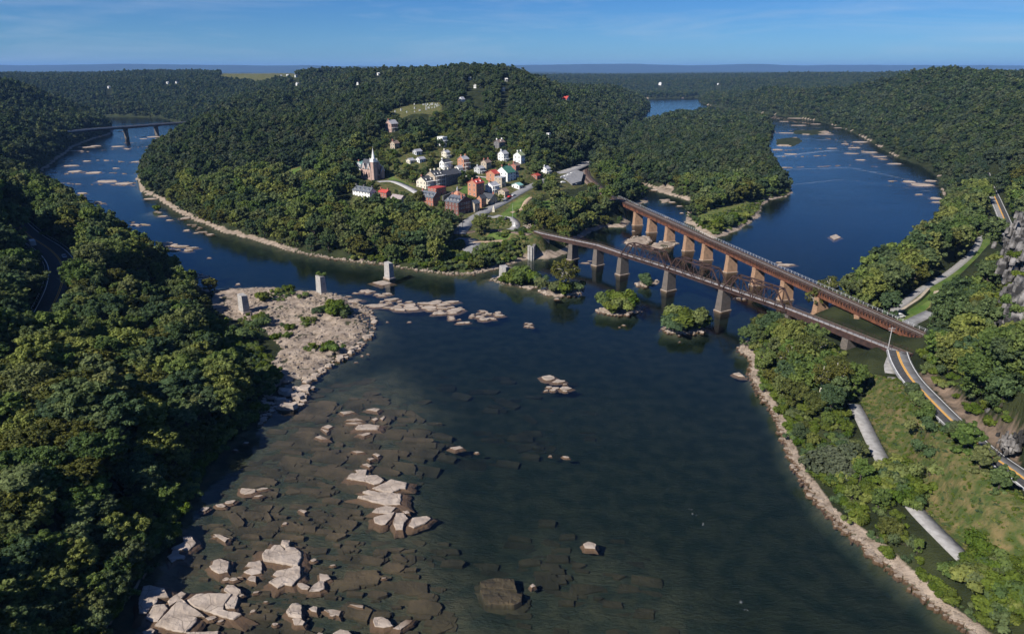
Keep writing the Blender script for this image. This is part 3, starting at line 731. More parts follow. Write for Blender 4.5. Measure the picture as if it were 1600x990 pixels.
# ------------------------------------------------------------------ the rivers
def water_mat():
    m, n, ns, l = mat('river_water')
    o = N(ns, 'ShaderNodeOutputMaterial')
    t = N(ns, 'ShaderNodeTexCoord')
    rp = N(ns, 'ShaderNodeAttribute', attribute_name='rapid')
    def noise(scale, st, det, rot=0.0, rough=.55, dist=0.0):
        mp = N(ns, 'ShaderNodeMapping'); mp.inputs['Scale'].default_value = st; mp.inputs['Rotation'].default_value = (0, 0, rot)
        z = N(ns, 'ShaderNodeTexNoise'); z.inputs['Scale'].default_value = scale; z.inputs['Detail'].default_value = det; z.inputs['Roughness'].default_value = rough
        z.inputs['Distortion'].default_value = dist
        l.new(t.outputs['Object'], mp.inputs['Vector']); l.new(mp.outputs['Vector'], z.inputs['Vector'])
        return z.outputs['Fac']
    n1 = noise(0.75, (1, 1.6, 1), 4)
    n2 = noise(0.16, (.35, 1.4, 1), 6, 0.15, .6, .4)
    h = N(ns, 'ShaderNodeMath', operation='MULTIPLY'); l.new(n2, h.inputs[0]); l.new(rp.outputs['Fac'], h.inputs[1])
    b1 = N(ns, 'ShaderNodeBump'); b1.inputs['Strength'].default_value = 0.35; b1.inputs['Distance'].default_value = 0.05
    l.new(n1, b1.inputs['Height'])
    b2 = N(ns, 'ShaderNodeBump'); b2.inputs['Strength'].default_value = 1.0; b2.inputs['Distance'].default_value = 0.38
    l.new(h.outputs[0], b2.inputs['Height']); l.new(b1.outputs['Normal'], b2.inputs['Normal'])
    gl = N(ns, 'ShaderNodeBsdfGlossy'); gl.inputs['Roughness'].default_value = 0.09
    tr = N(ns, 'ShaderNodeBsdfTransparent')
    fr = N(ns, 'ShaderNodeFresnel'); fr.inputs['IOR'].default_value = 1.38
    l.new(b2.outputs['Normal'], gl.inputs['Normal']); l.new(b1.outputs['Normal'], fr.inputs['Normal'])
    mx = N(ns, 'ShaderNodeMixShader')
    ge = N(ns, 'ShaderNodeNewGeometry'); bf = N(ns, 'ShaderNodeMath', operation='SUBTRACT'); bf.inputs[0].default_value = 1.0
    fm = N(ns, 'ShaderNodeMath', operation='MULTIPLY')
    l.new(ge.outputs['Backfacing'], bf.inputs[1]); l.new(bf.outputs[0], fm.inputs[0]); l.new(fr.outputs[0], fm.inputs[1])
    l.new(fm.outputs[0], mx.inputs['Fac']); l.new(tr.outputs[0], mx.inputs[1]); l.new(gl.outputs[0], mx.inputs[2])
    # white water on the ledges and drifting foam
    fo = N(ns, 'ShaderNodeAttribute', attribute_name='foam')
    n3 = noise(0.30, (.5, 2.6, 1), 9, 0.12, .72, 1.0)
    n4 = noise(1.1, (1, 1, 1), 8, 0.3, .8, 2.0)
    ml = N(ns, 'ShaderNodeMath', operation='MULTIPLY'); l.new(n3, ml.inputs[0]); l.new(n4, ml.inputs[1])
    ad = N(ns, 'ShaderNodeMath', operation='ADD'); l.new(ml.outputs[0], ad.inputs[0]); l.new(fo.outputs['Fac'], ad.inputs[1])
    fr2 = N(ns, 'ShaderNodeMapRange'); fr2.inputs['From Min'].default_value = 0.52; fr2.inputs['From Max'].default_value = 0.70; fr2.inputs['To Max'].default_value = 0.75
    l.new(ad.outputs[0], fr2.inputs['Value'])
    df = N(ns, 'ShaderNodeBsdfDiffuse'); df.inputs['Color'].default_value = (.62, .66, .68, 1)
    mf = N(ns, 'ShaderNodeMixShader')
    l.new(fr2.outputs['Result'], mf.inputs['Fac']); l.new(mx.outputs[0], mf.inputs[1]); l.new(df.outputs[0], mf.inputs[2])
    l.new(mf.outputs[0], o.inputs['Surface'])
    va = N(ns, 'ShaderNodeVolumeAbsorption'); va.inputs['Color'].default_value = (.36, .52, .53, 1); va.inputs['Density'].default_value = 0.30
    l.new(va.outputs[0], o.inputs['Volume'])
    return m
wa = np.linspace(A0, A1, 420); wl = np.linspace(L0, math.log(3600.0), 420)
WA, WL = np.meshgrid(wa, wl)
WX = np.exp(WL) * np.sin(WA); WY = np.exp(WL) * np.cos(WA)
wsd = grid(SD, WX, WY)
rapid = (sstep(330, 560, WY) * 0.6 + 0.02) * (0.35 + 1.3 * fbm(WX / 60, WY / 25, 3, 71))
foam = np.zeros(WX.shape) - 0.2
def band(pts, width, amt, z=0):
    global foam
    d = edist(A(*pts), WX, WY, False)
    foam = np.maximum(foam, amt * (1 - sstep(0, width, d)) - 0.2 * sstep(0, width, d))
for pts, wd, am in [
    ([(1210, 245), (1300, 235), (1400, 245)], 22, .32), ([(1230, 265), (1330, 262), (1440, 285)], 16, .32), ([(1225, 290), (1320, 280), (1460, 300)], 12, .30), ([(1240, 215), (1330, 222), (1360, 225)], 22, .32),
    ([(1220, 195), (1290, 200)], 25, .32), ([(1290, 300), (1460, 318)], 8, .22), ([(1070, 170), (1180, 182), (1280, 192)], 22, .24),
    ([(100, 250), (200, 245), (290, 220)], 16, .26), ([(90, 275), (160, 270), (215, 275)], 10, .30), ([(120, 310), (200, 300), (250, 320)], 6, .22), ([(170, 213), (280, 208)], 22, .28), ([(160, 285), (215, 287)], 6, .3),
    ([(925, 620), (990, 690), (1050, 760), (1085, 800), (1112, 832)], 2.2, .235), ([(1060, 780), (1108, 830)], .7, .34), ([(1080, 850), (1140, 905), (1165, 955), (1180, 990)], 2.5, .22), ([(1148, 930), (1172, 958)], .5, .36),
    ([(880, 520), (905, 560), (930, 620)], 3, .2), ([(590, 470), (700, 468), (780, 492)], 3, .16), ([(975, 470), (1005, 502)], 2, .2), ([(1225, 415), (1300, 400)], 3, .18)]:
    band(pts, wd, am)
for poly, am in [([(1205, 200), (1300, 198), (1400, 240), (1460, 280), (1460, 330), (1330, 330), (1220, 300), (1205, 250)], .20), ([(60, 290), (100, 240), (170, 212), (290, 208), (250, 240), (215, 262), (216, 300), (140, 320)], .20), ([(1060, 165), (1190, 180), (1300, 196), (1200, 196), (1100, 182)], .17), ([(130, 330), (215, 300), (290, 345), (240, 372)], .13)]:
    ins_ = inside(A(*poly), WX, WY)
    foam = np.where(ins_, np.maximum(foam, am - .34 + .46 * fbm(WX / 40, WY / 26, 3, 83)), foam)
me = np_mesh('river_water', np.stack([WX, WY, np.zeros(WX.shape)], -1).reshape(-1, 3),
    (lambda ii: np.stack([ii[:-1, :-1], ii[:-1, 1:], ii[1:, 1:], ii[1:, :-1]], -1).reshape(-1, 4))(np.arange(420 * 420).reshape(420, 420)), water_mat(), smooth=True)
for nm, arr in (('rapid', rapid), ('foam', foam)):
    a_ = me.attributes.new(nm, 'FLOAT', 'POINT'); a_.data.foreach_set('value', arr.astype(np.float32).ravel())
river = link('river_water', me)
tag(river, kind='structure')

# ------------------------------------------------------------------ roads, tracks, paths
def strip(name, ln, x0, x1, dz, m, parent=None, thick=0.0):
    P = np.array(ln)
    d = np.gradient(P[:, :2], axis=0); d /= np.linalg.norm(d, axis=1)[:, None] + 1e-9
    nrm = np.stack([d[:, 1], -d[:, 0]], -1)
    a = P[:, :2] + nrm * x0; b = P[:, :2] + nrm * x1
    z = P[:, 2] + dz
    n = len(P)
    V = np.concatenate([np.column_stack([a, z]), np.column_stack([b, z])])
    Q = np.array([(i, n + i, n + i + 1, i + 1) for i in range(n - 1)])
    if thick:
        V = np.concatenate([V, V - (0, 0, thick)])
        k = 2 * n
        Q = np.concatenate([Q, [(k + i, i, i + 1, k + i + 1) for i in range(n - 1)], [(n + i, k + n + i, k + n + i + 1, n + i + 1) for i in range(n - 1)]])
    return link(name, np_mesh(name, V, Q, m), parent)
SURF = {'highway': 'asphalt', 'river_road': 'asphalt_pale', 'upper_river_road': 'asphalt_pale', 'towpath': 'gravel', 'near_towpath': 'gravel', 'lock_road': 'asphalt_pale', 'path_below_bridge': 'gravel',
        'main_street': 'asphalt_pale', 'church_lane': 'walk', 'terrace_path': 'walk', 'point_loop': 'gravel', 'hill_path': 'dirt', 'point_path': 'dirt', 'point_lane': 'asphalt_pale', 'point_walk': 'gravel', 'wharf_road': 'gravel'}
for nm, (ln, hw) in ROADS.items():
    nm2 = nm if nm.endswith(('path', 'road', 'street')) else {'highway': 'highway_road', 'path_below_bridge': 'service_path', 'church_lane': 'church_path', 'point_loop': 'looping_path', 'point_lane': 'ramp_road', 'point_walk': 'gravel_path'}[nm]
    o = tag(strip(nm2, ln, -hw, hw, 0.30 if nm == 'near_towpath' else 0.10, M[SURF[nm]], thick=0.6), kind='structure')
    if nm in ('river_road', 'upper_river_road'):
        for s in (-.32, .08): tag(strip('yellow_road_marking', ln, s, s + .26, 0.106, M['yellow'], o), kind='structure')
        strip('new_asphalt_lane', ln, .4, hw - .7, 0.105, M['asphalt'], o)
        strip('white_edge_line', ln, hw - .55, hw - .35, 0.108, M['white'], o); strip('white_edge_line', ln, -hw + .35, -hw + .55, 0.108, M['white'], o)
    if nm == 'highway':
        strip('white_edge_line', ln, hw - .9, hw - .6, 0.105, M['white'], o); strip('white_edge_line', ln, -hw + .6, -hw + .9, 0.105, M['white'], o)
        for s in (-.4, .15): strip('yellow_road_marking', ln, s, s + .22, 0.105, M['yellow'], o)
def railway(name, ln, hw, tracks, label):
    o = tag(strip(name, ln, -hw, hw, 0.08, M['ballast'], thick=.5), label, 'railway track')
    for c in tracks:
        strip('sleepers', ln, c - 1.25, c + 1.25, 0.13, M['tie'], o, .05)
        strip('rail', ln, c - .80, c - .66, 0.28, M['rail'], o, .15); strip('rail', ln, c + .66, c + .80, 0.28, M['rail'], o, .15)
    return o
railway('railway_track', *RAILS['railway_curve'], (-2.2, 2.2), 'double railway track curving away from the rusty girder bridge past the car park')
railway('railway_track', *RAILS['railway_spur'], (0,), 'single railway track crossing the point to the truss bridge')
cpx = np.array(CARPARK)
cp = MB(); cp.prism([(p[0], p[1]) for p in CARPARK], 12.6, max(gz(*p) for p in CARPARK) + .25)
tag(cp.build('car_park_pavement', M['asphalt_pale']), kind='structure')
# ------------------------------------------------------------------ tree models
def leaves(clumps, n, size, seed, up=0.25, flat=0.0):
    """n leaf sprays on the shells of the clumps -> V, Q, tint per face"""
    r = np.random.default_rng(seed)
    C = np.array(clumps)
    p = C[:, 3] ** 2; p = p / p.sum()
    k = r.choice(len(C), n, p=p)
    d = r.normal(size=(n, 3)); d[:, 2] += up; d /= np.linalg.norm(d, axis=1)[:, None]
    rad = C[k, 3] * (0.55 + 0.70 * r.random(n) ** 0.8)
    pos = C[k, :3] + d * rad[:, None] * np.array([1, 1, 0.78])
    nr = d * 1.0 + r.normal(size=(n, 3)) * 0.38 + np.array([0, 0, 0.35 + flat]); nr /= np.linalg.norm(nr, axis=1)[:, None]
    tt = np.cross(nr, r.normal(size=(n, 3))); tt /= np.linalg.norm(tt, axis=1)[:, None] + 1e-9
    bt = np.cross(nr, tt)
    s = size * (0.55 + 0.9 * r.random(n))[:, None]
    a = tt * s * 0.62; b = bt * s * (0.32 + 0.2 * r.random((n, 1)))
    V = np.concatenate([pos - a * 1.1, pos - b, pos + a, pos + b])
    Q = np.stack([np.arange(n) + i * n for i in range(4)], -1)
    ct = r.random(len(C))
    tint = np.clip(0.62 * ct[k] + 0.38 * r.random(n), 0, 1)
    return V, Q, tint

def crown_clumps(R, H, z0, n, seed, spread=1.0, top=0.75):
    r = np.random.default_rng(seed)
    out = []
    for i in range(n):
        th = 2 * math.pi * ((i * 0.618) % 1) + r.normal() * .3
        ph = r.uniform(-0.75, 1.0)
        e = math.sqrt(max(0, 1 - ph * ph))
        q = r.uniform(.55, .82)
        rr = R * r.uniform(.20, .36)
        out.append((R * spread * q * e * math.cos(th), R * spread * q * e * math.sin(th), z0 + H * .5 + H * .5 * q * ph * top / .75, rr))
    out.append((r.normal() * R * .1, r.normal() * R * .1, z0 + H * .5, R * .5))
    return out

def leaf_mesh(name, clumps, n, size, seed, mats, up=.25, flat=0.0):
    V, Q, t_ = leaves(clumps, n, size, seed, up, flat)
    me = np_mesh(name, V, Q, mats)
    a_ = me.attributes.new('tint', 'FLOAT', 'FACE'); a_.data.foreach_set('value', t_.astype(np.float32))
    return me

def limbs(mb, clumps, h, r0, seed, k=7, m=0, sag=.35):
    """a tapered trunk and limbs that reach into the leaf clumps"""
    r = random.Random(seed)
    lean = (r.uniform(-.5, .5), r.uniform(-.5, .5))
    P = [(0, 0, -.8), (lean[0] * .2, lean[1] * .2, h * .3), (lean[0], lean[1], h * .62), (lean[0] * 1.3, lean[1] * 1.3, h * .9)]
    mb.tube(P, [r0 * 1.25, r0, r0 * .62, r0 * .15], 6, m)
    for c in r.sample(clumps, min(k, len(clumps))):
        f = r.uniform(.28, .62)
        s = Vector(P[1]).lerp(Vector(P[2]), (f - .28) / .34)
        e = Vector(c[:3]); mid = s.lerp(e, .55) + Vector((r.uniform(-.4, .4), r.uniform(-.4, .4), -sag * 2 + (e.z - s.z) * .1))
        mb.tube([s, mid, e], [r0 * .5, r0 * .34, r0 * .10], 5, m)
    return mb

def subdivide_clumps(cl, k, seed):
    """each clump becomes a cluster of smaller sprays, so that the crown has an uneven outline"""
    r = np.random.default_rng(seed); out = []
    for (x, y, z, rr) in cl:
        for i in range(k):
            d = r.normal(size=3); d[2] = d[2] * .8 + .25; d /= np.linalg.norm(d)
            q = rr * r.uniform(.45, 1.15); out.append((x + d[0] * q, y + d[1] * q, z + d[2] * q * .8, rr * r.uniform(.24, .52)))
    return out

TREE_LOD = {}
def make_models():
    # (R, crown height, crown base, clumps)
    shapes = [(5.2, 9.5, 3.6, 32), (4.4, 9.0, 4.6, 26), (6.0, 9.5, 3.2, 38), (4.8, 11.0, 3.6, 32), (3.8, 8.2, 3.2, 22), (5.6, 8.0, 3.8, 28)]
    for li, (nl, sz) in enumerate([(11500, .46), (3200, .80), (640, 1.45), (240, 2.3)]):
        TREE_LOD[li] = []
        for si, (R, Hc, z0, nc) in enumerate(shapes):
            cl = crown_clumps(R, Hc, z0, nc if li < 2 else max(7, nc // 2), 100 + si)
            cl += [(math.cos(q) * R * .5, math.sin(q) * R * .5, z0 * .75, R * .34) for q in (si, si + 2.1, si + 4.2)]
            lm = ('leaf_olive' if si == 5 else 'leaf') if li < 2 else 'leaf_far_shade'
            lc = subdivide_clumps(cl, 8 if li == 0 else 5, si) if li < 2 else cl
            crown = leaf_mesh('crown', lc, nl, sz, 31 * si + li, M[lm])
            mb = limbs(MB(), cl, z0 + Hc * .8, .32, si, 7 if li < 2 else 2)
            tr = mb.mesh('trunk', M['bark'])
            TREE_LOD[li].append((crown, tr, R, z0 + Hc))
make_models()
# sycamores: loose olive crowns with white limbs showing
SYC = []
for si in range(3):
    cl = crown_clumps(6.0, 10.5, 4.0, 24, 300 + si, 1.05)
    cr_ = leaf_mesh('crown', subdivide_clumps(cl, 6, si), 2900, .50, 77 + si, M['leaf_olive'])
    mb = limbs(MB(), cl, 14.8, .52, 40 + si, 26, sag=-.2)
    SYC.append((cr_, mb.mesh('trunk', M['bark_pale']), 6.0, 14.5))
# bushes
BUSH = []
for si in range(4):
    r_ = random.Random(si)
    cl = [(r_.gauss(0, .85), r_.gauss(0, .85), r_.uniform(.5, 1.7), r_.uniform(.55, .95)) for _ in range(9)]
    BUSH.append((leaf_mesh('foliage', cl, 1300, .34, 500 + si, M['leaf_bright' if si % 2 else 'leaf'], .5), limbs(MB(), cl, 1.6, .07, si, 5).mesh('stem', M['bark']), 1.7, 2.4))
cl = [(random.gauss(0, .9), random.gauss(0, .9), random.uniform(.8, 2.6), random.uniform(.6, 1.0)) for _ in range(11)]
GREYBUSH = (leaf_mesh('foliage', cl, 1500, .34, 601, M['leaf_grey'], .5), limbs(MB(), cl, 2.2, .08, 3, 6).mesh('stem', M['bark_pale']), 1.9, 3.4)

def model_collection(name, items):
    c = bpy.data.collections.new(name)
    for i, (crown, tr, R, h_) in enumerate(items):
        # crown and trunk in one mesh
        nv = len(crown.vertices); nf = len(crown.polygons)
        V1 = np.empty(nv * 3, np.float32); crown.vertices.foreach_get('co', V1)
        me = bpy.data.meshes.new(name + '_model')
        tv = [tuple(v.co) for v in tr.vertices]; tf = [tuple(p.vertices) for p in tr.polygons]
        Vall = [tuple(x) for x in V1.reshape(-1, 3)] + tv
        Fall = [tuple(p.vertices) for p in crown.polygons] + [tuple(q + nv for q in f) for f in tf]
        me.from_pydata(Vall, [], Fall)
        me.materials.append(crown.materials[0]); me.materials.append(tr.materials[0])
        mi = np.zeros(len(Fall), np.int32); mi[nf:] = 1; me.polygons.foreach_set('material_index', mi)
        tn = np.full(len(Fall), .5, np.float32); buf = np.empty(nf, np.float32); crown.attributes['tint'].data.foreach_get('value', buf); tn[:nf] = buf
        a_ = me.attributes.new('tint', 'FLOAT', 'FACE'); a_.data.foreach_set('value', tn)
        o = bpy.data.objects.new('%s_%02d' % (name, i), me)
        c.objects.link(o)
    return c
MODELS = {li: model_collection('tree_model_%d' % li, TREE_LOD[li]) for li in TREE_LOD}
MODELS['bush'] = model_collection('bush_model', BUSH)

def scatter_group(coll):
    g = bpy.data.node_groups.new('scatter_' + coll.name, 'GeometryNodeTree')
    g.interface.new_socket(name='Geometry', in_out='INPUT', socket_type='NodeSocketGeometry')
    g.interface.new_socket(name='Geometry', in_out='OUTPUT', socket_type='NodeSocketGeometry')
    ns, l = g.nodes, g.links
    i = ns.new('NodeGroupInput'); o = ns.new('NodeGroupOutput')
    ci = ns.new('GeometryNodeCollectionInfo'); ci.inputs['Collection'].default_value = coll
    ci.inputs['Separate Children'].default_value = True; ci.inputs['Reset Children'].default_value = True
    p = ns.new('GeometryNodeInstanceOnPoints'); p.inputs['Pick Instance'].default_value = True
    def attr(nm, ty):
        a = ns.new('GeometryNodeInputNamedAttribute'); a.data_type = ty; a.inputs['Name'].default_value = nm
        return a.outputs['Attribute']
    cx = ns.new('ShaderNodeCombineXYZ')
    l.new(i.outputs[0], p.inputs['Points']); l.new(ci.outputs[0], p.inputs['Instance'])
    l.new(attr('idx', 'INT'), p.inputs['Instance Index'])
    l.new(attr('rot', 'FLOAT'), cx.inputs['Z']); l.new(cx.outputs[0], p.inputs['Rotation'])
    l.new(attr('scl', 'FLOAT_VECTOR'), p.inputs['Scale'])
    l.new(p.outputs[0], o.inputs[0])
    return g
SG = {k: scatter_group(c) for k, c in MODELS.items()}

def scatter(name, key, P, scl, nvar, label, cat, seed=0):
    r = np.random.default_rng(seed)
    n = len(P)
    if n == 0: return
    me = bpy.data.meshes.new(name)
    me.vertices.add(n); me.vertices.foreach_set('co', np.ascontiguousarray(P, np.float32).ravel())
    a_ = me.attributes.new('idx', 'INT', 'POINT'); a_.data.foreach_set('value', r.integers(0, nvar, n).astype(np.int32))
    a_ = me.attributes.new('rot', 'FLOAT', 'POINT'); a_.data.foreach_set('value', (r.random(n) * 6.283).astype(np.float32))
    a_ = me.attributes.new('scl', 'FLOAT_VECTOR', 'POINT')
    sv = np.stack([scl * r.uniform(.9, 1.12, n), scl * r.uniform(.9, 1.12, n), scl * r.uniform(.85, 1.15, n)], -1)
    a_.data.foreach_set('vector', sv.astype(np.float32).ravel())
    o = link(name, me)
    md = o.modifiers.new('scatter', 'NODES'); md.node_group = SG[key]
    return tag(o, label, cat, None, 'stuff')

# ------------------------------------------------------------------ where trees grow
HOUSE_SPOTS = []      # filled here so that the woods leave room: (px, py_base, px half width, px height)
from_houses = [(584, 283, 30, 46), (666, 297, 14, 20), (690, 294, 26, 30), (700, 266, 12, 22), (724, 268, 14, 26), (717, 272, 8, 14), (750, 272, 10, 14), (762, 266, 10, 18), (790, 285, 20, 32), (772, 285, 14, 18),
    (784, 294, 10, 16), (770, 303, 12, 14), (745, 309, 16, 26), (682, 307, 16, 14), (676, 323, 18, 14), (708, 335, 24, 24), (742, 331, 10, 16), (752, 325, 8, 14), (766, 320, 14, 12), (788, 309, 10, 12), (715, 316, 10, 14),
    (780, 233, 13, 16), (787, 253, 11, 16), (814, 257, 11, 18), (854, 272, 9, 10), (858, 218, 6, 10), (812, 296, 10, 8), (838, 281, 9, 8), (565, 312, 26, 18), (560, 324, 20, 8), (604, 312, 14, 10), (624, 326, 14, 18),
    (565, 267, 7, 12), (617, 234, 7, 10), (656, 256, 7, 8), (651, 243, 7, 8), (641, 257, 6, 7), (806, 268, 7, 9), (803, 280, 7, 9), (612, 207, 12, 19), (692, 238, 10, 22), (697, 249, 9, 14), (722, 162, 7, 11), (885, 161, 15, 12)]
far_houses = [(170, 138.5), (262, 131.5), (276, 130.5), (438, 121), (449, 120), (462, 121), (465, 134), (591, 118), (656, 106), (735, 126), (744, 138), (751, 138), (788, 143), (610, 112), (672, 112), (770, 104), (500, 114), (540, 113),
    (1033, 133.5), (1122, 133), (640, 112), (700, 113), (790, 128), (560, 133)]
def density_mask(x, y, z, g_):
    ok = (grid(SD, x, y) > np.where((x < -40) & (y < 200), 1.2, 2.6))
    for poly in (MEADOW, LAWN, POINT_LAWN, HILL_LAWN, SLOPE_LAWN, CHURCH_LAWN, TERRACE, POINT_GRASS, CLEARING, FIELD, CEMETERY, SHELF, CARPARK, BANKCUT, TIP):
        ok &= ~inside(poly, x, y)
    for k in range(1, len(ISLANDS)): ok &= ~inside(ISLANDS[k], x, y)
    ok &= grid(ROADMASK, x, y) > g_
    return ok
def jitter_grid(r0, r1, step, az=0.86, seed=0):
    """a jittered lattice in a ring sector of the plan"""
    r = np.random.default_rng(seed)
    xs = np.arange(-r1 * math.sin(az), r1 * math.sin(az), step); ys = np.arange(0, r1, step * .87)
    X, Y = np.meshgrid(xs, ys)
    X = X + (np.arange(len(ys)) % 2)[:, None] * step / 2
    X = X.ravel() + r.uniform(-.38, .38, X.size) * step; Y = Y.ravel() + r.uniform(-.38, .38, Y.size) * step
    R = np.hypot(X, Y); a = np.abs(np.arctan2(X, Y))
    m = (R >= r0) & (R < r1) & (a < az)
    return X[m], Y[m]
BRIDGE_LINES = [[(77.8, 489), (140, 221)], [(17, 405), (55.7, 342.4), (91.4, 285), (108, 255), (129, 211)], [(-690, 1040), (-551, 1259)]]
T_x, T_y, T_z, T_s, T_l = [], [], [], [], []
for (r0, r1, st, lod) in [(30, 330, 6.1, 0), (330, 620, 7.6, 1), (620, 1150, 8.8, 2), (1150, 2100, 11.0, 3), (2100, 3600, 14.5, 3), (3600, 6500, 26, 3)]:
    X, Y = jitter_grid(r0, r1, st, 1.0 if r0 < 600 else .86, int(r0))
    Z = grid(HT, X, Y)
    ok = density_mask(X, Y, Z, 2.2 if r0 < 600 else 1.0)
    if r0 < 600:
        for bl in BRIDGE_LINES[:2]: ok &= edist(bl, X, Y, False) > 8.5
    # steep rock faces and odd gaps
    ok &= fbm(X / 45, Y / 45, 3, 91) > 0.22
    s = (0.72 + 0.5 * rng.random(len(X))) * (0.82 + 0.36 * fbm(X / 80, Y / 80, 3, 17))
    if r0 >= 3600: s = s * 1.15
    elif r0 >= 1150: s = s * 1.05
    # younger trees near the banks
    s = s * (0.72 + 0.28 * sstep(2, 16, grid(SD, X, Y)))
    lowzone = (X > 40) & (Y < 188) & (X < 112)
    s = np.where(lowzone, s * np.where(rng.random(len(X)) < .25, .62, .42), s)
    shortleft = (X > -100) & (X < -40) & (Y < 128)
    s = np.where((X > -270) & (X < -40) & (Y < 150), s * .70, s)
    s = np.where(shortleft, s * .80, s)
    nearshelf = (X > -170) & (X < -40) & (Y > 205) & (Y < 330)
    s = np.where(nearshelf, s * .75, s)
    intown = inside(TOWN_CLEAR, X, Y)
    s = np.where(intown, s * .52, s)
    ok &= ~((X < -205) & (Y < 430) & (fbm(X / 20, Y / 20, 2, 4) > .62) & (r0 < 330))
    T_x.append(X[ok]); T_y.append(Y[ok]); T_z.append(Z[ok]); T_s.append(s[ok]); T_l.append(np.full(ok.sum(), lod))
X, Y = jitter_grid(60, 150, 4.6, 1.0, 77)
Z = grid(HT, X, Y); ok = density_mask(X, Y, Z, 2) & (X < -58) & (X > -130) & (Y < 150)
T_x.append(X[ok]); T_y.append(Y[ok]); T_z.append(Z[ok]); T_s.append(rng.uniform(.45, .66, ok.sum())); T_l.append(np.zeros(ok.sum()))
tcx = [p[0] for p in TOWN_CLEAR]; tcy = [p[1] for p in TOWN_CLEAR]
X, Y = np.meshgrid(np.arange(min(tcx), max(tcx), 5.2), np.arange(min(tcy), max(tcy), 5.2)); X = X.ravel() + rng.uniform(-2.2, 2.2, X.size); Y = Y.ravel() + rng.uniform(-2.2, 2.2, Y.size)
Z = grid(HT, X, Y); ok = density_mask(X, Y, Z, 1.2) & inside(TOWN_CLEAR, X, Y)
T_x.append(X[ok]); T_y.append(Y[ok]); T_z.append(Z[ok]); T_s.append(rng.uniform(.3, .62, ok.sum())); T_l.append(np.full(ok.sum(), 1))
TX, TY, TZ, TS, TL = map(np.concatenate, (T_x, T_y, T_z, T_s, T_l))
# thin out what would stand right in front of the buildings and low over the shelf, roads and bridges
px_, py_, dep_ = pix(np.stack([TX, TY, TZ + 7 * TS], -1))
keep = np.ones(len(TX), bool)
rad_px = 5.0 * TS / np.maximum(dep_, 1) * FPX
for (hx, hy, hw_, hh) in from_houses:
    D = at(hx, hy, 15)
    gx, gy, gzz = hit(hx, hy)
    hd = math.hypot(gx, gy)
    tr = np.hypot(TX, TY)
    m = (np.abs(px_ - hx) < hw_ + rad_px * .55) & (py_ > hy - hh - rad_px * .4) & (py_ < hy + rad_px * .25) & (tr < hd + 14) & (tr > hd - 130)
    keep &= ~m
    rx, ry = TX - gx, TY - gy; al = rx * -.74 + ry * -.67; la = np.abs(rx * .67 - ry * .74)
    keep &= ~((TX - gx) ** 2 + (TY - gy) ** 2 < 9 ** 2) & ~((al > 0) & (al < 19) & (la < 6))
for (hx, hy) in far_houses:
    gx, gy, gzz = hit(hx, hy); hd = math.hypot(gx, gy); tr = np.hypot(TX, TY)
    keep &= ~((np.abs(px_ - hx) < 5 + rad_px * .5) & (tr < hd + 15) & (tr > hd - 170 - hd * .05) & (py_ > hy - 9))
ptx, pty, _d = pix(np.stack([TX, TY, TZ + 12.2 * TS], -1))
def clear_px(poly, rmax=1e9, rmin=0):
    """nothing tall is seen inside this outline in the photograph"""
    global keep
    tr = np.hypot(TX, TY)
    m = inside(poly, px_, py_) | inside(poly, ptx, pty) | inside(poly, px_ - rad_px * .7, py_) | inside(poly, px_ + rad_px * .7, py_) | inside(poly, px_, (py_ + pty) / 2)
    keep &= ~(m & (tr < rmax) & (tr > rmin))
clear_px([(34, 362), (66, 376), (100, 402), (112, 420), (98, 455), (80, 480), (68, 470), (88, 430), (64, 398)], 420)
clear_px([(1395, 500), (1450, 455), (1505, 418), (1540, 372), (1566, 350), (1574, 375), (1550, 410), (1480, 465), (1450, 500)], 420)
clear_px([(1545, 285), (1556, 285), (1592, 385), (1575, 385)], 600)
clear_px([(1398, 550), (1420, 550), (1450, 600), (1480, 640), (1470, 650), (1405, 585)], 260)
clear_px([(1560, 705), (1600, 740), (1600, 765), (1555, 730)], 260)
clear_px([(1328, 638), (1358, 638), (1394, 712), (1360, 720)], 300)
clear_px([(1414, 793), (1452, 788), (1508, 856), (1474, 872)], 300)
clear_px([(1385, 640), (1420, 640), (1440, 690), (1500, 760), (1590, 840), (1590, 890), (1540, 880), (1450, 780), (1390, 700)], 300)
clear_px([(1400, 602), (1420, 605), (1455, 680), (1440, 690)], 300)
clear_px([(1488, 640), (1540, 610), (1565, 655), (1590, 690), (1540, 690)], 300)
clear_px([(1565, 470), (1580, 360), (1600, 340), (1600, 510), (1570, 500)], 300)
clear_px([(322, 446), (420, 444), (540, 464), (582, 510), (548, 550), (448, 600), (402, 600), (368, 555), (335, 518)], 420)
clear_px([(450, 292), (430, 280), (440, 268), (475, 270), (490, 285)], 560)
clear_px([(715, 345), (850, 345), (850, 395), (700, 400)], 500)
clear_px([(690, 312), (735, 296), (775, 285), (770, 280), (690, 300)], 600)
clear_px([(745, 340), (800, 310), (835, 290), (850, 296), (800, 330), (760, 350)], 600)
clear_px([(588, 284), (620, 282), (668, 312), (655, 316), (620, 294), (588, 290)], 600)
clear_px([(870, 262), (920, 255), (918, 300), (870, 300)], 700)
clear_px([(950, 300), (1430, 500), (1430, 545), (1235, 490), (1090, 455), (950, 345)], 380)
clear_px([(1290, 505), (1330, 500), (1420, 530), (1420, 560), (1385, 590), (1330, 560), (1300, 535)], 230)
clear_px([(1288, 500), (1340, 505), (1342, 556), (1290, 545)], 250)
clear_px([(595, 178), (640, 162), (695, 158), (695, 172), (650, 182)], 2000)
clear_px([(345, 120), (472, 118), (472, 114.5), (345, 115)], 9000)
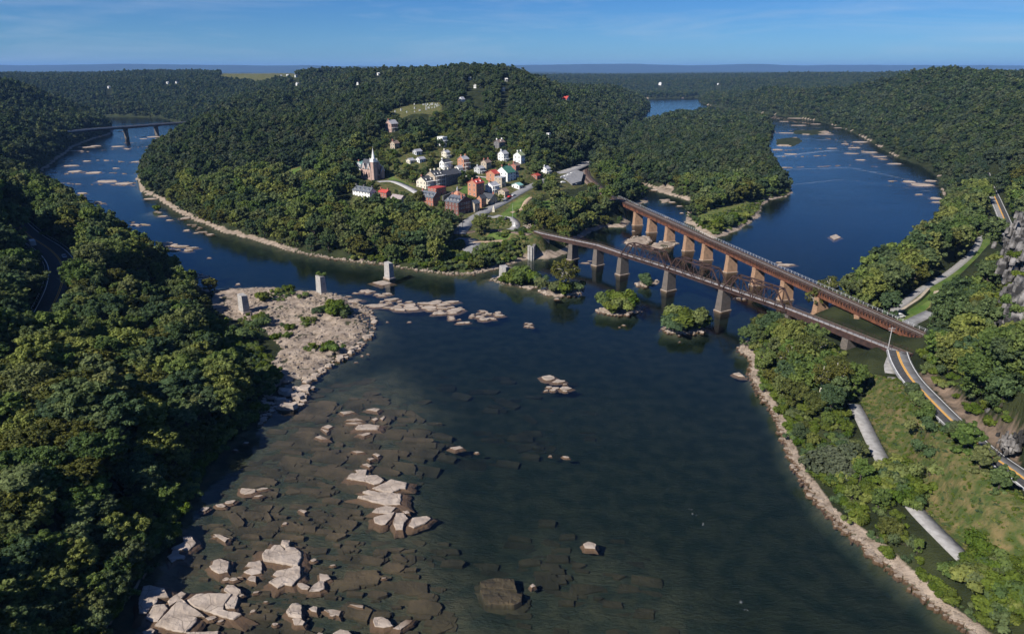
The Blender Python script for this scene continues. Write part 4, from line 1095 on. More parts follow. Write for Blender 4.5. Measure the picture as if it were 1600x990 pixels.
# the rails of the far highway bridge stay in view
tr_ = np.hypot(TX, TY)
keep &= ~(inside([(90, 208), (160, 197), (318, 188), (318, 194), (240, 199), (170, 205), (110, 212)], px_, py_ + 1) & (tr_ < 1320) & (tr_ > 900))
TX, TY, TZ, TS, TL, px_, py_, dep_ = [a_[keep] for a_ in (TX, TY, TZ, TS, TL, px_, py_, dep_)]
# hand-placed trees: px, py of the crown's middle, scale, model (or sycamore)
HAND = [(727, 300, .5, 4, 'small round green tree between the dark brick row and the tall orange brick house'), (762, 297, .36, 4, 'small dark tree in front of the white porch house below the orange house'), (783, 302, .4, 0, 'small tree beside the brown roofed street house'), (655, 304, .75, 5, 'olive tree beside the cream gabled house at the left of the row'), (640, 318, .8, 0, 'green tree right of the tan stone mill house'), (838, 262, 1.0, 2, 'big round dark tree right of the white house with olive green roof'), (770, 246, .8, 1, 'dark tree between the tan house and the white hill house'), (690, 318, .6, 1, 'dark tree in front of the red brick row house'), (640, 332, .9, 2, 'broad dark tree below the tan stone mill house'), (752, 352, .95, 2, 'round dark green tree standing alone beside the railway on the point'), (1292, 462, 1.0, 's', 'tall tree between the two bridges at the near bank'),
    (1272, 476, .8, 's', 'smaller tree in front of the rust girder bridge, left of the tall one')]
in_frame = (px_ > -25) & (px_ < 1625) & (py_ > 60) & (py_ < 1010)
size_px = TS / dep_
cand = np.nonzero(in_frame & (TL <= 1) & ~((TX < -200) & (TY < 420) & (TZ > 30)))[0]
order = cand[np.argsort(-size_px[cand])][:262]
chosen = np.zeros(len(TX), bool); chosen[order] = True
def region(x, y, sdv):
    if x < -40 and y < 330: return 'left'
    if x > 30 and y < 290: return 'right'
    if x > 120 : return 'upper_right'
    return 'town'
def place_tree(name, model, x, y, z, s, label, cat, group=None, rz=None, parts=('trunk', 'crown'), wide=1.0):
    crown, trk, R, h_ = model
    t = empty(name, (x, y, z), random.uniform(0, 6.28) if rz is None else rz)
    t.scale = (s * random.uniform(.92, 1.1), s * random.uniform(.92, 1.1), s * random.uniform(.9, 1.12))
    t.scale.x *= wide; t.scale.y *= wide
    tag(t, label, cat, group)
    link(parts[0], trk, t); link(parts[1], crown, t)
    return t
SYC_ZONE = A((1165, 520), (1240, 490), (1330, 520), (1375, 590), (1370, 640), (1320, 640), (1240, 650), (1190, 600), z=6)
n_left = 0
for i in order:
    x, y, z, s = TX[i], TY[i], TZ[i], TS[i]
    rg = region(x, y, 0)
    sdv = float(grid(SD, x, y))
    k = int(rng.integers(0, 6))
    if rg == 'right' and bool(inside(SYC_ZONE, np.array([x]), np.array([y]))[0]) and rng.random() < .72:
        place_tree('sycamore_tree', SYC[k % 3], x, y, z, s * .92, 'olive tree with white limbs showing on the near right bank below the bridges', 'tree', 'white limbed trees on the right bank'); continue
    olive = k == 5
    tone = 'olive' if olive else ['broad leafy green', 'upright green', 'wide spreading green', 'tall green', 'small round green'][k]
    edge = sdv < 12
    where = {'left': ('at the water edge of the left bank forest' if edge else ('in the left forest beside the highway' if z > 13 else 'deep inside the left bank forest')),
             'right': ('leaning over the stony shore of the near right bank' if edge else ('on the rocky slope right of the winding road' if z > 11.4 and x > 112 else 'between the right shore and the gravel towpath')),
             'upper_right': ('on the wooded slope above the right lawn' if z > 9 else 'in the tree belt between blue river and the lawn'), 'town': 'in the wood on the point below the town'}[rg]
    place_tree('broadleaf_tree', TREE_LOD[0 if dep_[i] < 330 else 1][k], x, y, z, s, '%s tree %s' % (tone, where), 'tree', {'left': 'trees of the left bank forest', 'right': 'trees of the near right bank', 'upper_right': 'trees beyond the bridges on the right bank', 'town': 'trees of the wood on the point'}[rg], wide=1.22 if rg == 'left' else 1.0)
for (hx, hy, s, k, lab) in HAND:
    gx, gy, gzz = hit(hx, hy + 14)
    place_tree('sycamore_tree' if k == 's' else 'broadleaf_tree', SYC[1] if k == 's' else TREE_LOD[0][k], gx, gy, gzz, s, lab, 'tree')
rest = ~chosen
def near_rest(m, name, label, seed):
    for lod in (0, 1, 2, 3):
        q = m & rest & (TL == lod)
        yield lod, q
regs = [('left_bank', TX < -60, 'left bank and its hills'), ('town_hill', (TX >= -60) & (TX < 60 + TY * .19) , 'wooded hill round the town'), ('right_bank', (TX >= 60 + TY * .19), 'right bank')]
a_az = TX / np.maximum(TY, 1)
isl_m = inside(ISLANDS[0], TX, TY)
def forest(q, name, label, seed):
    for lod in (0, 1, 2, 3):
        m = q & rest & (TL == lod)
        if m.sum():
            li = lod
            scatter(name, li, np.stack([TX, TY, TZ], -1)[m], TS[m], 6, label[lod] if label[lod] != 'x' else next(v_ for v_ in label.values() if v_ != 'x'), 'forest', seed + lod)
leftb = ~isl_m & (((TX < -40) & (TY < 330)) | ((a_az < -.42) & (TY < 760)))
rightb = ~isl_m & ~leftb & (a_az > .30)
townb = ~isl_m & ~leftb & ~rightb & (TY < 1250)
farb = ~isl_m & ~leftb & ~rightb & ~townb
forest(isl_m, 'island_forest', {0: 'x', 1: 'near end of the long wooded island in the right river', 2: 'middle of the long wooded island in the right river', 3: 'far end of the long wooded island in the right river'}, 10)
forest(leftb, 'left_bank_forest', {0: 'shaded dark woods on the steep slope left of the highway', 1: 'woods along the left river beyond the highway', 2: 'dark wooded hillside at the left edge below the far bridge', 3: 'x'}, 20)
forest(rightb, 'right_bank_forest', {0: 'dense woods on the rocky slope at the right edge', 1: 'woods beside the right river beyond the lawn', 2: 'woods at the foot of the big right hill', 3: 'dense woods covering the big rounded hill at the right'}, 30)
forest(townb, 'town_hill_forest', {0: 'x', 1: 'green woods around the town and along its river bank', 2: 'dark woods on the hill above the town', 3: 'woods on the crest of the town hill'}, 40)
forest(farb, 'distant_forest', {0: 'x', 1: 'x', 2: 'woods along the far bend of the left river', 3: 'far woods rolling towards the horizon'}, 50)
# ------------------------------------------------------------------ the rusty girder railway bridge
def v2(p): return Vector((p[0], p[1]))
PB = [at(*q) for q in [(968, 340), (988, 352), (1012, 363), (1037, 377), (1065, 392), (1098, 406), (1133, 425), (1171, 446), (1219, 468)]]
fit_y = np.array([p[1] for p in PB]); fit_x = np.array([p[0] for p in PB])
kx, cx0 = np.polyfit(fit_y, fit_x, 1)
RB_D = Vector((-kx, -1.0)).normalized()             # from the town towards the near bank
RB_N = Vector((-RB_D.y, RB_D.x))                    # across, away from the camera
RB_O = Vector((kx * 505 + cx0, 505))
RB_L = (505 - 206) / -RB_D.y
rb = empty('railway_bridge', (RB_O.x, RB_O.y, 0), math.atan2(RB_D.y, RB_D.x))
tag(rb, 'long rusty girder railway bridge on brown stone piers with two tracks', 'railway bridge')
# local frame: x along the bridge, y across (0 = near edge, 10 = far edge)
W = 6.2
mb = MB()
for i in range(12):
    x0, x1 = RB_L * i / 12 + .06, RB_L * (i + 1) / 12 - .06
    for y in (.5, W - .9): mb.box(x0, x1, y, y + .4, 9.3, 11.6)
    for y in (.36, W - 1.04): mb.box(x0, x1, y, y + .68, 9.22, 9.3); mb.box(x0, x1, y, y + .68, 11.6, 11.68)
    for k in range(9): mb.box(x0 + (x1 - x0) * (k + .5) / 9 - .07, x0 + (x1 - x0) * (k + .5) / 9 + .07, .34, .5, 9.3, 11.6)
mb.build('girder', M['rust'], rb)
mb = MB(); mb.box(0, RB_L, .2, W - .2, 11.72, 11.98)
mb.build('deck', M['tie'], rb)
mb = MB()
for k in range(int(RB_L / 1.6)):
    x = k * 1.6 + .4
    if x > RB_L * .45: mb.bar((x, -.35, 11.45), (x, .33, 10.6), .22, .3)
    mb.box(x - .14, x + .14, -.35, .2, 11.5, 11.72)
mb.build('bracket', M['rust_dark'], rb)
for cy_ in (1.75, 4.45):
    mb = MB()
    for k in range(int(RB_L / .62)): mb.box(k * .62, k * .62 + .26, cy_ - 1.1, cy_ + 1.1, 11.98, 12.13)
    tr = mb.build('track', M['tie'], rb)
    for s in (-.55, .55):
        mb = MB(); mb.box(0, RB_L, cy_ + s - .06, cy_ + s + .06, 12.13, 12.3); mb.build('rail', M['rail'], tr)
mb = MB(); mb.box(0, RB_L, 2.92, 3.28, 11.98, 12.06); mb.build('walkway', M['walk'], rb)
for side, y in (('far', W + .1), ('near', -.28)):
    mb = MB()
    n = int(RB_L / 2.6)
    for k in range(n + 1):
        if side == 'near' and (k * 2.6 < RB_L * .0): continue
        mb.box(k * 2.6 - .06, k * 2.6 + .06, y - .05, y + .05, 11.5, 13.05)
    for z in (12.5, 13.0): mb.bar((0, y, z), (RB_L, y, z), .05)
    mb.build('railing', M['steel' if side == 'far' else 'rust_dark'], rb)
def pier_mesh(L, T, z0, z1, batter=.06, nose=True, cap=True):
    """stone pier: long axis local y, thickness local x, pointed nose upstream, base plinth, cap"""
    mb = MB()
    def ring(e):
        t, a, b = T / 2 + e, -e, L + e
        return [(-t, a + (.5 if nose else 0)), (0, a - (.55 if nose else 0)), (t, a + (.5 if nose else 0)), (t, b), (-t, b)] if nose else [(-t, a), (t, a), (t, b), (-t, b)]
    lo, hi = ring((z1 - z0) * batter), ring(0)
    n = len(lo)
    vs = [(*p, z0) for p in lo] + [(*p, z1) for p in hi]
    mb.add(vs, [tuple(reversed(range(n))), tuple(range(n, 2 * n))] + [(i, (i + 1) % n, n + (i + 1) % n, n + i) for i in range(n)])
    return mb, ring
pts = [0.0]
for i, p in enumerate(PB + [(PB[-1][0] + 6.0, PB[-1][1] - 23.5), (PB[-1][0] + 11.7, PB[-1][1] - 47)]):
    s = (v2(p) - RB_O).dot(RB_D)
    mb, ring = pier_mesh(5.6, 2.5, -2.5, 9.2, .05)
    pr = mb.build('pier', M['pierbrick'], rb, (s, .2, 0))
    mb = MB(); mb.prism([(x * 1.06, y) for x, y in ring(.18)], 8.55, 8.95); mb.build('pier_cap', M['pierbrick'], pr)
    mb = MB(); mb.prism([(x, y) for x, y in ring(.85)], -2.5, .3); mb.build('footing', M['rock_pale'], pr)

# ------------------------------------------------------------------ the old truss bridge
WP = [(12.5, 394), (16.5, 388), (32.7, 372), (45.2, 360), (55.7, 342.4), (74.0, 314.9), (91.4, 285.0), (108.6, 255.2), (120.5, 229.5), (130.0, 208.5)]
tb = empty('truss_bridge', (WP[0][0], WP[0][1], 0))
tag(tb, 'dark rusty truss bridge on grey stone piers in front of the girder bridge', 'truss bridge')
o2 = Vector((WP[0][0], WP[0][1], 0))
TZ0 = 11.3
def off(p, d, k, z):
    n = Vector((-d.y, d.x))
    return Vector((p[0] + n.x * k, p[1] + n.y * k, z)) - o2
TW = 4.6
dirs = [(v2(WP[i + 1]) - v2(WP[i])).normalized() for i in range(len(WP) - 1)]
nd = [dirs[0]] + [((dirs[i] + dirs[i + 1]) / 2).normalized() for i in range(len(dirs) - 1)] + [dirs[-1]]
def seg(mb, i, k0, k1, z0, z1, m=0):
    a, b = WP[i], WP[i + 1]
    mb.hexa([off(a, nd[i], k0, z0), off(b, nd[i + 1], k0, z0), off(b, nd[i + 1], k1, z0), off(a, nd[i], k1, z0)],
            [off(a, nd[i], k0, z1), off(b, nd[i + 1], k0, z1), off(b, nd[i + 1], k1, z1), off(a, nd[i], k1, z1)], m)
deck = MB(); walk = MB(); gird = MB(); rails = MB(); post = MB()
for i in range(len(WP) - 1):
    seg(deck, i, .2, TW - .2, TZ0 - .35, TZ0)
    seg(walk, i, .25, 1.75, TZ0 + .02, TZ0 + .14)
    a, b = WP[i], WP[i + 1]
    for k in (2.3, 3.5): rails.bar(off(a, nd[i], k, TZ0 + .2), off(b, nd[i + 1], k, TZ0 + .2), .12, .18)
    L = math.dist(a, b); n = max(2, int(L / 2.4))
    if i not in (4, 5, 6):
        seg(gird, i, .35, .75, TZ0 - 2.2, TZ0 - .36); seg(gird, i, TW - .75, TW - .35, TZ0 - 2.2, TZ0 - .36)
        seg(gird, i, .22, .88, TZ0 - 2.28, TZ0 - 2.2)
    else:
        seg(gird, i, .6, TW - .6, TZ0 - .9, TZ0 - .36)
    for kk in ((.2, TW - .1) if i not in (4, 5, 6) else (.4,)):
        for q in range(n + 1):
            c = v2(a).lerp(v2(b), q / n); d_ = nd[i].lerp(nd[i + 1], q / n)
            post.bar(off(c, d_, kk, TZ0 - .1), off(c, d_, kk, TZ0 + 1.15), .09)
        for z in (.6, 1.12): post.bar(off(a, nd[i], kk, TZ0 + z), off(b, nd[i + 1], kk, TZ0 + z), .06)
deck.build('deck', M['tie'], tb); walk.build('walkway', M['walk'], tb); gird.build('girder', M['rust_dark'], tb); rails.build('rails', M['rail'], tb); post.build('railing', M['rust_dark'], tb)
def truss(i):
    a, b = v2(WP[i]), v2(WP[i + 1])
    d = (b - a).normalized(); n = Vector((-d.y, d.x)); L = (b - a).length
    root = empty('truss_span'); root.parent = tb
    H0, H1 = TZ0 - 1.15, TZ0 + 6.3
    NP = 6
    def P(k, t, z): q = a + d * (L * t) + n * k; return Vector((q.x, q.y, z)) - o2
    for k in (.05, TW - .05):
        mb = MB()
        mb.bar(P(k, .004, H0), P(k, .996, H0), .42, .5)
        mb.bar(P(k, 1 / NP, H1), P(k, 1 - 1 / NP, H1), .45, .5)
        mb.bar(P(k, .006, H0), P(k, 1 / NP, H1), .46, .5); mb.bar(P(k, .994, H0), P(k, 1 - 1 / NP, H1), .46, .5)
        for j in range(1, NP): mb.bar(P(k, j / NP, H0), P(k, j / NP, H1), .26, .3)
        for j in range(1, NP // 2): mb.bar(P(k, j / NP, H1), P(k, (j + 1) / NP, H0), .22, .24); mb.bar(P(k, 1 - j / NP, H1), P(k, 1 - (j + 1) / NP, H0), .22, .24)
        mb.bar(P(k, 2 / NP, H0), P(k, 3 / NP, H1), .14); mb.bar(P(k, 4 / NP, H0), P(k, 3 / NP, H1), .14)
        for j in range(NP): mb.bar(P(k, (j + .5) / NP, (H0 + H1) / 2), P(k, (j + (1 if j < 3 else 0)) / NP, H0), .12)
        mb.build('truss', M['rust_dark'], root)
    mb = MB()
    for j in range(1, NP): mb.bar(P(0, j / NP, H1), P(TW, j / NP, H1), .24, .35)
    for j in range(1, NP - 1): mb.bar(P(0, j / NP, H1), P(TW, (j + 1) / NP, H1), .12); mb.bar(P(TW, j / NP, H1), P(0, (j + 1) / NP, H1), .12)
    mb.build('top_bracing', M['rust_dark'], root); mb = MB()
    mb.bar(P(TW / 2, .01, H0), P(TW / 2, .99, H0), .2)
    for j in range(NP + 1): mb.bar(P(0, min(max(j / NP, .01), .99), H0), P(TW, min(max(j / NP, .01), .99), H0), .3, .5)
    mb.build('floor_beams', M['rust_dark'], root)
for i in (4, 5, 6): truss(i)
for j, i in enumerate((1, 2, 3, 4, 5, 6, 7, 8)):
    top = TZ0 - 2.3 if i not in (5, 6) else TZ0 - 1.45
    mb, ring = pier_mesh(4.9 if i != 1 else 5.0, 2.6 if i != 1 else 4.2, -3 if i != 1 else 0, top, .055, nose=False)
    d_ = nd[i]
    pr = mb.build('pier', M['pierstone'] if i != 1 else M['ruin'], tb, off(WP[i], d_, -.15, 0), math.atan2(d_.y, d_.x))
    if 1 < i < 8:
        mb = MB(); mb.prism(ring(.9), -3, .4); mb.build('footing', M['rock_pale'], pr)

# ------------------------------------------------------------------ the far highway bridge
FB = [at(88, 207.5, 17), at(150, 201.5, 17), at(200, 198, 17), at(250, 194, 17), at(320, 189.5, 17)]
fb = empty('highway_bridge', (FB[0][0], FB[0][1], 0))
tag(fb, 'far low highway bridge on three concrete piers across the upper left river', 'highway bridge')
fo_ = Vector((FB[0][0], FB[0][1], 0))
def fseg(mb, i, k0, k1, z0, z1):
    d0 = (v2(FB[min(i + 1, 4)]) - v2(FB[max(i - 1, 0)])).normalized(); d1 = (v2(FB[min(i + 2, 4)]) - v2(FB[i])).normalized()
    def o_(p, d, k, z): return Vector((p[0] + d.y * k, p[1] - d.x * k, z)) - fo_
    a, b = FB[i], FB[i + 1]
    mb.hexa([o_(a, d0, k0, z0), o_(a, d0, k1, z0), o_(b, d1, k1, z0), o_(b, d1, k0, z0)], [o_(a, d0, k0, z1), o_(a, d0, k1, z1), o_(b, d1, k1, z1), o_(b, d1, k0, z1)])
dk, gd, pp = MB(), MB(), MB()
for i in range(4):
    fseg(dk, i, -5.5, 5.5, 16.6, 17.1); fseg(gd, i, -4.4, 4.4, 14.4, 16.6)
    fseg(pp, i, 5.2, 5.5, 17.1, 18.1); fseg(pp, i, -5.5, -5.2, 17.1, 18.1)
dk.build('deck', M['gravel'], fb); gd.build('girder', M['rust_dark'], fb); pp.build('parapet', M['walk'], fb)
for (qx, qy) in ((199, 212.5), (246, 208.5), (291, 205.5)):
    X_, Y_ = at(qx, qy)
    cand_ = min(((v2(FB[i]).lerp(v2(FB[i + 1]), t_ / 20)) for i in range(4) for t_ in range(21)), key=lambda c: abs(c.x / c.y - X_ / Y_))
    mb = MB(); mb.box(-1.6, 1.6, -3.2, 3.2, -3, 12.2)
    mb.hexa([(-1.6, -3.2, 12.2), (1.6, -3.2, 12.2), (1.6, 3.2, 12.2), (-1.6, 3.2, 12.2)], [(-1.8, -5, 14.4), (1.8, -5, 14.4), (1.8, 5, 14.4), (-1.8, 5, 14.4)])
    mb.build('pier', M['pierstone'], fb, (cand_.x - fo_.x, cand_.y - fo_.y, 0), math.atan2((FB[4][1] - FB[0][1]), (FB[4][0] - FB[0][0])))

# ------------------------------------------------------------------ the three ruined piers of a vanished bridge
for (qx, qy, z0, hh, lab) in [(381, 489, .9, 8.2, 'square grey stone pier standing alone on the rock shelf, with bare top'), (502, 460, .3, 9.0, 'square grey stone pier at the rock shelf tip with a bush on top'),
                              (608, 436, 0, 8.6, 'square grey stone pier standing in open water off the wooded shore')]:
    X_, Y_ = at(qx, qy, z0)
    mb = MB()
    def rg_(e, z): return [(-2.1 - e, -1.3 - e, z), (2.1 + e, -1.3 - e, z), (2.1 + e, 1.3 + e, z), (-2.1 - e, 1.3 + e, z)]
    mb.hexa(rg_(.28, -1.8), rg_(0, hh - .5))
    p_ = empty('ruined_pier', (X_, Y_ + 1, z0), math.radians(-45)); tag(p_, lab, 'ruined pier', 'ruined stone piers of a vanished bridge')
    mb.build('shaft', M['ruin'], p_)
    mb = MB(); mb.hexa([(x * 1.03, y * 1.03, z) for x, y, z in rg_(0, hh - .5)], [(x * 1.02, y * 1.02, hh - (.0 if k != 2 else .35)) for k, (x, y, z) in enumerate(rg_(0, 0))]); mb.build('cap', M['ruin'], p_)
    mb = MB(); mb.hexa(rg_(.75, -2.2), rg_(.62, .8)); mb.build('footing', M['rock_pale'], p_)
# ------------------------------------------------------------------ houses
YAW = math.radians(51.5)
def window(mb_parent, face, u, z, wd, hg, L, Wd, frame='white', name='window'):
    """a window on one face of a house in its local frame (x along the long side, y back, gable at x = 0)"""
    mb = MB()
    t = .09
    def P(a, b, dpt):
        if face == 'gable': return (-dpt, a, b)
        if face == 'front': return (a, -dpt, b)
        if face == 'end': return (L + dpt, a, b)
        return (a, Wd + dpt, b)
    def plate(a0, a1, b0, b1, d0, d1, m):
        vs = [P(a0, b0, d0), P(a1, b0, d0), P(a1, b1, d0), P(a0, b1, d0), P(a0, b0, d1), P(a1, b0, d1), P(a1, b1, d1), P(a0, b1, d1)]
        mb.add(vs, [(0, 1, 2, 3), (7, 6, 5, 4), (0, 4, 5, 1), (1, 5, 6, 2), (2, 6, 7, 3), (3, 7, 4, 0)], m)
    plate(u - wd / 2 - t, u + wd / 2 + t, z - t, z + hg + t, 0.01, .05, 0)
    plate(u - wd / 2, u + wd / 2, z, z + hg / 2 - .03, .052, .06, 1)
    plate(u - wd / 2, u + wd / 2, z + hg / 2 + .03, z + hg, .052, .06, 1)
    return mb.build(name, [M[frame], M['glass']], mb_parent)

def house(name, label, spot, L, Wd, h, roofh, wall, roof, ridge='L', chim=0, dorm=0, porch=0, rows=2, gcols=2, fcols=3, yaw=YAW, cat='house', group=None, cmat='brick', base=None, frame='white', door=True, small=False, dormface='front', flat=False, sink=3.0):
    """corner at the ground seen at spot; the long side runs right and away, the gable left and away"""
    if base is None: base = hit(*spot)
    x, y, z = base
    R = empty(name, (x, y, z), yaw)
    if not small: R.scale = (.93, .93, .93)
    tag(R, label, cat, group)
    # the footprint lies along +x (right, away) and +y (left, away)
    mb = MB()
    if flat:
        mb.box(0, L, 0, Wd, -sink, h); mb.build('wall', M[wall], R)
        mb = MB(); mb.box(-.2, L + .2, -.2, Wd + .2, h, h + .35); rf = mb.build('roof', M[roof], R)
        apex = h + .35
    else:
        if ridge == 'L':
            g0 = [(0, 0, -sink), (0, Wd, -sink), (0, Wd, h), (0, Wd / 2, h + roofh), (0, 0, h)]; g1 = [(L, p[1], p[2]) for p in g0]
        else:
            g0 = [(0, 0, -sink), (L, 0, -sink), (L, 0, h), (L / 2, 0, h + roofh), (0, 0, h)]; g1 = [(p[0], Wd, p[2]) for p in g0]
        f = [(0, 1, 2, 3, 4), (9, 8, 7, 6, 5)] + [(i, 5 + i, 5 + (i + 1) % 5, (i + 1) % 5) for i in range(5)]
        if ridge == 'L': f = [tuple(reversed(q)) for q in f]
        f = [tuple(reversed(q)) for q in f]
        mb.add(g0 + g1, f); mb.build('wall', M[wall], R)
        mb = MB(); o = .45; th = .22
        if ridge == 'L':
            k = roofh / (Wd / 2)
            for s in (0, 1):
                ye, yr = (-o, Wd / 2) if s == 0 else (Wd + o, Wd / 2)
                ze, zr = h - o * k, h + roofh
                q = [(-o, ye, ze + .03), (L + o, ye, ze + .03), (L + o, yr, zr + .03), (-o, yr, zr + .03)]
                if s: q = q[::-1]
                mb.hexa(q, [(a, b, c + th) for a, b, c in q])
        else:
            k = roofh / (L / 2)
            for s in (0, 1):
                xe, xr = (-o, L / 2) if s == 0 else (L + o, L / 2)
                ze, zr = h - o * k, h + roofh
                q = [(xe, -o, ze + .03), (xr, -o, zr + .03), (xr, Wd + o, zr + .03), (xe, Wd + o, ze + .03)]
                if s: q = q[::-1]
                mb.hexa(q, [(a, b, c + th) for a, b, c in q])
        rf = mb.build('roof', M[roof], R)
        apex = h + roofh
    for i in range(chim):
        mb = MB()
        if ridge == 'L': cxx, cyy = [(.7, Wd * .5), (L - .7, Wd * .5), (L * .5, Wd * .5), (.7, Wd * .28)][i]
        else: cxx, cyy = [(L * .5, .7), (L * .5, Wd - .7), (L * .5, Wd * .5), (L * .3, .7)][i]
        mb.box(cxx - .45, cxx + .45, cyy - .6, cyy + .6, h * .9, apex + 1.3); mb.box(cxx - .55, cxx + .55, cyy - .7, cyy + .7, apex + 1.3, apex + 1.5)
        mb.build('chimney', M[cmat], rf)
    for i in range(dorm):
        mb = MB(); u = (i + .5) / dorm; dw = .65
        if ridge == 'L':      # dormers on the front slope
            xc = L * u; y0 = Wd * .10; zb = h + roofh * .22; zt = zb + 1.35; y1 = Wd * .42
            mb.hexa([(xc - dw, y0, zb), (xc + dw, y0, zb), (xc + dw, y1, zb), (xc - dw, y1, zb)], [(xc - dw, y0, zt), (xc + dw, y0, zt), (xc + dw, y1, zt), (xc - dw, y1, zt)], 0)
            mb.add([(xc - dw - .15, y0 - .1, zt), (xc + dw + .15, y0 - .1, zt), (xc, y0 - .1, zt + .6), (xc - dw - .15, y1 + .3, zt), (xc + dw + .15, y1 + .3, zt), (xc, y1 + .3, zt + .6)], [(0, 1, 2), (5, 4, 3), (0, 2, 5, 3), (2, 1, 4, 5)], 1)
            mb.box(xc - .4, xc + .4, y0 - .06, y0 - .01, zb + .3, zt - .1, 2)
        else:                  # dormers on the slope that faces left
            yc = Wd * u; x0 = L * .10; zb = h + roofh * .22; zt = zb + 1.35; x1 = L * .42
            mb.hexa([(x0, yc - dw, zb), (x1, yc - dw, zb), (x1, yc + dw, zb), (x0, yc + dw, zb)], [(x0, yc - dw, zt), (x1, yc - dw, zt), (x1, yc + dw, zt), (x0, yc + dw, zt)], 0)
            mb.add([(x0 - .1, yc - dw - .15, zt), (x0 - .1, yc + dw + .15, zt), (x0 - .1, yc, zt + .6), (x1 + .3, yc - dw - .15, zt), (x1 + .3, yc + dw + .15, zt), (x1 + .3, yc, zt + .6)], [(2, 1, 0), (3, 4, 5), (3, 5, 2, 0), (5, 4, 1, 2)], 1)
            mb.box(x0 - .06, x0 - .01, yc - .4, yc + .4, zb + .3, zt - .1, 2)
        mb.build('dormer', [M['white'], M[roof], M['glass']], rf)
    st = h / max(rows, 1)
    for r_ in range(rows):
        zz = r_ * st + st * .32
        for c in range(gcols): window(R, 'gable', Wd * (c + .5) / gcols, zz, .95, st * .46, L, Wd, frame)
        for c in range(fcols):
            if porch and r_ < porch: continue
            if door and r_ == 0 and c == fcols // 2: continue
            window(R, 'front', L * (c + .5) / fcols, zz, .95, st * .46, L, Wd, frame)
    if door and fcols:
        mb = MB(); xd = L * (fcols // 2 + .5) / fcols; mb.box(xd - .55, xd + .55, -.07, -.01, 0, 2.2); mb.build('door', M['black'], R)
    if porch:
        mb = MB()
        for r_ in range(1, porch + 1):
            mb.box(.05, L - .05, -1.9, -.01, r_ * st - .18, r_ * st)
            for k in range(5): mb.box(.1 + (L - .35) * k / 4, .25 + (L - .35) * k / 4, -1.85, -1.7, (r_ - 1) * st - (sink * .5 if r_ == 1 else 0), r_ * st - .18)
            if r_ < porch: mb.box(.1, L - .1, -1.83, -1.75, r_ * st + .75, r_ * st + .85)
        mb.box(-.1, L + .1, -2.1, -.01, porch * st, porch * st + .12)
        mb.build('porch', M['white'], R)
    return R

HS = 'houses of the river town'
H_ = lambda nm, lab, spot, L, Wd, h, rh, wall, roof, **k: house(nm, lab, spot, L, Wd, h, rh, wall, roof, group=HS, **k)
H_('gabled_house', 'cream gabled house with dark gallery openings, left end of the grey stone row', (666, 296), 10, 11, 6, 3.6, 'offwhite', 'slate', chim=2, porch=2, gcols=3, dorm=2)
H_('gabled_house', 'tall stone house with three storeys of white porches in the middle of the grey row', (680.5, 294.5), 10.5, 11, 9.6, 3.8, 'tanstone', 'slate', chim=3, porch=3, rows=3, dorm=3, cmat='offwhite')
H_('stone_row_house', 'long dark grey stone building with slate roof, right end of the terrace row', (695, 292), 20, 11, 9, 3.4, 'greystone', 'slate', chim=3, rows=3, fcols=7, dorm=0, cmat='offwhite')
H_('gabled_house', 'white gabled house with black roof and porch just above the long grey stone row', (694.5, 267), 9, 6, 6.5, 2.6, 'white', 'slate', porch=2, chim=1, cmat='white')
H_('brick_tower_house', 'tall narrow orange brick house with twin chimneys above the white cottage', (725, 268), 7, 7.5, 10, 2.4, 'orangebrick', 'greyroof', chim=2, porch=2, rows=3, cmat='orangebrick')
H_('gabled_house', 'small white cottage with pale porch at the foot of the tall orange brick house', (717, 272), 6.5, 5, 5, 1.8, 'white', 'greyroof', porch=1)
H_('gabled_house', 'pale grey house with tin roof left of the tan brown roofed house', (750, 272), 6.5, 7, 4.6, 1.8, 'greywall', 'greyroof', porch=1, chim=1, cmat='greywall')
H_('gabled_house', 'tan house with brown roof and two chimneys behind the pale grey house', (760, 266.5), 7, 6.5, 6.6, 2.2, 'tanstone', 'brownroof', chim=2, cmat='brick')
H_('big_gabled_house', 'biggest white gabled house with green roof and red brick chimneys, in the town middle', (793, 284.5), 11, 13, 7.5, 4.6, 'white', 'greenroof', chim=2, gcols=3, rows=3, cmat='brick')
H_('gabled_house', 'bright orange house with dark red roof left of the biggest white gable', (773, 284), 7, 9.5, 6.5, 2.6, 'orangebrick', 'redroof', gcols=1, rows=2, chim=0)
H_('stone_block_house', 'square flat roofed pale stone house in front of the biggest white gable', (784, 293.5), 5.5, 8, 8, 0, 'tanstone', 'greyroof', flat=True, rows=3)
H_('gabled_house', 'white house with dark grey roof and porches below the orange house', (770, 302.5), 8, 8, 6, 2.4, 'white', 'greyroof', porch=2, chim=1)
H_('brick_town_house', 'tall orange brick house with white trim and red roof above the waterfront row', (744.5, 308.5), 9.5, 9, 10.5, 2.5, 'orangebrick', 'redroof', chim=2, rows=3, dorm=2, cmat='orangebrick')
H_('brick_town_house', 'low red brick house with bright red flat roof behind the dormered brick row', (682, 307), 11, 9, 6, 0, 'brick', 'redroof', flat=True, gcols=3)
H_('dormered_row_house', 'red brick row house with slate roof and four white dormers, leftmost by the dark trees', (677, 324), 8, 15, 7, 3.4, 'brick', 'slate_blue', ridge='W', dorm=4, chim=2, gcols=5)
H_('dormered_row_house', 'biggest dark brick row house with white dormers facing the main street', (716.5, 337), 15, 13, 9, 3.6, 'darkbrick', 'slate_blue', ridge='W', dorm=4, chim=4, gcols=4, rows=3, fcols=6)
H_('narrow_street_house', 'narrow tan stone house with blue slate roof, nearest the foot of the main street', (742, 332), 5.5, 5, 6.2, 2, 'tanstone', 'slate_blue', gcols=1, fcols=2)
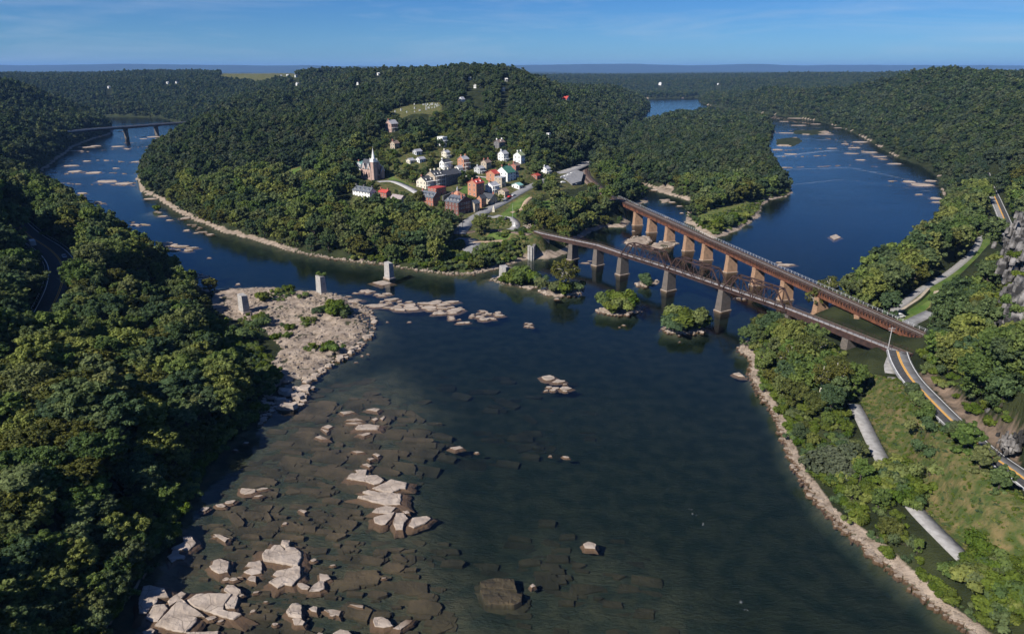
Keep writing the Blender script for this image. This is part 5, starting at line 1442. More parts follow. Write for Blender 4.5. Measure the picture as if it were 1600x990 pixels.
H_('narrow_street_house', 'narrow orange brick house with slate roof, second up the main street', (752.5, 325), 5.5, 4.6, 6.8, 2.2, 'orangebrick', 'slate', gcols=1, fcols=2)
H_('wide_street_house', 'wide low tan brick house with dark slate roof, third up the main street', (767, 320), 8, 9.5, 4.6, 2.8, 'tanstone', 'slate', ridge='W', chim=1)
H_('small_street_house', 'small tan house with brown roof, fourth up the main street', (789, 309.5), 5, 7, 4.8, 2, 'tanstone', 'brownroof', chim=0)
eng = H_('engine_house', 'small white building with orange hipped roof and little spire beside the dark brick row', (716, 317), 7, 7.5, 5, .01, 'white', 'brownroof', flat=True)
mb = MB(); mb.add([(-.3, -.3, 5.36), (7.3, -.3, 5.36), (7.3, 7.8, 5.36), (-.3, 7.8, 5.36), (3, 3.3, 8.2), (4, 3.3, 8.2), (4, 4.3, 8.2), (3, 4.3, 8.2)], [(0, 1, 5, 4), (1, 2, 6, 5), (2, 3, 7, 6), (3, 0, 4, 7), (4, 5, 6, 7)])
cu = mb.build('hipped_roof', M['orangebrick'], eng)
mb = MB(); mb.box(3.05, 3.95, 3.35, 4.25, 8.2, 9.4); mb.add([(2.9, 3.2, 9.4), (4.1, 3.2, 9.4), (4.1, 4.4, 9.4), (2.9, 4.4, 9.4), (3.5, 3.8, 12)], [(0, 1, 4), (1, 2, 4), (2, 3, 4), (3, 0, 4)]); mb.build('spire', M['greyroof'], cu)
H_('hill_house', 'dark blue house with brown roof, highest above the two white houses under the trees', (780, 234), 9, 7, 6.5, 2.2, 'greystone', 'brownroof', chim=2, cmat='white', dorm=1)
H_('hill_house', 'white house with grey roof just below the dark blue hill house', (787, 253.5), 7, 7, 7, 2.6, 'white', 'greyroof', chim=1, rows=3, porch=1, cmat='white')
H_('hill_house', 'white house with olive green roof, rightmost of the hill houses beside a big tree', (814, 256.5), 6, 9, 7.5, 3, 'white', 'olivegreenroof', chim=2, gcols=2, cmat='white')
H_('small_white_house', 'small white house with pale roof near the car park', (854, 272), 6, 6.5, 4.4, 2, 'white', 'greyroof', chim=1, porch=1, cmat='white')
H_('lookout_tower', 'tiny white tower standing alone in the woods right of the town', (857.6, 218.5), 3, 3.2, 6.5, 0, 'white', 'white', flat=True, gcols=1, fcols=1, door=False)
H_('green_roof_pavilion', 'low white pavilion with teal green roof at the top of the main street', (811.5, 296), 5, 8, 3, 1.6, 'white', 'tealroof', rows=1)
H_('red_shop', 'small red fronted house half hidden by trees right of the pavilion', (839, 281), 5, 6, 3.4, 1.4, 'brick', 'redroof', rows=1, gcols=2)
H_('long_slate_house', 'long white house with blue slate roof and three dormers left below the church', (578, 311), 7, 20, 5, 3, 'white', 'slate_blue', ridge='W', dorm=4, chim=3, gcols=6, cmat='greystone')
H_('low_slate_house', 'low grey roofed house in front of the long slate house among trees', (577, 323), 5, 12, 3.2, 1.8, 'greywall', 'slate_blue', ridge='W', rows=1, gcols=4)
H_('red_roof_house', 'red brick house with bright red roof left of the tan stone mill house', (604, 312), 5, 9, 5, 1.6, 'brick', 'redroof', ridge='W', chim=2, gcols=3)
H_('stone_mill_house', 'tan stone house with mauve grey roof among trees below the church', (625.5, 325), 7, 11, 5.6, 3, 'tanstone', 'mauveroof', ridge='W', gcols=3, chim=0)
H_('teal_roof_house', 'house with teal roof half hidden behind the left end of the church', (565, 267), 6, 7, 5.5, 2, 'greywall', 'tealroof', chim=1)
H_('pink_hill_house', 'pink brick house with grey gabled roof alone high on the wooded hill', (612, 207), 9, 9, 8, 3.4, 'pinkbrick', 'greyroof', chim=1, porch=1, rows=2)
H_('white_tower_house', 'tall square white house in the woods above the long grey stone row', (692, 231), 6, 7, 9.5, 0, 'white', 'white', flat=True, rows=3, porch=2)
H_('cream_cottage', 'cream cottage just below the tall square white house in the woods', (697.5, 247.5), 5, 6, 5, 1.8, 'offwhite', 'greyroof', chim=1, porch=1, cmat='offwhite')
H_('white_cottage', 'bright white cottage on the hilltop right of the cemetery', (722, 161.5), 6, 6.5, 5, 3, 'white', 'greyroof')
H_('red_roof_lodge', 'long lodge with bright red roof and pale porch on the wooded spur at the right', (885, 160.5), 12, 18, 5.5, 5, 'offwhite', 'redroof', ridge='W', gcols=6, rows=1)
H_('white_lodge_wing', 'small white house behind the red roofed lodge on the spur', (892, 151), 9, 10, 5, 2.5, 'white', 'white', gcols=3)
H_('small_hill_house', 'tan house alone among the trees right below the pink brick hill house', (617, 234), 6, 6, 5.5, 2.2, 'tanstone', 'brownroof', chim=1)
H_('small_hill_house', 'low white house in the trees left of the grey stone row, lower one', (656, 256), 7, 5, 3.4, 1.6, 'white', 'greyroof', rows=1)
H_('small_hill_house', 'low grey house in the trees left of the grey stone row, upper one', (651, 243), 7, 5, 3.4, 1.6, 'greywall', 'greyroof', rows=1)
H_('small_hill_house', 'pale cottage in the trees right of the church, nearest to the steeple', (641, 257), 5.5, 5, 3.2, 1.6, 'offwhite', 'greyroof', rows=1)
H_('small_hill_house', 'brick house half hidden behind the biggest white gabled house', (806, 268), 6, 6, 5, 2.2, 'brick', 'brownroof', chim=1)
H_('small_hill_house', 'grey sided house right of the biggest white gabled house', (804, 280), 6, 5, 4.4, 2, 'greywall', 'slate', chim=1)
FH = 'white houses scattered on the far hills'
places = ['by the far left river bend', 'left of the row on the far hill', 'right of the pair on the far hill', 'left end of the row below the green field', 'second in the row below the green field', 'right end of the row below the green field', 'alone below the row under the green field',
          'in the trees right of the green field', 'high on the skyline left of the hill crest', 'right of the crest, upper one', 'left one of the pair behind the cottage', 'right one of the pair behind the cottage', 'farthest right on the hill behind town', 'among far trees left of the crest', 'just below the hill crest on the left',
          'below the crest at its right', 'by the left end of the field', 'by the right end of the field', 'wide and alone on the far bluff above the right river', 'tiny and alone right of the bluff house', 'between the skyline trees left of the crest', 'just under the crest', 'right of the crest, lower one', 'in the woods below the skyline']
for i, (hx, hy) in enumerate(far_houses):
    x, y, z = hit(hx, hy)
    D = math.hypot(x, y)
    k = 0.5 if D < 1500 else .72
    if i == 18: k = 1.7
    house('far_house', 'small white far house %s' % places[i], None, 9 * k, 8 * k, 6 * k, 3 * k, 'white', ['greyroof', 'white', 'slate'][i % 3], group=FH, base=(x, y, z + 1.0), yaw=random.uniform(.3, 1.4), rows=1, gcols=2, fcols=2, door=False, sink=8)

# ------------------------------------------------------------------ the church
cx_, cyy_, cz_ = hit(584, 282.5)
ch = empty('stone_church', (cx_, cyy_, cz_), YAW)
tag(ch, 'pink stone church with white steeple and pale gables above the town', 'church')
ch.scale = (.78, .78, .95)
L_, Wn = 13.0, 21.0      # front runs +x (right, away); nave runs +y (left, away)
mb = MB()
g0 = [(1.5, 1, -3), (L_, 1, -3), (L_, 1, 9), ((L_ + 1.5) / 2, 1, 15.5), (1.5, 1, 9)]; g1 = [(p[0], Wn, p[2]) for p in g0]
mb.add(g0 + g1, [(0, 1, 2, 3, 4), (9, 8, 7, 6, 5)] + [(i, 5 + i, 5 + (i + 1) % 5, (i + 1) % 5) for i in range(5)])
mb.build('wall', M['pinkbrick'], ch)
mb = MB()
xr = (L_ + 1.5) / 2
for xe, s in ((1.0, 0), (L_ + .5, 1)):
    q = [(xe, .6, 8.5), (xr, .6, 15.6), (xr, Wn + .4, 15.6), (xe, Wn + .4, 8.5)]
    if s: q = q[::-1]
    mb.hexa(q, [(a, b, c + .25) for a, b, c in q])
crf = mb.build('roof', M['slate'], ch)
for yc in (8, 15.5):     # gabled dormers of the nave side
    mb = MB()
    mb.add([(1.2, yc - 2.2, 8.4), (1.2, yc + 2.2, 8.4), (1.2, yc, 13), (5, yc - 2.2, 8.4), (5, yc + 2.2, 8.4), (5, yc, 13)], [(2, 1, 0), (3, 4, 5), (0, 3, 5, 2), (4, 1, 2, 5), (0, 1, 4, 3)], 0)
    mb.bar((1.05, yc - 2.4, 8.3), (1.05, yc, 13.2), .3, .45, 1); mb.bar((1.05, yc + 2.4, 8.3), (1.05, yc, 13.2), .3, .45, 1)
    mb.build('gable', [M['pinkbrick'], M['white']], crf)
mb = MB(); mb.box(-.6, 4.2, -1.8, 3.0, -3, 15.0)
tw = mb.build('tower', M['pinkbrick'], ch)
mb = MB()
for (a, b) in ((-.75, -1.95), (3.75, -1.95), (-.75, 2.55), (3.75, 2.55)): mb.box(a, a + .6, b, b + .6, -3, 15.6)
mb.build('buttress', M['greystone'], tw)
mb = MB(); mb.box(-.9, 4.5, -2.1, 3.3, 15.0, 15.5); mb.box(-.3, 3.9, -1.5, 2.7, 15.5, 17.6)
for (a, b) in ((-.9, -2.1), (4.1, -2.1), (-.9, 2.9), (4.1, 2.9)): mb.box(a, a + .4, b, b + .4, 15.5, 18)
mb.build('belfry', M['white'], tw)
mb = MB()
n8 = [(1.8 + 1.9 * math.cos(math.pi / 8 + k * math.pi / 4), .6 + 1.9 * math.sin(math.pi / 8 + k * math.pi / 4), 17.6) for k in range(8)]
mb.add(n8 + [(1.8, .6, 26.0)], [(k, (k + 1) % 8, 8) for k in range(8)])
sp = mb.build('steeple', M['white'], tw)
mb = MB(); mb.bar((1.8, .6, 26), (1.8, .6, 27.4), .14); mb.bar((1.3, .6, 27), (2.3, .6, 27), .14); mb.build('cross', M['steel'], sp)
for i in range(5):
    mb = MB(); yc = 4.5 + i * 3.7
    mb.add([(1.44, yc - .6, 2), (1.44, yc + .6, 2), (1.44, yc + .6, 5.4), (1.44, yc, 6.6), (1.44, yc - .6, 5.4)], [(4, 3, 2, 1, 0)]); mb.build('lancet_window', M['glass'], ch)
for xc in (6, 8.2, 10.4):
    mb = MB(); mb.add([(xc - .6, .94, 1.2 if xc != 8.2 else 4.5), (xc + .6, .94, 1.2 if xc != 8.2 else 4.5), (xc + .6, .94, 5.6 + (xc == 8.2) * 2), (xc, .94, 7 + (xc == 8.2) * 2), (xc - .6, .94, 5.6 + (xc == 8.2) * 2)], [(0, 1, 2, 3, 4)]); mb.build('lancet_window', M['glass'], ch)
mb = MB(); mb.bar((4.4, .8, 9.5), (xr, .8, 15.9), .4, .5); mb.bar((L_ + .3, .8, 8.7), (xr, .8, 15.9), .4, .5); mb.build('gable_coping', M['white'], ch)
mb = MB(); mb.add([(L_ - 3.6, -1.6, -3), (L_ + .2, -1.6, -3), (L_ + .2, 1, -3), (L_ - 3.6, 1, -3), (L_ - 3.6, -1.6, 7), (L_ + .2, -1.6, 7), (L_ + .2, 1, 7), (L_ - 3.6, 1, 7), (L_ - 1.7, -1.6, 11), (L_ - 1.7, 1, 11)], [(0, 1, 5, 8, 4), (1, 2, 6, 5), (3, 0, 4, 7), (2, 3, 7, 9, 6), (4, 8, 9, 7), (8, 5, 6, 9)])
mb.build('side_porch', M['pinkbrick'], ch)
mb = MB(); mb.bar((L_ - 3.8, -1.75, 6.8), (L_ - 1.7, -1.75, 11.2), .3, .4); mb.bar((L_ + .4, -1.75, 6.8), (L_ - 1.7, -1.75, 11.2), .3, .4); mb.build('porch_coping', M['white'], ch)
mb = MB(); mb.box(6.9, 9.5, .85, .95, 0, 3.2); mb.build('door', M['brick'], ch)

# ------------------------------------------------------------------ walls, poles and small things of the town and the banks
def wall_along(name, label, pts, hh, th, m, cat='stone wall', group=None, down=2.0):
    P = line(pts); mb = MB()
    for a, b in zip(P, P[1:]):
        d = Vector((b[0] - a[0], b[1] - a[1])).normalized(); n = Vector((-d.y, d.x)) * th / 2
        q = [(a[0] - n.x, a[1] - n.y), (b[0] - n.x, b[1] - n.y), (b[0] + n.x, b[1] + n.y), (a[0] + n.x, a[1] + n.y)][::-1]
        q = q[::-1]
        mb.hexa([(q[0][0], q[0][1], a[2] - down), (q[1][0], q[1][1], b[2] - down), (q[2][0], q[2][1], b[2] - down), (q[3][0], q[3][1], a[2] - down)],
                [(q[0][0], q[0][1], a[2] + hh), (q[1][0], q[1][1], b[2] + hh), (q[2][0], q[2][1], b[2] + hh), (q[3][0], q[3][1], a[2] + hh)])
    return tag(mb.build(name, M[m]), label, cat, group)
wall_along('retaining_wall', 'rubble stone retaining wall between the grassy meadow and the winding road, upper stretch', [(1392, 596, 8.5), (1404, 618, 8.5), (1422, 645, 8.5), (1436, 664, 8.5), (1456, 692, 8.5)], 1.6, 2.4, 'wallstone', down=6)
wall_along('retaining_wall', 'rubble stone retaining wall below the winding road, lower stretch under the dark bushes', [(1496, 735, 8.5), (1515, 752, 8.5), (1545, 775, 8.5), (1580, 800, 8.5)], 1.4, 2.4, 'wallstone', down=6)
wall_along('lock_wall', 'long stone wall of the old canal lock beside the gravel path', [(1404, 492, 6.2), (1420, 481, 6.2), (1436, 470, 6.2), (1450, 455, 6.2)], 1.6, 1.2, 'tanstone')
wall_along('lock_wall', 'short stone ruin on the lawn right of the canal lock', [(1462, 462, 6.2), (1472, 460, 6.2), (1484, 462, 6.2)], 1.8, 2.4, 'tanstone')
wall_along('canal_edge', 'low stone kerb crossing the lawn at the lock', [(1430, 492, 6.1), (1446, 484, 6.1), (1466, 474, 6.1)], .5, .7, 'wallstone')
wall_along('retaining_wall', 'grey stone bridge abutment wall on the point beside the bushes', [(826, 397, 2.5), (832, 400, 2), (836, 392, 2)], 5.2, 1.5, 'ruin', down=3)
wall_along('terrace_wall', 'dark stone terrace wall below the long grey stone row', [(692, 312, 14), (720, 300, 14), (742, 292, 14.5), (768, 284, 15)], 2.6, .8, 'greystone')
wall_along('ruined_wall', 'dark weathered stone wall ruin on the leftmost wooded islet', [(790, 420, 3.4), (806, 424, 2.9), (824, 432, 2), (836, 436, 1)], 1.4, 2.2, 'pierstone', down=4)
ip = at(790, 437)
mb, rg3 = pier_mesh(4.6, 3.4, -1, 6.2, .04, nose=True)
tag(mb.build('ruined_pier', M['ruin'], None, (ip[0], ip[1], .4), math.radians(20)), 'broken stone pier stump with round nose on the islet nearest the point', 'ruined pier')
def guardrail(label, ln, offx, z=.75):
    P = np.array(ln); d = np.gradient(P[:, :2], axis=0); d /= np.linalg.norm(d, axis=1)[:, None]; n = np.stack([d[:, 1], -d[:, 0]], -1)
    e = P[:, :2] + n * offx
    g_ = empty('guard_rail', (e[0][0], e[0][1], P[0][2])); tag(g_, label, 'guard rail')
    b = MB(); p = MB()
    for i in range(len(e) - 1):
        b.bar(Vector((*e[i], P[i][2] + z)) - g_.location, Vector((*e[i + 1], P[i + 1][2] + z)) - g_.location, .06, .22)
        p.box(e[i][0] - g_.location.x - .05, e[i][0] - g_.location.x + .05, e[i][1] - g_.location.y - .05, e[i][1] - g_.location.y + .05, P[i][2] - g_.location.z - .3, P[i][2] - g_.location.z + z + .12)
    b.build('beam', M['steel'], g_); p.build('posts', M['steel'], g_)
_rr = ROADS['river_road'][0]
guardrail('short steel guard rail along the river side of the winding road', [p for p in _rr if 140 < p[1] < 172], 3.7)
guardrail('steel guard rail along the highway edge in the shaded cutting', ROADS['highway'][0], 6.8)
guardrail('steel guard rail along the cliff side of the shaded highway', ROADS['highway'][0], -6.8)
def pole(label, px, py, h, arm=1.2, cat='utility pole', name='utility_pole', m='bark', lamp=False, z=None):
    x, y, zg = hit(px, py)
    p_ = empty(name, (x, y, zg)); tag(p_, label, cat)
    mb = MB(); mb.tube([(0, 0, -.5), (0, 0, h)], [.16, .11] if h < 12 else [.09, .05], 7); mb.build('post', M[m], p_)
    if arm:
        mb = MB(); mb.bar((-arm, 0, h - .5), (arm, 0, h - .5), .14); 
        if arm > .9: mb.bar((-arm * .8, 0, h - 1.3), (arm * .8, 0, h - 1.3), .12)
        mb.build('crossarm', M[m], p_)
    if lamp:
        mb = MB(); n = 10
        rings = [[(.42 * math.sin(math.pi * (i + 1) / 6) * math.cos(2 * math.pi * k / n), .42 * math.sin(math.pi * (i + 1) / 6) * math.sin(2 * math.pi * k / n), h + .4 - .42 * math.cos(math.pi * (i + 1) / 6)) for k in range(n)] for i in range(5)]
        vs = [q for r in rings for q in r]; fs = [(i * n + k, i * n + (k + 1) % n, (i + 1) * n + (k + 1) % n, (i + 1) * n + k) for i in range(4) for k in range(n)]
        fs += [tuple(reversed(range(n))), tuple(range(4 * n, 5 * n))]
        mb.add(vs, fs); mb.build('globe', M['white'], p_)
    return p_
pole('tall pole with crossarms standing in front of the near end of the bridges', 1386, 552, 9.5, 1.2, m='walk')
pole('dark pole with a white globe on top, on the bushy slope above the road', 1508, 606, 7.5, 0, 'lamp post', 'lamp_post', 'black', True)
pole('leaning pole at the lower bend of the winding road, left one', 1548, 725, 6, 0)
pole('thin pole at the lower bend of the winding road, right one', 1553, 727, 7, .6)
pole('wooden pole with crossarm at the foot of the main street', 723, 358, 9, 1.2)
pole('bare wooden pole beside the ramp at the trees left of the street', 717, 372, 9, 0)
pole('tall pale flagpole on the point green', 801, 354, 14, 0, 'flagpole', 'flagpole', 'steel')
pole('short post on the pavement beside the main street', 741, 341, 6, 0, 'lamp post', 'lamp_post', 'black')
ob = hit(803.5, 354)
mb = MB(); mb.hexa([(-1, -1, -.5), (1, -1, -.5), (1, 1, -.5), (-1, 1, -.5)], [(-.8, -.8, .6), (.8, -.8, .6), (.8, .8, .6), (-.8, .8, .6)]); o_ = mb.build('monument', M['white'], None, ob)
mb = MB(); mb.hexa([(-.55, -.55, .6), (.55, -.55, .6), (.55, .55, .6), (-.55, .55, .6)], [(-.4, -.4, 2.6), (.4, -.4, 2.6), (.4, .4, 2.6), (-.4, .4, 2.6)]); mb.build('shaft', M['white'], o_)
tag(o_, 'small pale stone monument on the gravel at the point', 'monument')
ob = hit(771, 331)
mb = MB(); mb.hexa([(-.9, -.9, -.5), (.9, -.9, -.5), (.9, .9, -.5), (-.9, .9, -.5)], [(-.7, -.7, 2), (.7, -.7, 2), (.7, .7, 2), (-.7, .7, 2)]); mb.add([(-.7, -.7, 2), (.7, -.7, 2), (.7, .7, 2), (-.7, .7, 2), (0, 0, 4.5)], [(0, 1, 4), (1, 2, 4), (2, 3, 4), (3, 0, 4)])
tag(mb.build('obelisk', M['offwhite'], None, ob), 'pale stone obelisk on the green beside the main street', 'monument')

# ------------------------------------------------------------------ cars
def car(px, py, paint, label, rz, kind='car', group=None, s=1.0):
    x, y, z = hit(px, py)
    c = empty('parked_car' if kind != 'truck' else 'box_truck', (x, y, z + .12), rz); c.scale = (s, s, s)
    tag(c, label, 'car' if kind != 'truck' else 'truck', group)
    if kind == 'truck':
        mb = MB(); mb.box(-3.4, 1.6, -1.15, 1.15, .75, 3.3); mb.build('cargo_box', M['white'], c)
        mb = MB(); mb.hexa([(1.7, -1.05, .5), (3.6, -1.05, .5), (3.6, 1.05, .5), (1.7, 1.05, .5)], [(1.7, -1, 2.4), (2.9, -1, 2.4), (2.9, 1, 2.4), (1.7, 1, 2.4)]); mb.build('cab', M[paint], c)
        ws = ((-2.3, .5), (2.6, .5))
    else:
        v = kind == 'suv'
        prof = [(-2.2, .35), (2.2, .35), (2.25, .75), (1.35, .92), (.65, 1.42 + .3 * v), (-1.3 - .5 * v, 1.45 + .3 * v), (-2.1, .98 + .5 * v), (-2.25, .8)]
        mb = MB(); n = len(prof)
        vs = [(a, -.86 + (.12 if b > 1.2 else 0), b) for a, b in prof] + [(a, .86 - (.12 if b > 1.2 else 0), b) for a, b in prof]
        mb.add(vs, [tuple(range(n)), tuple(reversed(range(n, 2 * n)))] + [((i + 1) % n, i, n + i, n + (i + 1) % n) for i in range(n)]); mb.build('body', M[paint], c)
        mb = MB(); zt = 1.36 + .3 * v
        for s_ in (-1, 1): mb.hexa([(-1.6, s_ * .80 - .02, .98), (.95, s_ * .80 - .02, .98), (.95, s_ * .80 + .05, .98), (-1.6, s_ * .80 + .05, .98)], [(-1.3, s_ * .76 - .02, zt), (.55, s_ * .76 - .02, zt), (.55, s_ * .76 + .03, zt), (-1.3, s_ * .76 + .03, zt)])
        mb.hexa([(1.28, -.7, .98), (1.34, -.7, .96), (1.34, .7, .96), (1.28, .7, .98)], [(.68, -.62, zt), (.74, -.62, zt), (.74, .62, zt), (.68, .62, zt)])
        mb.build('window', M['glass'], c)
        ws = ((-1.35, .34), (1.4, .34))
    for wx, r in ws:
        for sy in (-.82, .82):
            mb = MB(); mb.tube([(wx, sy - .1, r), (wx, sy + .1, r)], [r, r], 10); mb.build('wheel', M['black'], c)
    return c
CP = 'cars parked below the railway curve'
for px, py, pa, lab in [(879, 278.5, 'silver', 'silver car at the left end of the car park row'), (884, 276.8, 'white', 'white car, second from the left in the car park row'), (889, 274.8, 'white', 'white car, third from the left in the car park row'), (894.5, 272.8, 'white', 'white van like car at the right end of the car park row'),
                        (901, 276.5, 'black', 'black car alone in the middle of the car park'), (880, 286, 'white', 'white car under the trees at the lower left of the car park'), (897, 289, 'white', 'white car under the trees at the lower edge of the car park'), (886, 281.5, 'silver', 'silver car below the car park row')]:
    car(px, py, pa, lab, .5, 'suv' if 'van' in lab else 'car', CP, .95)
for px, py, pa, lab in [(795, 312, 'black', 'black car parked beside the main street'), (803, 307, 'silver', 'silver car parked up the main street by the trees'), (797, 309, 'redpaint', 'red car parked along the main street'), (792, 344, 'black', 'black car at the bend of the gravel loop on the point')]:
    car(px, py, pa, lab, .9, 'car', 'cars in the town')
car(1405, 497, 'white', 'white pickup like car parked on the gravel by the canal lock', .4, 'suv')
car(52, 385, 'white', 'white box truck driving on the shaded highway', 2.3, 'truck', 'vehicles on the shaded highway')
car(101, 403, 'silver', 'silver car on the shaded highway, nearest the guard rail', -.9, 'car', 'vehicles on the shaded highway')
car(95, 424, 'silver', 'silver car on the shaded highway in the middle of the curve', -1.2, 'car', 'vehicles on the shaded highway')

# covered platform and abutment under the near end of the truss bridge
wx, wy = at(1312, 523, 5)
wp_ = empty('covered_platform', (wx, wy, 5), math.radians(-62)); tag(wp_, 'long white topped blue sided platform under the near end of the truss bridge', 'platform')
mb = MB(); mb.box(-5, 5, -1.2, 1.2, 1.0, 2.6); mb.build('side_panel', M['bluepaint'], wp_)
mb = MB(); mb.box(-5.1, 5.1, -1.3, 1.3, 2.6, 2.8); mb.build('roof', M['white'], wp_)
for k in (-4.6, 0, 4.6):
    mb = MB(); mb.box(k - .15, k + .15, -1.1, 1.1, -4, 1.0); mb.build('support', M['rust_dark'], wp_)
# people on the point
def person(px, py, cloth, label):
    x, y, z = hit(px, py)
    me = bpy.data.meshes.new('person')
    J = [(0, 0, .95), (0, 0, 1.25), (0, 0, 1.48), (0, 0, 1.56), (0, 0, 1.72), (.2, 0, 1.42), (.3, .03, 1.12), (.28, .12, .88), (-.2, 0, 1.42), (-.3, .03, 1.12), (-.28, .12, .88), (.1, 0, .88), (.12, .02, .48), (.12, 0, .06), (.12, .16, .03), (-.1, 0, .88), (-.12, .02, .48), (-.12, -.02, .06), (-.12, .14, .03)]
    E_ = [(0, 1), (1, 2), (2, 3), (3, 4), (2, 5), (5, 6), (6, 7), (2, 8), (8, 9), (9, 10), (0, 11), (11, 12), (12, 13), (13, 14), (0, 15), (15, 16), (16, 17), (17, 18)]
    rad = [.15, .15, .14, .06, .105, .06, .045, .035, .06, .045, .035, .09, .065, .045, .04, .09, .065, .045, .04]
    me.from_pydata(J, E_, [])
    o = link('person', me, None, (x, y, z + .1), random.uniform(0, 6))
    sk = o.modifiers.new('skin', 'SKIN'); sv = me.skin_vertices[0].data if me.skin_vertices else None
    if sv is None:
        me.attributes  # skin layer is made by the modifier below when missing
    else:
        for i, r in enumerate(rad): sv[i].radius = (r, r)
    me.materials.append(M[cloth])
    o.modifiers.new('smooth', 'SUBSURF').levels = 1
    return tag(o, label, 'person', 'visitors on the point')
# ------------------------------------------------------------------ rocks
from mathutils.geometry import delaunay_2d_cdt
def rock_mesh(poly, h, seed, tilt=(0, 0), mat_='rock_pale', edge=.8, depth=1.6):
    """a slab: the outline in plan, its broken top and steep sides that go down under water"""
    r = random.Random(seed)
    P = []
    n0 = len(poly)
    per = sum(math.dist(poly[i], poly[(i + 1) % n0]) for i in range(n0))
    st = max(.45, per / 46)
    for i in range(n0):
        a, b = poly[i], poly[(i + 1) % n0]
        k = max(1, int(math.dist(a, b) / st))
        for j in range(k):
            t = j / k; jx = 0 if j == 0 else st * .16
            P.append((a[0] + (b[0] - a[0]) * t + r.uniform(-jx, jx), a[1] + (b[1] - a[1]) * t + r.uniform(-jx, jx)))
    n = len(P)
    cx, cy_ = sum(p[0] for p in P) / n, sum(p[1] for p in P) / n
    def top(x, y): return h + tilt[0] * (x - cx) + tilt[1] * (y - cy_)
    rings = []
    apr = [1 + .30 * (r.random() - .35) for _ in P]
    for f, dz, jt in ((1.42, None, 0), (1.26, -9, .2), (1.03, -8, .2), (.99, -.12, .10), (.955, -.02, .05), (.66, .04, .10), (.33, .09, .12)):
        ring = []
        for i_, (x, y) in enumerate(P):
            ff = f if (dz is not None and dz > -8.5) else 1 + (f - 1) * apr[i_] * (apr[i_ - 1] + apr[i_]) * .6
            X, Y = cx + (x - cx) * ff, cy_ + (y - cy_) * ff
            if dz is not None and dz < -5: ring.append((X, Y, (-.34 if dz < -8.5 else -.06) + r.uniform(-.08, .03))); continue
            z = -depth if dz is None else max(.05, top(X, Y)) + dz * min(1, h * 1.4) + (float(vnoise(np.float64(X * .55 + seed * 7), np.float64(Y * 1.1), seed)) - .5) * min(1, h) * .5 + r.uniform(-jt, jt) * .25 * min(1, h)
            ring.append((X, Y, z))
        rings.append(ring)
    rings = rings[:5]
    vs = [p for g_ in rings for p in g_]
    fs = []
    for k in range(len(rings) - 1):
        for i in range(n): fs.append((k * n + i, k * n + (i + 1) % n, (k + 1) * n + (i + 1) % n, (k + 1) * n + i))
    mb = MB(); mb.add(vs, fs)
    # broken top: irregular facets in steps of the bedding
    B = [Vector((p[0], p[1])) for p in rings[-1]]
    xs = [p.x for p in B]; ys = [p.y for p in B]; I = []
    for _ in range(min(90, int((max(xs) - min(xs)) * (max(ys) - min(ys)) / (st * st) * .8) + 4)):
        I.append(Vector((r.uniform(min(xs), max(xs)), r.uniform(min(ys), max(ys)))))
    try:
        V_, E_, F_, *_r = delaunay_2d_cdt(B + I, [(i, (i + 1) % n) for i in range(n)], [], 1, 1e-4)
    except Exception:
        V_, F_ = B, [tuple(range(n))]
    def tz(x, y):
        q = float(fbm(np.float64(x * .42 + seed * 7.3), np.float64(y * 1.0 + seed), 3, seed))
        return max(.06, top(x, y) + (round(q * 6) / 6 - .45) * min(1, h) * .85 + r.uniform(-.03, .03))
    bz = {(round(p[0], 3), round(p[1], 3)): p[2] for p in rings[-1]}
    mb.add([(v.x, v.y, bz.get((round(v.x, 3), round(v.y, 3))) or tz(v.x, v.y)) for v in V_], [tuple(f) for f in F_])
    return mb
def ccw(p):
    a = sum(p[i][0] * p[(i + 1) % len(p)][1] - p[(i + 1) % len(p)][0] * p[i][1] for i in range(len(p)))
    return p if a > 0 else p[::-1]
def rock_px(pts, h0, label, seed, tilt=(0, 0), group=None, mat_='rock_pale', name='river_rock'):
    h = h0 * .5
    poly = ccw([at(a, b, h) for a, b in pts])
    cx, cy_ = sum(p[0] for p in poly) / len(poly), sum(p[1] for p in poly) / len(poly)
    mb = rock_mesh([(x - cx, y - cy_) for x, y in poly], h, seed, tilt, depth=.8)
    return tag(mb.build(name, M[mat_], None, (cx, cy_, 0)), label, 'rock', group)
def zs(pts, ox, oy, k): return [(ox + a / k, oy + b / k) for a, b in pts]
Z1 = lambda pts: zs(pts, 180, 800, 5.21)
Z2 = lambda pts: zs(pts, 400, 810, 5.333)
Z3 = lambda pts: zs(pts, 460, 620, 4.5)
Z4 = lambda pts: zs(pts, 380, 560, 6.667)
Z5 = lambda pts: zs(pts, 540, 430, 4.716)
Z6 = lambda pts: zs(pts, 200, 360, 7.073)
NG = 'pale slabs in the shallows at the lower left'
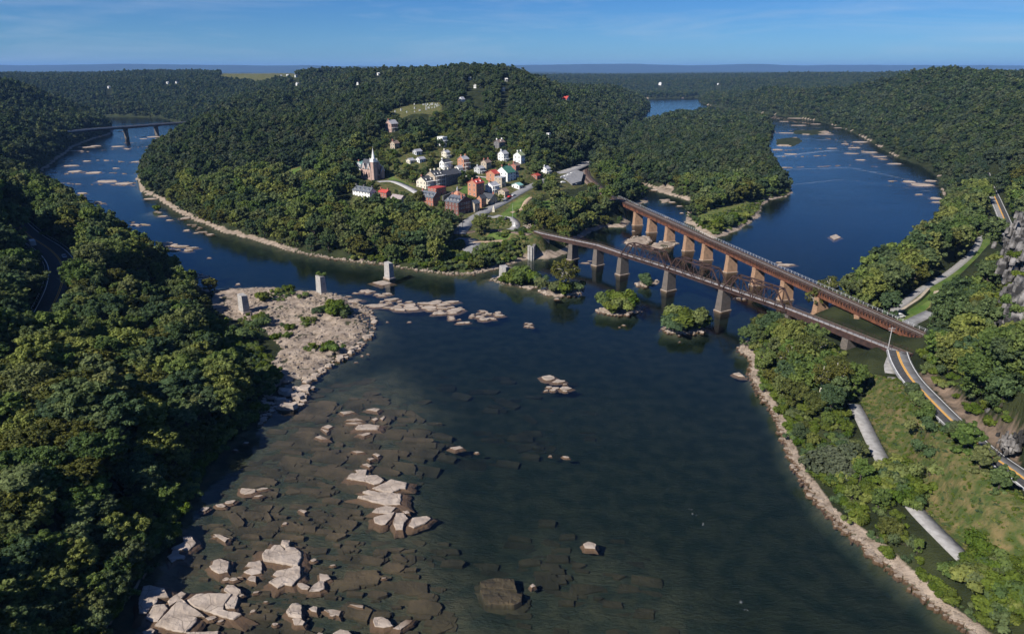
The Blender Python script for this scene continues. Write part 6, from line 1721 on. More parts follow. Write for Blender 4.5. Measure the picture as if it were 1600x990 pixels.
big = [
 (Z1([(190, 690), (215, 640), (230, 600), (275, 592), (400, 615), (430, 680), (345, 690), (340, 725), (290, 760), (250, 815), (190, 810)]), .9, 'big pale slab with a rust stain, at the shaded shore in the lower left corner'),
 (Z1([(250, 860), (255, 835), (315, 750), (400, 745), (430, 780), (345, 880), (290, 882)]), .7, 'square pale slab between the stained slab and the wide cracked slab'),
 (Z1([(320, 910), (460, 770), (530, 700), (580, 735), (725, 840), (600, 830), (665, 850), (660, 880), (575, 965), (470, 955), (400, 930)]), 1.0, 'wide cracked pale slab at the lower edge, left of the long oval slab'),
 (Z1([(585, 705), (660, 660), (760, 655), (950, 660), (885, 750), (880, 790), (1025, 820), (960, 860), (850, 835), (760, 800), (640, 760)]), 1.0, 'long oval pale slab pointing right in the lower left shallows'),
 (Z1([(885, 630), (910, 590), (960, 590), (1020, 625), (1025, 655), (1000, 665), (995, 720), (970, 770), (900, 770), (890, 745), (960, 665)]), .9, 'folded pale rock at the upper right end of the long oval slab'),
 (Z1([(470, 680), (540, 640), (580, 655), (550, 690), (440, 760), (425, 720)]), .6, 'narrow tilted pale slab wedged behind the wide cracked slab'),
 (Z1([(455, 290), (530, 255), (560, 235), (550, 200), (620, 195), (660, 245), (600, 300), (500, 300)]), .7, 'pale wedge shaped rock by the shaded shore, above the oval slab'),
 (Z1([(420, 360), (460, 335), (470, 305), (525, 305), (520, 335), (575, 355), (560, 380), (500, 378), (460, 405)]), .55, 'small lumpy pale rock just below the wedge shaped rock'),
 (Z1([(765, 435), (790, 425), (800, 390), (850, 373), (930, 395), (915, 480), (845, 495), (790, 465)]), .6, 'square pale rock alone in brown shallows above the long oval slab'),
 (Z1([(1045, 480), (1130, 440), (1060, 435), (1085, 405), (1180, 388), (1195, 420), (1192, 485), (1110, 505)]), .7, 'pale forked rock left of the two big central slabs'),
 (Z1([(1075, 540), (1100, 512), (1145, 515), (1143, 565), (1090, 550)]), .45, 'small pale block just below the forked rock'),
 (Z2([(50, 290), (80, 255), (120, 250), (150, 215), (200, 212), (240, 255), (265, 220), (330, 232), (375, 270), (378, 310), (350, 385), (270, 375), (130, 350), (65, 340)]), 1.1, 'bigger upper one of the two central pale slabs, with a notched top'),
 (Z2([(205, 210), (215, 172), (283, 178), (275, 218), (245, 235)]), 1.4, 'small cap block perched at the top of the notched central slab'),
 (Z2([(105, 520), (180, 475), (140, 460), (170, 430), (260, 415), (330, 390), (370, 395), (368, 480), (300, 550), (240, 540), (180, 570)]), .9, 'lower one of the two central pale slabs, with a kite shaped corner'),
 (Z2([(440, 600), (480, 545), (530, 510), (570, 515), (570, 575), (530, 595)]), .75, 'pale leaf shaped rock right of the lower central slab'),
 (Z2([(528, 455), (600, 462), (622, 492), (580, 512), (530, 508)]), .6, 'small pale block touching the leaf shaped rock'),
 (Z2([(345, 535), (380, 530), (450, 565), (430, 590), (380, 585), (350, 560)]), .4, 'low broken pale rock between the lower central slab and the leaf shaped rock'),
 (Z2([(250, 765), (290, 710), (350, 695), (380, 720), (378, 810), (330, 812), (270, 795)]), 1.3, 'tall rounded pale boulder with a black shadow side near the lower edge'),
 (Z2([(300, 830), (345, 815), (408, 855), (390, 880), (320, 880)]), .5, 'flat pale block just below the tall rounded boulder'),
 (Z2([(440, 745), (480, 722), (515, 728), (505, 775), (460, 765)]), .45, 'small pale block right of the tall rounded boulder'),
 (Z2([(567, 758), (640, 752), (713, 762), (690, 808), (620, 785)]), .4, 'thin pale wedge lying in a row of brown slabs'),
 (Z2([(975, 850), (985, 820), (1050, 812), (1100, 835), (1140, 885), (1060, 900), (990, 890)]), .7, 'rounded pale rock alone near the lower edge, right of all the others'),
 (Z2([(640, 950), (700, 918), (770, 930), (800, 965), (720, 985), (650, 980)]), .6, 'pale rock cut by the lower edge of the photograph'),
 (Z2([(780, 712), (895, 718), (890, 740), (840, 732)]), .3, 'thin pale sliver on a brown slab right of the boulder'),
 (Z2([(1140, 915), (1250, 835), (1305, 840), (1280, 870), (1205, 922)]), .25, 'narrow brown slab with a pale tip right of the lone rounded rock'),
 (Z1([(570, 970), (700, 968), (840, 960), (835, 990), (600, 995)]), .5, 'long flat pale slab along the lower edge of the photograph'),
 (Z1([(220, 975), (290, 935), (325, 955), (300, 990), (230, 990)]), .6, 'dark sided rock at the shaded corner of the lower edge'),
 (Z1([(800, 175), (850, 178), (920, 210), (895, 240), (840, 205)]), .45, 'pale rock capping a brown sunken slab below the shaded water'),
 (Z1([(335, 240), (400, 200), (450, 215), (430, 255), (360, 285)]), .5, 'grey rock in deep shade at the left shore'),
 (Z3([(365, 570), (395, 535), (440, 530), (430, 508), (512, 505), (500, 550), (495, 590), (440, 582)]), .7, 'square pale slab at the upper left end of the middle chain'),
 (Z3([(497, 590), (500, 545), (580, 545), (630, 580), (600, 602), (560, 612)]), .7, 'rounded pale slab touching the square one in the middle chain'),
 (Z3([(545, 635), (620, 605), (680, 575), (750, 590), (790, 600), (780, 640), (745, 640), (690, 665), (600, 655)]), .8, 'broad pale slab with a split right corner in the middle chain'),
 (Z3([(445, 700), (560, 690), (480, 665), (520, 655), (600, 665), (750, 670), (745, 745), (640, 752), (570, 735)]), 1.0, 'largest pale slab of the middle chain, with a pointed left arm'),
 (Z3([(545, 805), (575, 780), (640, 762), (715, 772), (670, 815), (590, 812)]), .6, 'pale lens shaped rock below the largest slab of the middle chain'),
 (Z3([(558, 845), (600, 830), (705, 805), (680, 850), (640, 890), (610, 895), (565, 880)]), .6, 'pale ragged rock below the lens shaped one in the middle chain'),
 (Z3([(695, 880), (715, 810), (770, 812), (800, 850), (770, 880), (760, 925), (715, 928)]), .8, 'upright pale slab at the lower end of the middle chain'),
 (Z3([(802, 900), (830, 845), (930, 832), (960, 850), (920, 885), (840, 915)]), .7, 'pale boat shaped rock at the right lower end of the middle chain'),
 (Z3([(760, 800), (800, 795), (810, 812), (780, 818)]), .4, 'small pale cap between the upright slab and the boat shaped rock'),
 (Z3([(428, 220), (450, 195), (530, 188), (606, 195), (585, 228), (440, 228)]), .5, 'long pale slab above the middle chain, largest of the upper flat ones'),
 (Z3([(440, 262), (530, 248), (535, 258), (490, 272)]), .35, 'thin pale slab just below the largest upper flat one'),
 (Z3([(360, 185), (460, 172), (495, 180), (440, 192)]), .3, 'thin pale streak of rock left of the upper flat slabs'),
 (Z3([(365, 160), (440, 148), (480, 160), (420, 168)]), .3, 'flat pale rock in the upper group, above the thin streak'),
 (Z3([(320, 105), (400, 95), (425, 105), (350, 120)]), .35, 'flat pale rock at the upper left of the upper group'),
 (Z3([(503, 88), (560, 76), (604, 82), (580, 102)]), .35, 'flat pale rock at the upper right of the upper group'),
 (Z3([(543, 155), (575, 142), (592, 152), (565, 165)]), .35, 'small round pale rock, left one of a pair at the right of the upper group'),
 (Z3([(600, 150), (630, 130), (637, 142), (620, 160)]), .35, 'small round pale rock, right one of a pair at the right of the upper group'),
 (Z3([(192, 210), (240, 193), (272, 205), (240, 222)]), .35, 'pale rock at the left of the upper group, upper one of two'),
 (Z3([(187, 222), (245, 235), (225, 252)]), .3, 'pale rock at the left of the upper group, lower one of two'),
 (Z3([(147, 282), (180, 268), (245, 295), (190, 296)]), .3, 'pale flat rock alone left of the upper group'),
 (Z3([(475, 472), (510, 465), (545, 480), (525, 492)]), .35, 'small pale rock right above the square slab of the middle chain'),
 (Z3([(550, 398), (575, 392), (605, 405), (585, 420)]), .35, 'small pale rock on the line above the middle chain, upper right one'),
 (Z3([(513, 432), (550, 425), (565, 432), (530, 444)]), .3, 'small pale rock on the line above the middle chain, lower one'),
 (Z3([(400, 380), (440, 374), (492, 385), (440, 392)]), .3, 'thin pale rock on the line above the middle chain'),
 (Z3([(38, 800), (65, 788), (90, 800), (70, 815)]), .3, 'tiny pale rock alone left of the middle chain'),
 (zs([(712, 150), (735, 138), (775, 150), (770, 172), (720, 168)], 680, 800, 3.077), .7, 'white topped rock alone in deep water at the lower middle'),
 (zs([(455, 350), (470, 340), (483, 352), (465, 360)], 680, 800, 3.077), .4, 'tiny white rock tip in the lower middle, left of the white topped rock'),
 ([(703, 699), (718, 696), (724, 699), (712, 702)], .35, 'small pale rock alone in the open middle water'),
 ([(1145, 583), (1155, 581), (1164, 588), (1154, 587)], .5, 'pale pointed rock off the near right bank'),
 ([(1297, 369), (1306, 366), (1314, 370), (1304, 374)], .9, 'brown rounded rock alone in the wide blue river'),
 ([(582, 441), (598, 438), (612, 442), (596, 446)], .4, 'low pale flat rock beside the pier in open water'),
 ([(535, 470), (558, 466), (567, 468), (556, 472), (537, 472)], .4, 'long pale flat rock just right of the rock shelf tip'),
]
for i, (pts, h, lab) in enumerate(big):
    rock_px(pts, h, lab, i, (random.uniform(-.04, .02), random.uniform(-.03, .05)), NG if pts[0][1] > 780 else None)
# smaller rocks: places seen in the photograph, each a slab of its own (px, py, width px)
VAR = []
for k in range(14):
    r = random.Random(900 + k); n = r.randint(6, 9)
    poly = [((1 + .28 * r.uniform(-1, 1)) * .5 * math.cos(2 * math.pi * i / n), (1 + .28 * r.uniform(-1, 1)) * (.28 + .1 * (k % 3)) * math.sin(2 * math.pi * i / n)) for i in range(n)]
    VAR.append(rock_mesh([(a * 4, b * 4) for a, b in poly], .34, k, (0, .04), depth=.7).mesh('river_rock', M['rock_pale']))
def rock_at(px, py, wpx, label, group, zs_=1.0, rz=None, base=0.0, dz=0):
    x, y = at(px, py, base)
    D = math.hypot(x, y)
    s = wpx * (y * math.cos(PITCH) + CAM_H * math.sin(PITCH)) / FPX / 4.0
    o = link('river_rock', random.choice(VAR), None, (x, y, base + dz), random.uniform(-.35, .35) + (math.pi if random.random() < .5 else 0) if rz is None else rz, (s * random.uniform(.95, 1.3), s * random.uniform(.55, 1.0), zs_ * (0.55 + .25 * min(s, 2.0))))
    return tag(o, label, 'rock', group)
def cluster(n, poly, w0, w1, label, group, seed, base=0.0, zsc=1.0):
    r = random.Random(seed); xs = [p[0] for p in poly]; ys = [p[1] for p in poly]; k = 0
    while k < n:
        x, y = r.uniform(min(xs), max(xs)), r.uniform(min(ys), max(ys))
        if not bool(inside(poly, np.array([x]), np.array([y]))[0]): continue
        b_ = base
        rock_at(x, y, r.uniform(w0, w1) if r.random() < .8 else w1 * 1.5, label, group, zsc, base=b_); k += 1
cluster(30, [(578, 478), (585, 470), (600, 467), (640, 470), (660, 478), (650, 486), (620, 484), (590, 482)], 5, 13, 'pale flat rock in the left half of the rock bar across the middle water', 'rocks of the middle bar', 1)
cluster(26, [(664, 474), (690, 468), (715, 470), (722, 480), (715, 491), (690, 492), (668, 484)], 5, 14, 'pale flat rock in the right half of the rock bar across the middle water', 'rocks of the middle bar', 2)
cluster(22, [(735, 497), (742, 482), (760, 478), (785, 490), (780, 497), (760, 500)], 4, 11, 'pale flat rock in the small group right of the middle bar', 'rocks of the small right group', 3)
cluster(9, [(700, 494), (715, 497), (735, 505), (720, 506), (705, 500)], 4, 8, 'small pale rock between the middle bar and the small right group', 'rocks of the small right group', 4)
cluster(14, [(560, 456), (570, 452), (608, 458), (604, 463), (575, 462)], 4, 9, 'small pale rock between the shelf tip and the pier in open water', 'rocks by the open water pier', 5)
cluster(11, [(838, 600), (850, 588), (888, 598), (894, 612), (868, 616), (850, 612)], 5, 13, 'pale rock in the small cluster in the very middle of the water', 'rocks of the middle water', 6)
cluster(5, [(815, 506), (830, 504), (840, 508), (835, 511), (820, 510)], 5, 9, 'dark wet rock right of the small right group', 'rocks of the middle water', 7)
cluster(12, [(220, 384), (255, 378), (312, 390), (300, 394), (250, 390)], 12, 26, 'pale brown slab in the long ledge off the left wooded shore', 'rocks of the left ledge', 10, zsc=1.5)
cluster(14, [(275, 434), (290, 427), (325, 429), (325, 437), (300, 440)], 6, 16, 'pale slab in the flat ledge beside the shelf forest', 'rocks of the shelf forest ledge', 11)
for px, py, wd in [(112, 259, 20), (135, 252, 14), (166, 251, 9), (213, 253, 10), (181, 263, 10), (81, 270, 12), (62, 277, 14), (72, 283, 20), (118, 268, 18), (147, 270, 20), (168, 284, 28), (195, 287, 30), (160, 283, 12), (72, 295, 26), (108, 300, 14), (128, 302, 22), (120, 309, 26), (135, 314, 18), (148, 318, 28), (211, 352, 16),
                   (236, 311, 14), (232, 304, 10), (255, 338, 14), (290, 341, 14), (265, 344, 10), (292, 360, 9), (307, 364, 7), (330, 366, 7), (327, 403, 6), (372, 444, 6), (135, 230, 26), (150, 228, 14), (120, 236, 16), (185, 229, 16), (240, 214, 18), (255, 217, 22), (272, 212, 24), (225, 217, 12), (188, 206, 10), (200, 233, 10)]:
    rock_at(px, py, wd, 'pale flat rock in the rapids of the left river', 'rocks in the left river rapids', 1.1, rz=random.uniform(-.2, .2))
for px, py, wd in [(1205, 208, 18), (1230, 208, 22), (1262, 206, 24), (1290, 210, 18), (1250, 196, 20), (1225, 190, 14), (1180, 180, 16), (1215, 178, 20), (1140, 171, 18), (1160, 176, 14), (1245, 185, 22), (1275, 194, 16), (1310, 200, 14), (1360, 238, 20), (1345, 222, 20), (1375, 245, 20), (1398, 256, 22), (1440, 289, 30), (1420, 284, 18), (1455, 283, 16), (1462, 310, 14), (1436, 304, 12),
                   (1225, 262, 14), (1230, 292, 10), (1228, 414, 22), (1218, 410, 10), (1335, 231, 18), (1320, 225, 12), (1236, 241, 16), (1215, 234, 14), (1025, 297, 14), (1050, 316, 10), (1062, 322, 8), (1038, 340, 10), (1065, 333, 6), (990, 361, 5), (1465, 316, 14), (1345, 250, 14), (1300, 232, 14), (1330, 240, 16)]:
    rock_at(px, py, wd, 'pale flat rock in the wide blue right river', 'rocks in the right river', 1.1, rz=random.uniform(-.2, .2))
for px, py, wd in [(1126, 488, 5), (1133, 486, 4), (915, 411, 10), (921, 408, 8), (1152, 466, 14), (1160, 467, 8), (1062, 534, 4), (968, 511, 3), (975, 508, 6), (870, 467, 8), (545, 463, 8), (556, 458, 9), (640, 503, 5), (605, 503, 4), (560, 540, 8), (566, 556, 5), (575, 553, 4), (556, 566, 5), (510, 561, 6), (320, 795, 14), (385, 768, 26), (410, 764, 16), (404, 775, 10), (360, 784, 14), (345, 790, 16), (340, 838, 14), (353, 842, 10), (470, 797, 6), (445, 818, 7), (368, 703, 9), (385, 692, 8),
                   (600, 903, 7), (365, 905, 10), (375, 902, 7), (353, 905, 9), (520, 960, 12), (400, 925, 10), (395, 955, 9), (416, 940, 7), (430, 975, 9), (376, 930, 10), (330, 965, 12), (345, 970, 8), (500, 990, 9), (490, 875, 8), (520, 883, 7), (860, 712, 5), (745, 707, 6), (884, 714, 8)]:
    rock_at(px, py, wd, 'small pale rock scattered among the larger slabs', 'small scattered rocks', .8)
# stones of the right shore and of the islets
def shore_points(pts, n, seed, o=.6):
    r = random.Random(seed); P = A(*pts); seg_ = [math.dist(a, b) for a, b in zip(P, P[1:])]; tot = sum(seg_); out = []
    for _ in range(n):
        q = r.uniform(0, tot); i = 0
        while q > seg_[i] and i < len(seg_) - 1: q -= seg_[i]; i += 1
        a, b = P[i], P[i + 1]; t = q / seg_[i]; out.append((a[0] + (b[0] - a[0]) * t + r.gauss(0, o), a[1] + (b[1] - a[1]) * t + r.gauss(0, o)))
    return out
def stones(name, label, spots, s0, s1, seed, m='rock'):
    """a stony shore that nobody could count: one mesh of broken blocks"""
    r = random.Random(seed); mb = MB()
    for (x, y) in spots:
        s = r.uniform(s0, s1) * (1 if r.random() < .85 else 1.9); z = max(gz(x, y), -.1); a = r.uniform(0, 3.14); n = r.randint(5, 7)
        lo = [(x + s * (1 + .3 * r.uniform(-1, 1)) * math.cos(a + 6.283 * i / n), y + s * .7 * (1 + .3 * r.uniform(-1, 1)) * math.sin(a + 6.283 * i / n), z - .5) for i in range(n)]
        f = r.uniform(.6, .85); hh = s * r.uniform(.25, .6)
        hi = [(x + (p[0] - x) * f, y + (p[1] - y) * f, z + hh * r.uniform(.75, 1.2)) for p in lo]
        mb.add(lo + hi, [tuple(range(n, 2 * n))] + [(i, (i + 1) % n, n + (i + 1) % n, n + i) for i in range(n)])
    return tag(mb.build(name, M[m]), label, 'stones', None, 'stuff')
stones('shore_stones', 'stony shoreline rubble along the near right bank', shore_points([(1160, 542), (1158, 548), (1178, 562), (1174, 587), (1192, 617), (1212, 647), (1224, 672), (1234, 704), (1257, 749), (1292, 799), (1352, 854), (1412, 904), (1472, 954), (1540, 998)], 1100, 5, .7), .2, .6, 6)
stones('shelf_rubble', 'broken rubble lying on the wide rock shelf', [p for p in [(random.uniform(-130, -55), random.uniform(205, 320)) for _ in range(2600)] if bool(inside(SHELF, np.array([p[0]]), np.array([p[1]]))[0])], .3, .95, 7)
stones('point_shore_stones', 'thin stony edge of the wooded shore below the town', shore_points([(440, 388), (480, 397), (520, 404), (560, 409), (600, 413), (650, 422), (700, 428), (735, 428), (770, 421)], 420, 25, .8), .25, .8, 26)
for k, isl in enumerate(ISLANDS[1:8]):
    pts = [p for p in isl] + [isl[0]]; r = random.Random(k); sp_ = []
    for a, b in zip(pts, pts[1:]):
        for _ in range(int(math.dist(a, b) * 3.2)):
            t = r.random(); sp_.append((a[0] + (b[0] - a[0]) * t + r.gauss(0, .7), a[1] + (b[1] - a[1]) * t + r.gauss(0, .7)))
    stones('islet_stones', 'stony rim of the %s islet' % ['leftmost', 'tall tree', 'wide bushy', 'tiny bush', 'round bushy', 'bare sand', 'long sand'][k], sp_, .25, .75, 40 + k, 'rock_pale')
def px_spots(n, poly, seed):
    r = random.Random(seed); xs = [p[0] for p in poly]; ys = [p[1] for p in poly]; out = []
    while len(out) < n:
        x, y = r.uniform(min(xs), max(xs)), r.uniform(min(ys), max(ys))
        if bool(inside(poly, np.array([x]), np.array([y]))[0]): out.append(at(x, y))
    return out
stones('spilled_slabs', 'pale broken slabs spilled in the water at the foot of the rock shelf', px_spots(120, [(412, 620), (440, 605), (470, 604), (500, 606), (478, 618), (478, 632), (450, 638), (430, 640), (412, 660), (400, 668), (404, 640)], 8), .5, 1.6, 61, 'rock_pale')
stones('shelf_edge_blocks', 'pale blocks along the water edge of the rock shelf', px_spots(150, [(548, 545), (575, 522), (582, 500), (570, 487), (580, 484), (588, 500), (584, 525), (560, 548), (528, 568), (480, 598), (470, 594), (520, 565)], 9), .4, 1.1, 62, 'rock_pale')
stones('boulders', 'heap of pale boulders at the edge of the point', [(hit(a, b)[0] + random.gauss(0, 1), hit(a, b)[1] + random.gauss(0, 1.2)) for a, b in [(820, 352), (824, 354), (828, 353), (832, 351), (836, 349), (826, 350), (822, 355), (838, 351), (834, 353)] for _ in range(6)], .4, .9, 17, 'rock_pale')

def ledges(name, label, lines_, per, seed, s0, s1):
    """broken thin ledges that nobody could count"""
    r = random.Random(seed); mb = MB()
    for pts in lines_:
        for (x, y) in shore_points(pts, int(per * math.dist(A(*pts)[0], A(*pts)[-1])), seed + len(mb.v), 1.6):
            L = r.uniform(s0, s1) * (1 if r.random() < .8 else 2.0); w_ = L * r.uniform(.2, .4); a = r.gauss(-.05, .15); hh = r.uniform(.12, .4)
            n = r.randint(5, 7); ca_, sa_ = math.cos(a), math.sin(a); lo, hi = [], []
            for i in range(n):
                th = 6.283 * (i + r.uniform(-.3, .3)) / n; u, v = L * .5 * math.cos(th) * r.uniform(.7, 1.2), w_ * .5 * math.sin(th) * r.uniform(.7, 1.2)
                X, Y = x + u * ca_ - v * sa_, y + u * sa_ + v * ca_
                hi.append((X, Y, hh * r.uniform(.8, 1.1))); lo.append((x + (X - x) * 1.2, y + (Y - y) * 1.2, -.6))
            mb.add(lo + hi, [tuple(range(n, 2 * n))] + [(i, (i + 1) % n, n + (i + 1) % n, n + i) for i in range(n)])
    return tag(mb.build(name, M['rock']), label, 'ledge', None, 'stuff')
ledges('left_river_ledges', 'thin broken ledges breaking the rapids of the left river', [[(100, 252), (160, 250), (230, 256)], [(75, 275), (140, 268), (215, 272)], [(70, 285), (130, 288), (212, 290)], [(105, 302), (150, 316), (170, 320)], [(125, 238), (190, 232), (250, 228)], [(190, 216), (240, 213), (290, 209)], [(155, 283), (215, 286)], [(200, 345), (225, 352)], [(280, 342), (330, 366)], [(170, 225), (225, 222)]], .22, 5, 1.2, 4.0)
ledges('right_river_ledges', 'thin broken ledges breaking the rapids of the right river', [[(1205, 206), (1260, 203), (1310, 209)], [(1210, 236), (1260, 232), (1340, 234)], [(1230, 262), (1330, 258), (1400, 262)], [(1100, 170), (1180, 180), (1280, 196)], [(1320, 222), (1380, 250)], [(1215, 190), (1270, 192)], [(1380, 282), (1460, 288)], [(1140, 172), (1230, 186)], [(1290, 216), (1350, 226)], [(1225, 245), (1300, 243)]], .13, 6, 1.5, 5.0)

# sunken slabs of the river bed: stepped, tilted bedding that runs with the ledges
def sunken(name, label, region, n, zt, L0_, L1_, seed, near_z=None):
    r = random.Random(seed); mb = MB(); P = A(*region); xs = [p[0] for p in P]; ys = [p[1] for p in P]; k = 0
    while k < n:
        x, y = r.uniform(min(xs) - 4, max(xs) + 4), r.uniform(min(ys) - 4, max(ys) + 4)
        X_, Y_ = np.array([x]), np.array([y])
        e = float(edist(P, X_, Y_)[0]) * (1 if bool(inside(P, X_, Y_)[0]) else -1)
        if e < -4 or r.random() > (e + 5) / 14: continue
        if float(fbm(X_ / 9, Y_ / 5, 2, 61)[0]) < r.uniform(.25, .5): continue
        k += 1
        if gz(x, y) > -.2: continue
        L = r.uniform(L0_, L1_) * (1 if r.random() < .8 else 1.6); w_ = L * r.uniform(.22, .5); a = r.gauss(-.14, .09) + (r.uniform(-.8, .8) if r.random() < .15 else 0)
        top = zt[0] + (zt[1] - zt[0]) * min(1, r.random() ** .8 + max(0, (6 - e) / 14))
        ca_, sa_ = math.cos(a), math.sin(a); tl = (r.uniform(-.03, .03), r.uniform(.04, .18))
        c4 = [(-1, -1), (r.uniform(-.2, .4), -1.05), (1, -.9), (1.04, .3), (.9, 1), (-.1, 1.08), (-.95, .9)]
        if r.random() < .4: c4.pop(r.randint(1, 5))
        m = len(c4); lo, hi = [], []
        for (u, v) in c4:
            u = u * L / 2 * r.uniform(.84, 1.08); v = v * w_ / 2 * r.uniform(.8, 1.1)
            X, Y = x + u * ca_ - v * sa_, y + u * sa_ + v * ca_
            hi.append((X, Y, min(-.08, top + tl[0] * u + tl[1] * v))); lo.append((x + (X - x) * 1.03, y + (Y - y) * 1.03, top - 1.6))
        mb.add(lo + hi, [tuple(range(m, 2 * m))] + [(i, (i + 1) % m, m + (i + 1) % m, m + i) for i in range(m)])
    return tag(mb.build(name, M['slab']), label, 'sunken slabs', None, 'stuff')
sunken('sunken_slabs', 'brown slabs showing through shallow water at the lower left', [(300, 1000), (260, 880), (340, 770), (420, 720), (560, 740), (680, 860), (720, 990)], 900, (-.2, -1.7), 1.4, 5.0, 1)
sunken('sunken_ledges', 'brown ledges showing through shallow water off the rock shelf', [(380, 740), (420, 660), (500, 600), (580, 590), (660, 640), (690, 680), (650, 745), (600, 770)], 560, (-.25, -1.7), 2.0, 7.5, 2)
sunken('sunken_boulders', 'dim olive slabs under deeper water at the lower middle', [(690, 1000), (720, 880), (860, 800), (990, 860), (1080, 960), (1040, 1010)], 170, (-1.5, -2.8), 2, 5, 3)
sunken('sunken_reef', 'dim brown reef under the middle water', [(620, 600), (760, 560), (900, 590), (960, 680), (860, 740), (740, 720), (660, 660)], 70, (-2.2, -3.4), 2.5, 7, 4)
for pts, lab in [(zs([(215, 330), (260, 318), (380, 322), (392, 370), (220, 362)], 680, 800, 3.077), 'big brown sunken slab near the lower edge, upper half of a split pair'), (zs([(215, 368), (300, 366), (420, 395), (415, 425), (380, 445), (240, 440)], 680, 800, 3.077), 'big brown sunken slab near the lower edge, lower half of a split pair')]:
    poly = ccw([at(a, b, -.4) for a, b in pts]); cx, cy_ = sum(p[0] for p in poly) / len(poly), sum(p[1] for p in poly) / len(poly)
    tag(rock_mesh([(x - cx, y - cy_) for x, y in poly], 1.2, 3).build('sunken_rock', M['slab'], None, (cx, cy_, -1.55)), lab, 'rock')

# ------------------------------------------------------------------ the cliff at the right edge
def cliff(name, label, outline, seed, m='cliff'):
    """a broken rock face: stacked irregular blocks on the slope"""
    r = random.Random(seed); mb = MB()
    for (x, y, z, s) in outline:
        for _ in range(26):
            cx, cy2, cz = x + r.gauss(0, s * .5), y + r.gauss(0, s * .5), z + r.uniform(-1.3, .7) * s
            e = s * r.uniform(.16, .42); a = r.uniform(0, 3.14); n = 6
            lo = [(cx + e * r.uniform(.7, 1.2) * math.cos(a + 6.283 * i / n), cy2 + e * r.uniform(.7, 1.2) * math.sin(a + 6.283 * i / n), cz - e * 1.5) for i in range(n)]
            hi = [(cx + (p[0] - cx) * r.uniform(.55, .95), cy2 + (p[1] - cy2) * r.uniform(.55, .95), cz + e * r.uniform(.5, 1.4)) for p in lo]
            mb.add(lo + hi, [tuple(range(n, 2 * n))] + [(i, (i + 1) % n, n + (i + 1) % n, n + i) for i in range(n)])
    return tag(mb.build(name, M[m]), label, 'cliff')
pts = []
for (a, b, z, s) in [(1594, 352, 46, 3), (1588, 372, 44, 3.2), (1597, 390, 43, 4), (1582, 400, 40, 3), (1592, 415, 39, 4), (1598, 440, 37, 4), (1580, 430, 37, 2.6), (1586, 455, 34, 3.2), (1582, 465, 32, 3), (1596, 470, 33, 4), (1580, 488, 30, 3.4), (1596, 495, 30, 3.6), (1568, 500, 27, 3), (1590, 510, 28, 3.5), (1599, 370, 46, 3.5), (1606, 410, 42, 5), (1610, 460, 36, 5), (1604, 350, 49, 4)]:
    X_, Y_ = at(a, b, z); pts.append((X_, Y_, z, s))
cliff('rock_cliff', 'tall grey broken rock cliff at the right edge above the lawn', pts, 3)
pts = [(*at(a, b, z), z, s) for (a, b, z, s) in [(1530, 500, 17, 1.6), (1540, 506, 17, 1.8), (1520, 510, 15, 1.3), (1550, 512, 18, 1.8), (1500, 512, 14, 1.2), (1475, 522, 12.6, 1.5), (1508, 516, 15, 1.0)]]
cliff('rock_outcrop', 'low pale rock outcrop at the foot of the cliff behind the bridges', pts, 4, 'rock')
pts = [(*at(a, b, z), z, s) for (a, b, z, s) in [(1542, 632, 15, 1.6), (1550, 645, 15, 1.8), (1556, 626, 17, 1.5), (1536, 622, 16, 1.3), (1580, 690, 16, 1.6), (1590, 682, 17, 1.6), (1572, 684, 15.5, 1.2)]]
cliff('rock_outcrop', 'dark rock outcrop in the bare bank right of the winding road', pts, 5)
pts = [(*at(a, b, z), z, s) for (a, b, z, s) in [(1596, 532, 34, 2.2), (1590, 545, 32, 1.8), (1602, 550, 33, 2.4)]]
cliff('rock_outcrop', 'pale rock knob at the right edge below the cliff', pts, 6)

# ------------------------------------------------------------------ bushes and ground cover
def bush(px, py, s, k, label, group=None, name='bush', model=None, world=None):
    x, y, z = world if world else hit(px, py)
    return place_tree(name, model or BUSH[k % 4], x, y, z - .1, s, label, 'bush', group, parts=('stem', 'foliage'))
isl_b = {'wide bushy islet': [(950, 482, 1.6), (962, 480, 1.9), (975, 481, 1.7), (988, 480, 1.5), (968, 485, 1.5), (955, 486, 1.3)], 'round bushy islet': [(1055, 512, 1.6), (1068, 510, 2.0), (1080, 510, 1.9), (1092, 509, 1.6), (1062, 516, 1.4), (1078, 515, 1.6)],
         'tall tree islet': [(862, 456, 1.5), (880, 458, 1.4), (893, 455, 1.3)], 'leftmost islet': [(803, 441, 1.5), (812, 439, 1.7), (826, 443, 1.6), (835, 441, 1.3), (795, 442, 1.0)], 'tiny bush islet': [(1007, 443, 1.2)], 'tiny islet in the left river': [(244, 329, 1.6)], 'shore of the big island tip': [(1112, 350, 2.2), (1125, 352, 2.2), (1138, 350, 2.0), (1150, 344, 1.9), (1160, 340, 1.8), (1100, 355, 1.6), (1090, 347, 1.4), (1118, 358, 1.8)]}
j = 0
for nm, ls in isl_b.items():
    for (a, b, s) in ls: bush(a, b, s * (1.75 if 'tip' not in nm and 'left river' not in nm else 1.15), j, 'bright green bush on the %s' % nm, 'bushes of the %s' % nm); j += 1
gx, gy, gzz = hit(881, 455)
place_tree('islet_tree', SYC[0], gx, gy, gzz, 1.08, 'airy olive tree, tallest thing on the small islets left of the truss bridge', 'tree')
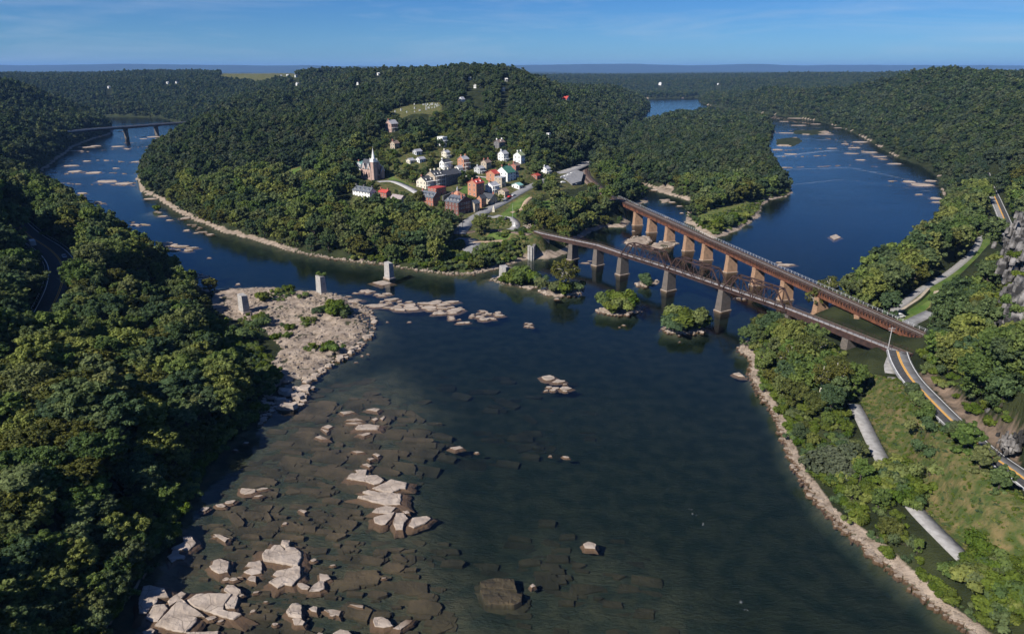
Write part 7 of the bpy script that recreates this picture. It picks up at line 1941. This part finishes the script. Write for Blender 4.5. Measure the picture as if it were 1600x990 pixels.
for (a, b, s) in [(402, 512, 1.9), (412, 502, 1.5), (356, 524, 1.7), (345, 512, 1.5), (388, 530, 1.8), (532, 490, 1.9), (538, 494, 1.5), (523, 482, 1.3), (500, 489, 1.0), (452, 514, .9), (446, 512, .8), (410, 468, 1.2), (438, 458, .9), (452, 456, 1.0), (475, 465, .8), (490, 545, .9), (518, 548, 1.2), (512, 544, 1.0), (480, 548, .7), (426, 530, .8), (448, 528, .8)]:
    bush(a, b, s * (1.1 if b > 492 else 1.4), j, 'green bush growing on the wide rock shelf', 'bushes of the rock shelf'); j += 1
pz = at(502, 460, .3); bush(0, 0, .95, 0, 'round dark bush growing on top of the middle ruined pier', world=(pz[0], pz[1] + 1, 9.2))
for (a, b, s) in [(1285, 742, 2.0), (1300, 735, 2.2), (1318, 728, 2.2), (1310, 748, 2.0), (1288, 728, 1.6)]:
    bush(a, b, s, j, 'grey green willow like bush on the near right bank', 'grey bushes of the right bank', 'willow_bush', GREYBUSH)
for (a, b, s, lab) in [(1452, 745, 1.6, 'round dark bush alone in the tall grass of the right meadow'), (1448, 712, 1.3, 'small dark bush in the meadow grass near the stone wall'), (1440, 672, 1.4, 'bright bush at the lower end of the stone wall'), (1505, 705, 3.6, 'big dark green bush over the stone wall, left of the road bend'), (1492, 690, 3.0, 'dark green bush up the bank beside the big one'), (1530, 735, 3.0, 'dark green bush at the lower side of the road bend'), (1560, 765, 2.8, 'bright green bush below the road at the right edge'),
                        (1432, 632, 1.4, 'dark green bush on the bank beneath the road, upper one'), (1446, 655, 1.5, 'dark green bush on the bank beneath the road, middle one'), (1458, 676, 1.5, 'dark green bush on the bank beneath the road, lower one'), (1422, 612, 1.2, 'dark green bush at the road bend by the pier pole')]:
    if s > 2.5:
        x_, y_, z_ = hit(a, b); place_tree('bush', TREE_LOD[0][4], x_, y_, z_ - 1.5, s * .23, lab, 'bush', parts=('stem', 'foliage'))
    else: bush(a, b, s, 0, lab)
for (a, b, z, s) in [(1577, 452, 33, 1.5), (1584, 475, 32, 1.7), (1592, 430, 40, 1.2), (1573, 495, 29, 1.6), (1590, 400, 44, 1.2), (1596, 486, 32, 1.5)]:
    X_, Y_ = at(a, b, z); bush(0, 0, s, j, 'dark bush rooted in a cleft of the grey cliff', 'bushes on the cliff', world=(X_, Y_, z - 1)); j += 1
# stretches of the towpath and the rock shelf that no bush covers
OPEN_VIEWS = [[(1328, 638), (1358, 638), (1394, 712), (1360, 720)], [(1414, 793), (1452, 788), (1508, 856), (1474, 872)], [(330, 450), (420, 446), (540, 466), (580, 510), (545, 548), (458, 592), (432, 562), (396, 528), (345, 505)]]
# hedge-like undergrowth: nobody could count it
def brush(name, label, polys, step, s0, s1, seed, key='bush', cat='undergrowth', sdmin=1.0, rmin=.6):
    r = np.random.default_rng(seed); out = []; sc = []
    for poly in polys:
        xs = [p[0] for p in poly]; ys = [p[1] for p in poly]
        X, Y = np.meshgrid(np.arange(min(xs), max(xs), step), np.arange(min(ys), max(ys), step)); X = X.ravel() + r.uniform(-.5, .5, X.size) * step; Y = Y.ravel() + r.uniform(-.5, .5, Y.size) * step
        m = inside(poly, X, Y) & (grid(SD, X, Y) > sdmin) & (grid(ROADMASK, X, Y) > rmin)
        P3 = np.stack([X, Y, grid(HT, X, Y) - .1], -1)[m]; s_ = r.uniform(s0, s1, m.sum()); bad = np.zeros(len(P3), bool)
        if len(P3) and s1 > .4:
            for hz_ in (.4, 1.4, 2.6):
                bx_, by_, bd_ = pix(P3 + np.stack([0 * s_, 0 * s_, hz_ * s_], -1)); br_ = 1.5 * s_ / np.maximum(bd_, 1) * FPX
                for poly2 in OPEN_VIEWS:
                    for dx_ in (-1, 0, 1): bad |= inside(poly2, bx_ + dx_ * br_, by_)
        out.append(P3[~bad]); sc.append(s_[~bad])
    scatter(name, key, np.concatenate(out), np.concatenate(sc), 4, label, cat, seed)
RB1 = A((1165, 548), (1182, 562), (1180, 588), (1196, 612), (1216, 642), (1228, 668), (1238, 698), (1262, 742), (1296, 790), (1356, 845), (1416, 895), (1476, 945), (1540, 985), (1600, 990), (1600, 930), (1520, 890), (1440, 820), (1400, 770), (1350, 680), (1330, 640), (1300, 560), (1230, 520))
brush('bank_undergrowth', 'dense bushes and weeds filling the near right bank', [RB1], 2.6, .55, 1.15, 1, sdmin=1.7)
SL = A((1424, 560), (1470, 590), (1520, 640), (1600, 712), (1620, 500), (1520, 470), (1440, 520), z=18)
brush('slope_undergrowth', 'bushes and weeds on the rocky slope right of the road', [SL], 3.4, .6, 1.2, 2, rmin=2.6)
PT = A((520, 405), (600, 414), (700, 428), (770, 420), (826, 402), (822, 388), (770, 392), (716, 398), (660, 408), (590, 404))
brush('towpath_bushes', 'thick bushes hiding the middle and the end of the near gravel towpath', [A((1368, 716), (1398, 714), (1432, 778), (1424, 794), (1390, 768), z=5), A((1486, 862), (1510, 852), (1600, 900), (1600, 960), (1530, 930), z=5)], 1.9, 1.1, 1.9, 11, rmin=-9)
_ov = OPEN_VIEWS.pop()
brush('shelf_weeds', 'patches of grass and low weeds on the rock shelf', [A((370, 500), (400, 495), (420, 520), (390, 530)), A((470, 505), (500, 500), (500, 512), (475, 516)), A((480, 545), (525, 540), (528, 555), (490, 556)), A((430, 528), (455, 522), (452, 535), (432, 536)), A((405, 470), (430, 460), (470, 462), (440, 474)), A((500, 486), (545, 480), (550, 498), (520, 500))], 2.4, .25, .7, 12)
OPEN_VIEWS.append(_ov)
brush('point_undergrowth', 'bushes along the shore of the point', [PT], 3.0, .7, 1.4, 3, sdmin=2.2)
LB = A((225, 935), (270, 872), (305, 805), (338, 735), (372, 695), (412, 650), (430, 600), (420, 540), (400, 510), (350, 490), (320, 500), (340, 600), (280, 680), (220, 780), (150, 900))
brush('left_undergrowth', 'low bushes under the trees along the left shore', [LB, A((150, 1000), (222, 925), (262, 868), (298, 800), (330, 735), (366, 692), (405, 655), (380, 640), (320, 700), (270, 780), (220, 860), (140, 960))], 2.6, .7, 1.3, 4, sdmin=.1)
brush('meadow_weeds', 'rough tall weeds in the meadow on the right bank', [MEADOW], 1.25, .10, .30, 5)
brush('point_weeds', 'rough weeds on the green of the point', [POINT_GRASS, A((828, 360), (850, 350), (870, 340), (860, 330), (836, 340), z=9)], 2.6, .25, .6, 6)
brush('island_weeds', 'low weeds along the shore of the big island tip', [A((1085, 352), (1115, 372), (1166, 352), (1190, 325), (1240, 302), (1226, 290), (1190, 312), (1165, 330), (1120, 345))], 3.4, .4, .9, 7, sdmin=1.5)
# gravestones on the hill
gs = MB()
st_ = []
for k in range(46):
    a, b = random.uniform(604, 690), random.uniform(162, 177)
    if not bool(inside([(604, 176), (640, 164), (690, 161), (690, 168), (655, 177)], np.array([a]), np.array([b]))[0]): continue
    x, y, z = hit(a, b)
    mb = MB(); s_ = random.uniform(1.0, 1.7); mb.box(-.5 * s_, .5 * s_, -.15 * s_, .15 * s_, -1, 1.5 * s_); mb.box(-.65 * s_, .65 * s_, -.3 * s_, .3 * s_, -1, .25)
    tag(mb.build('gravestone', M['white'], None, (x, y, z), random.uniform(.4, .8)), 'pale gravestone in the hillside cemetery', 'gravestone', 'gravestones of the hill cemetery')

# ------------------------------------------------------------------ the air
mb = MB(); mb.box(-47000, 47000, -3000, 47500, -7, 420)
hz = mb.mesh('haze', [])
m, n, ns, l = mat('air')
o = N(ns, 'ShaderNodeOutputMaterial'); pv = N(ns, 'ShaderNodeVolumePrincipled')
pv.inputs['Color'].default_value = (.26, .52, 1.0, 1); pv.inputs['Density'].default_value = HAZE; pv.inputs['Anisotropy'].default_value = 0.0
l.new(pv.outputs[0], o.inputs['Volume'])
hz.materials.append(m)
tag(link('haze', hz), 'thin blue air between the camera and the horizon', 'haze', None, 'stuff')
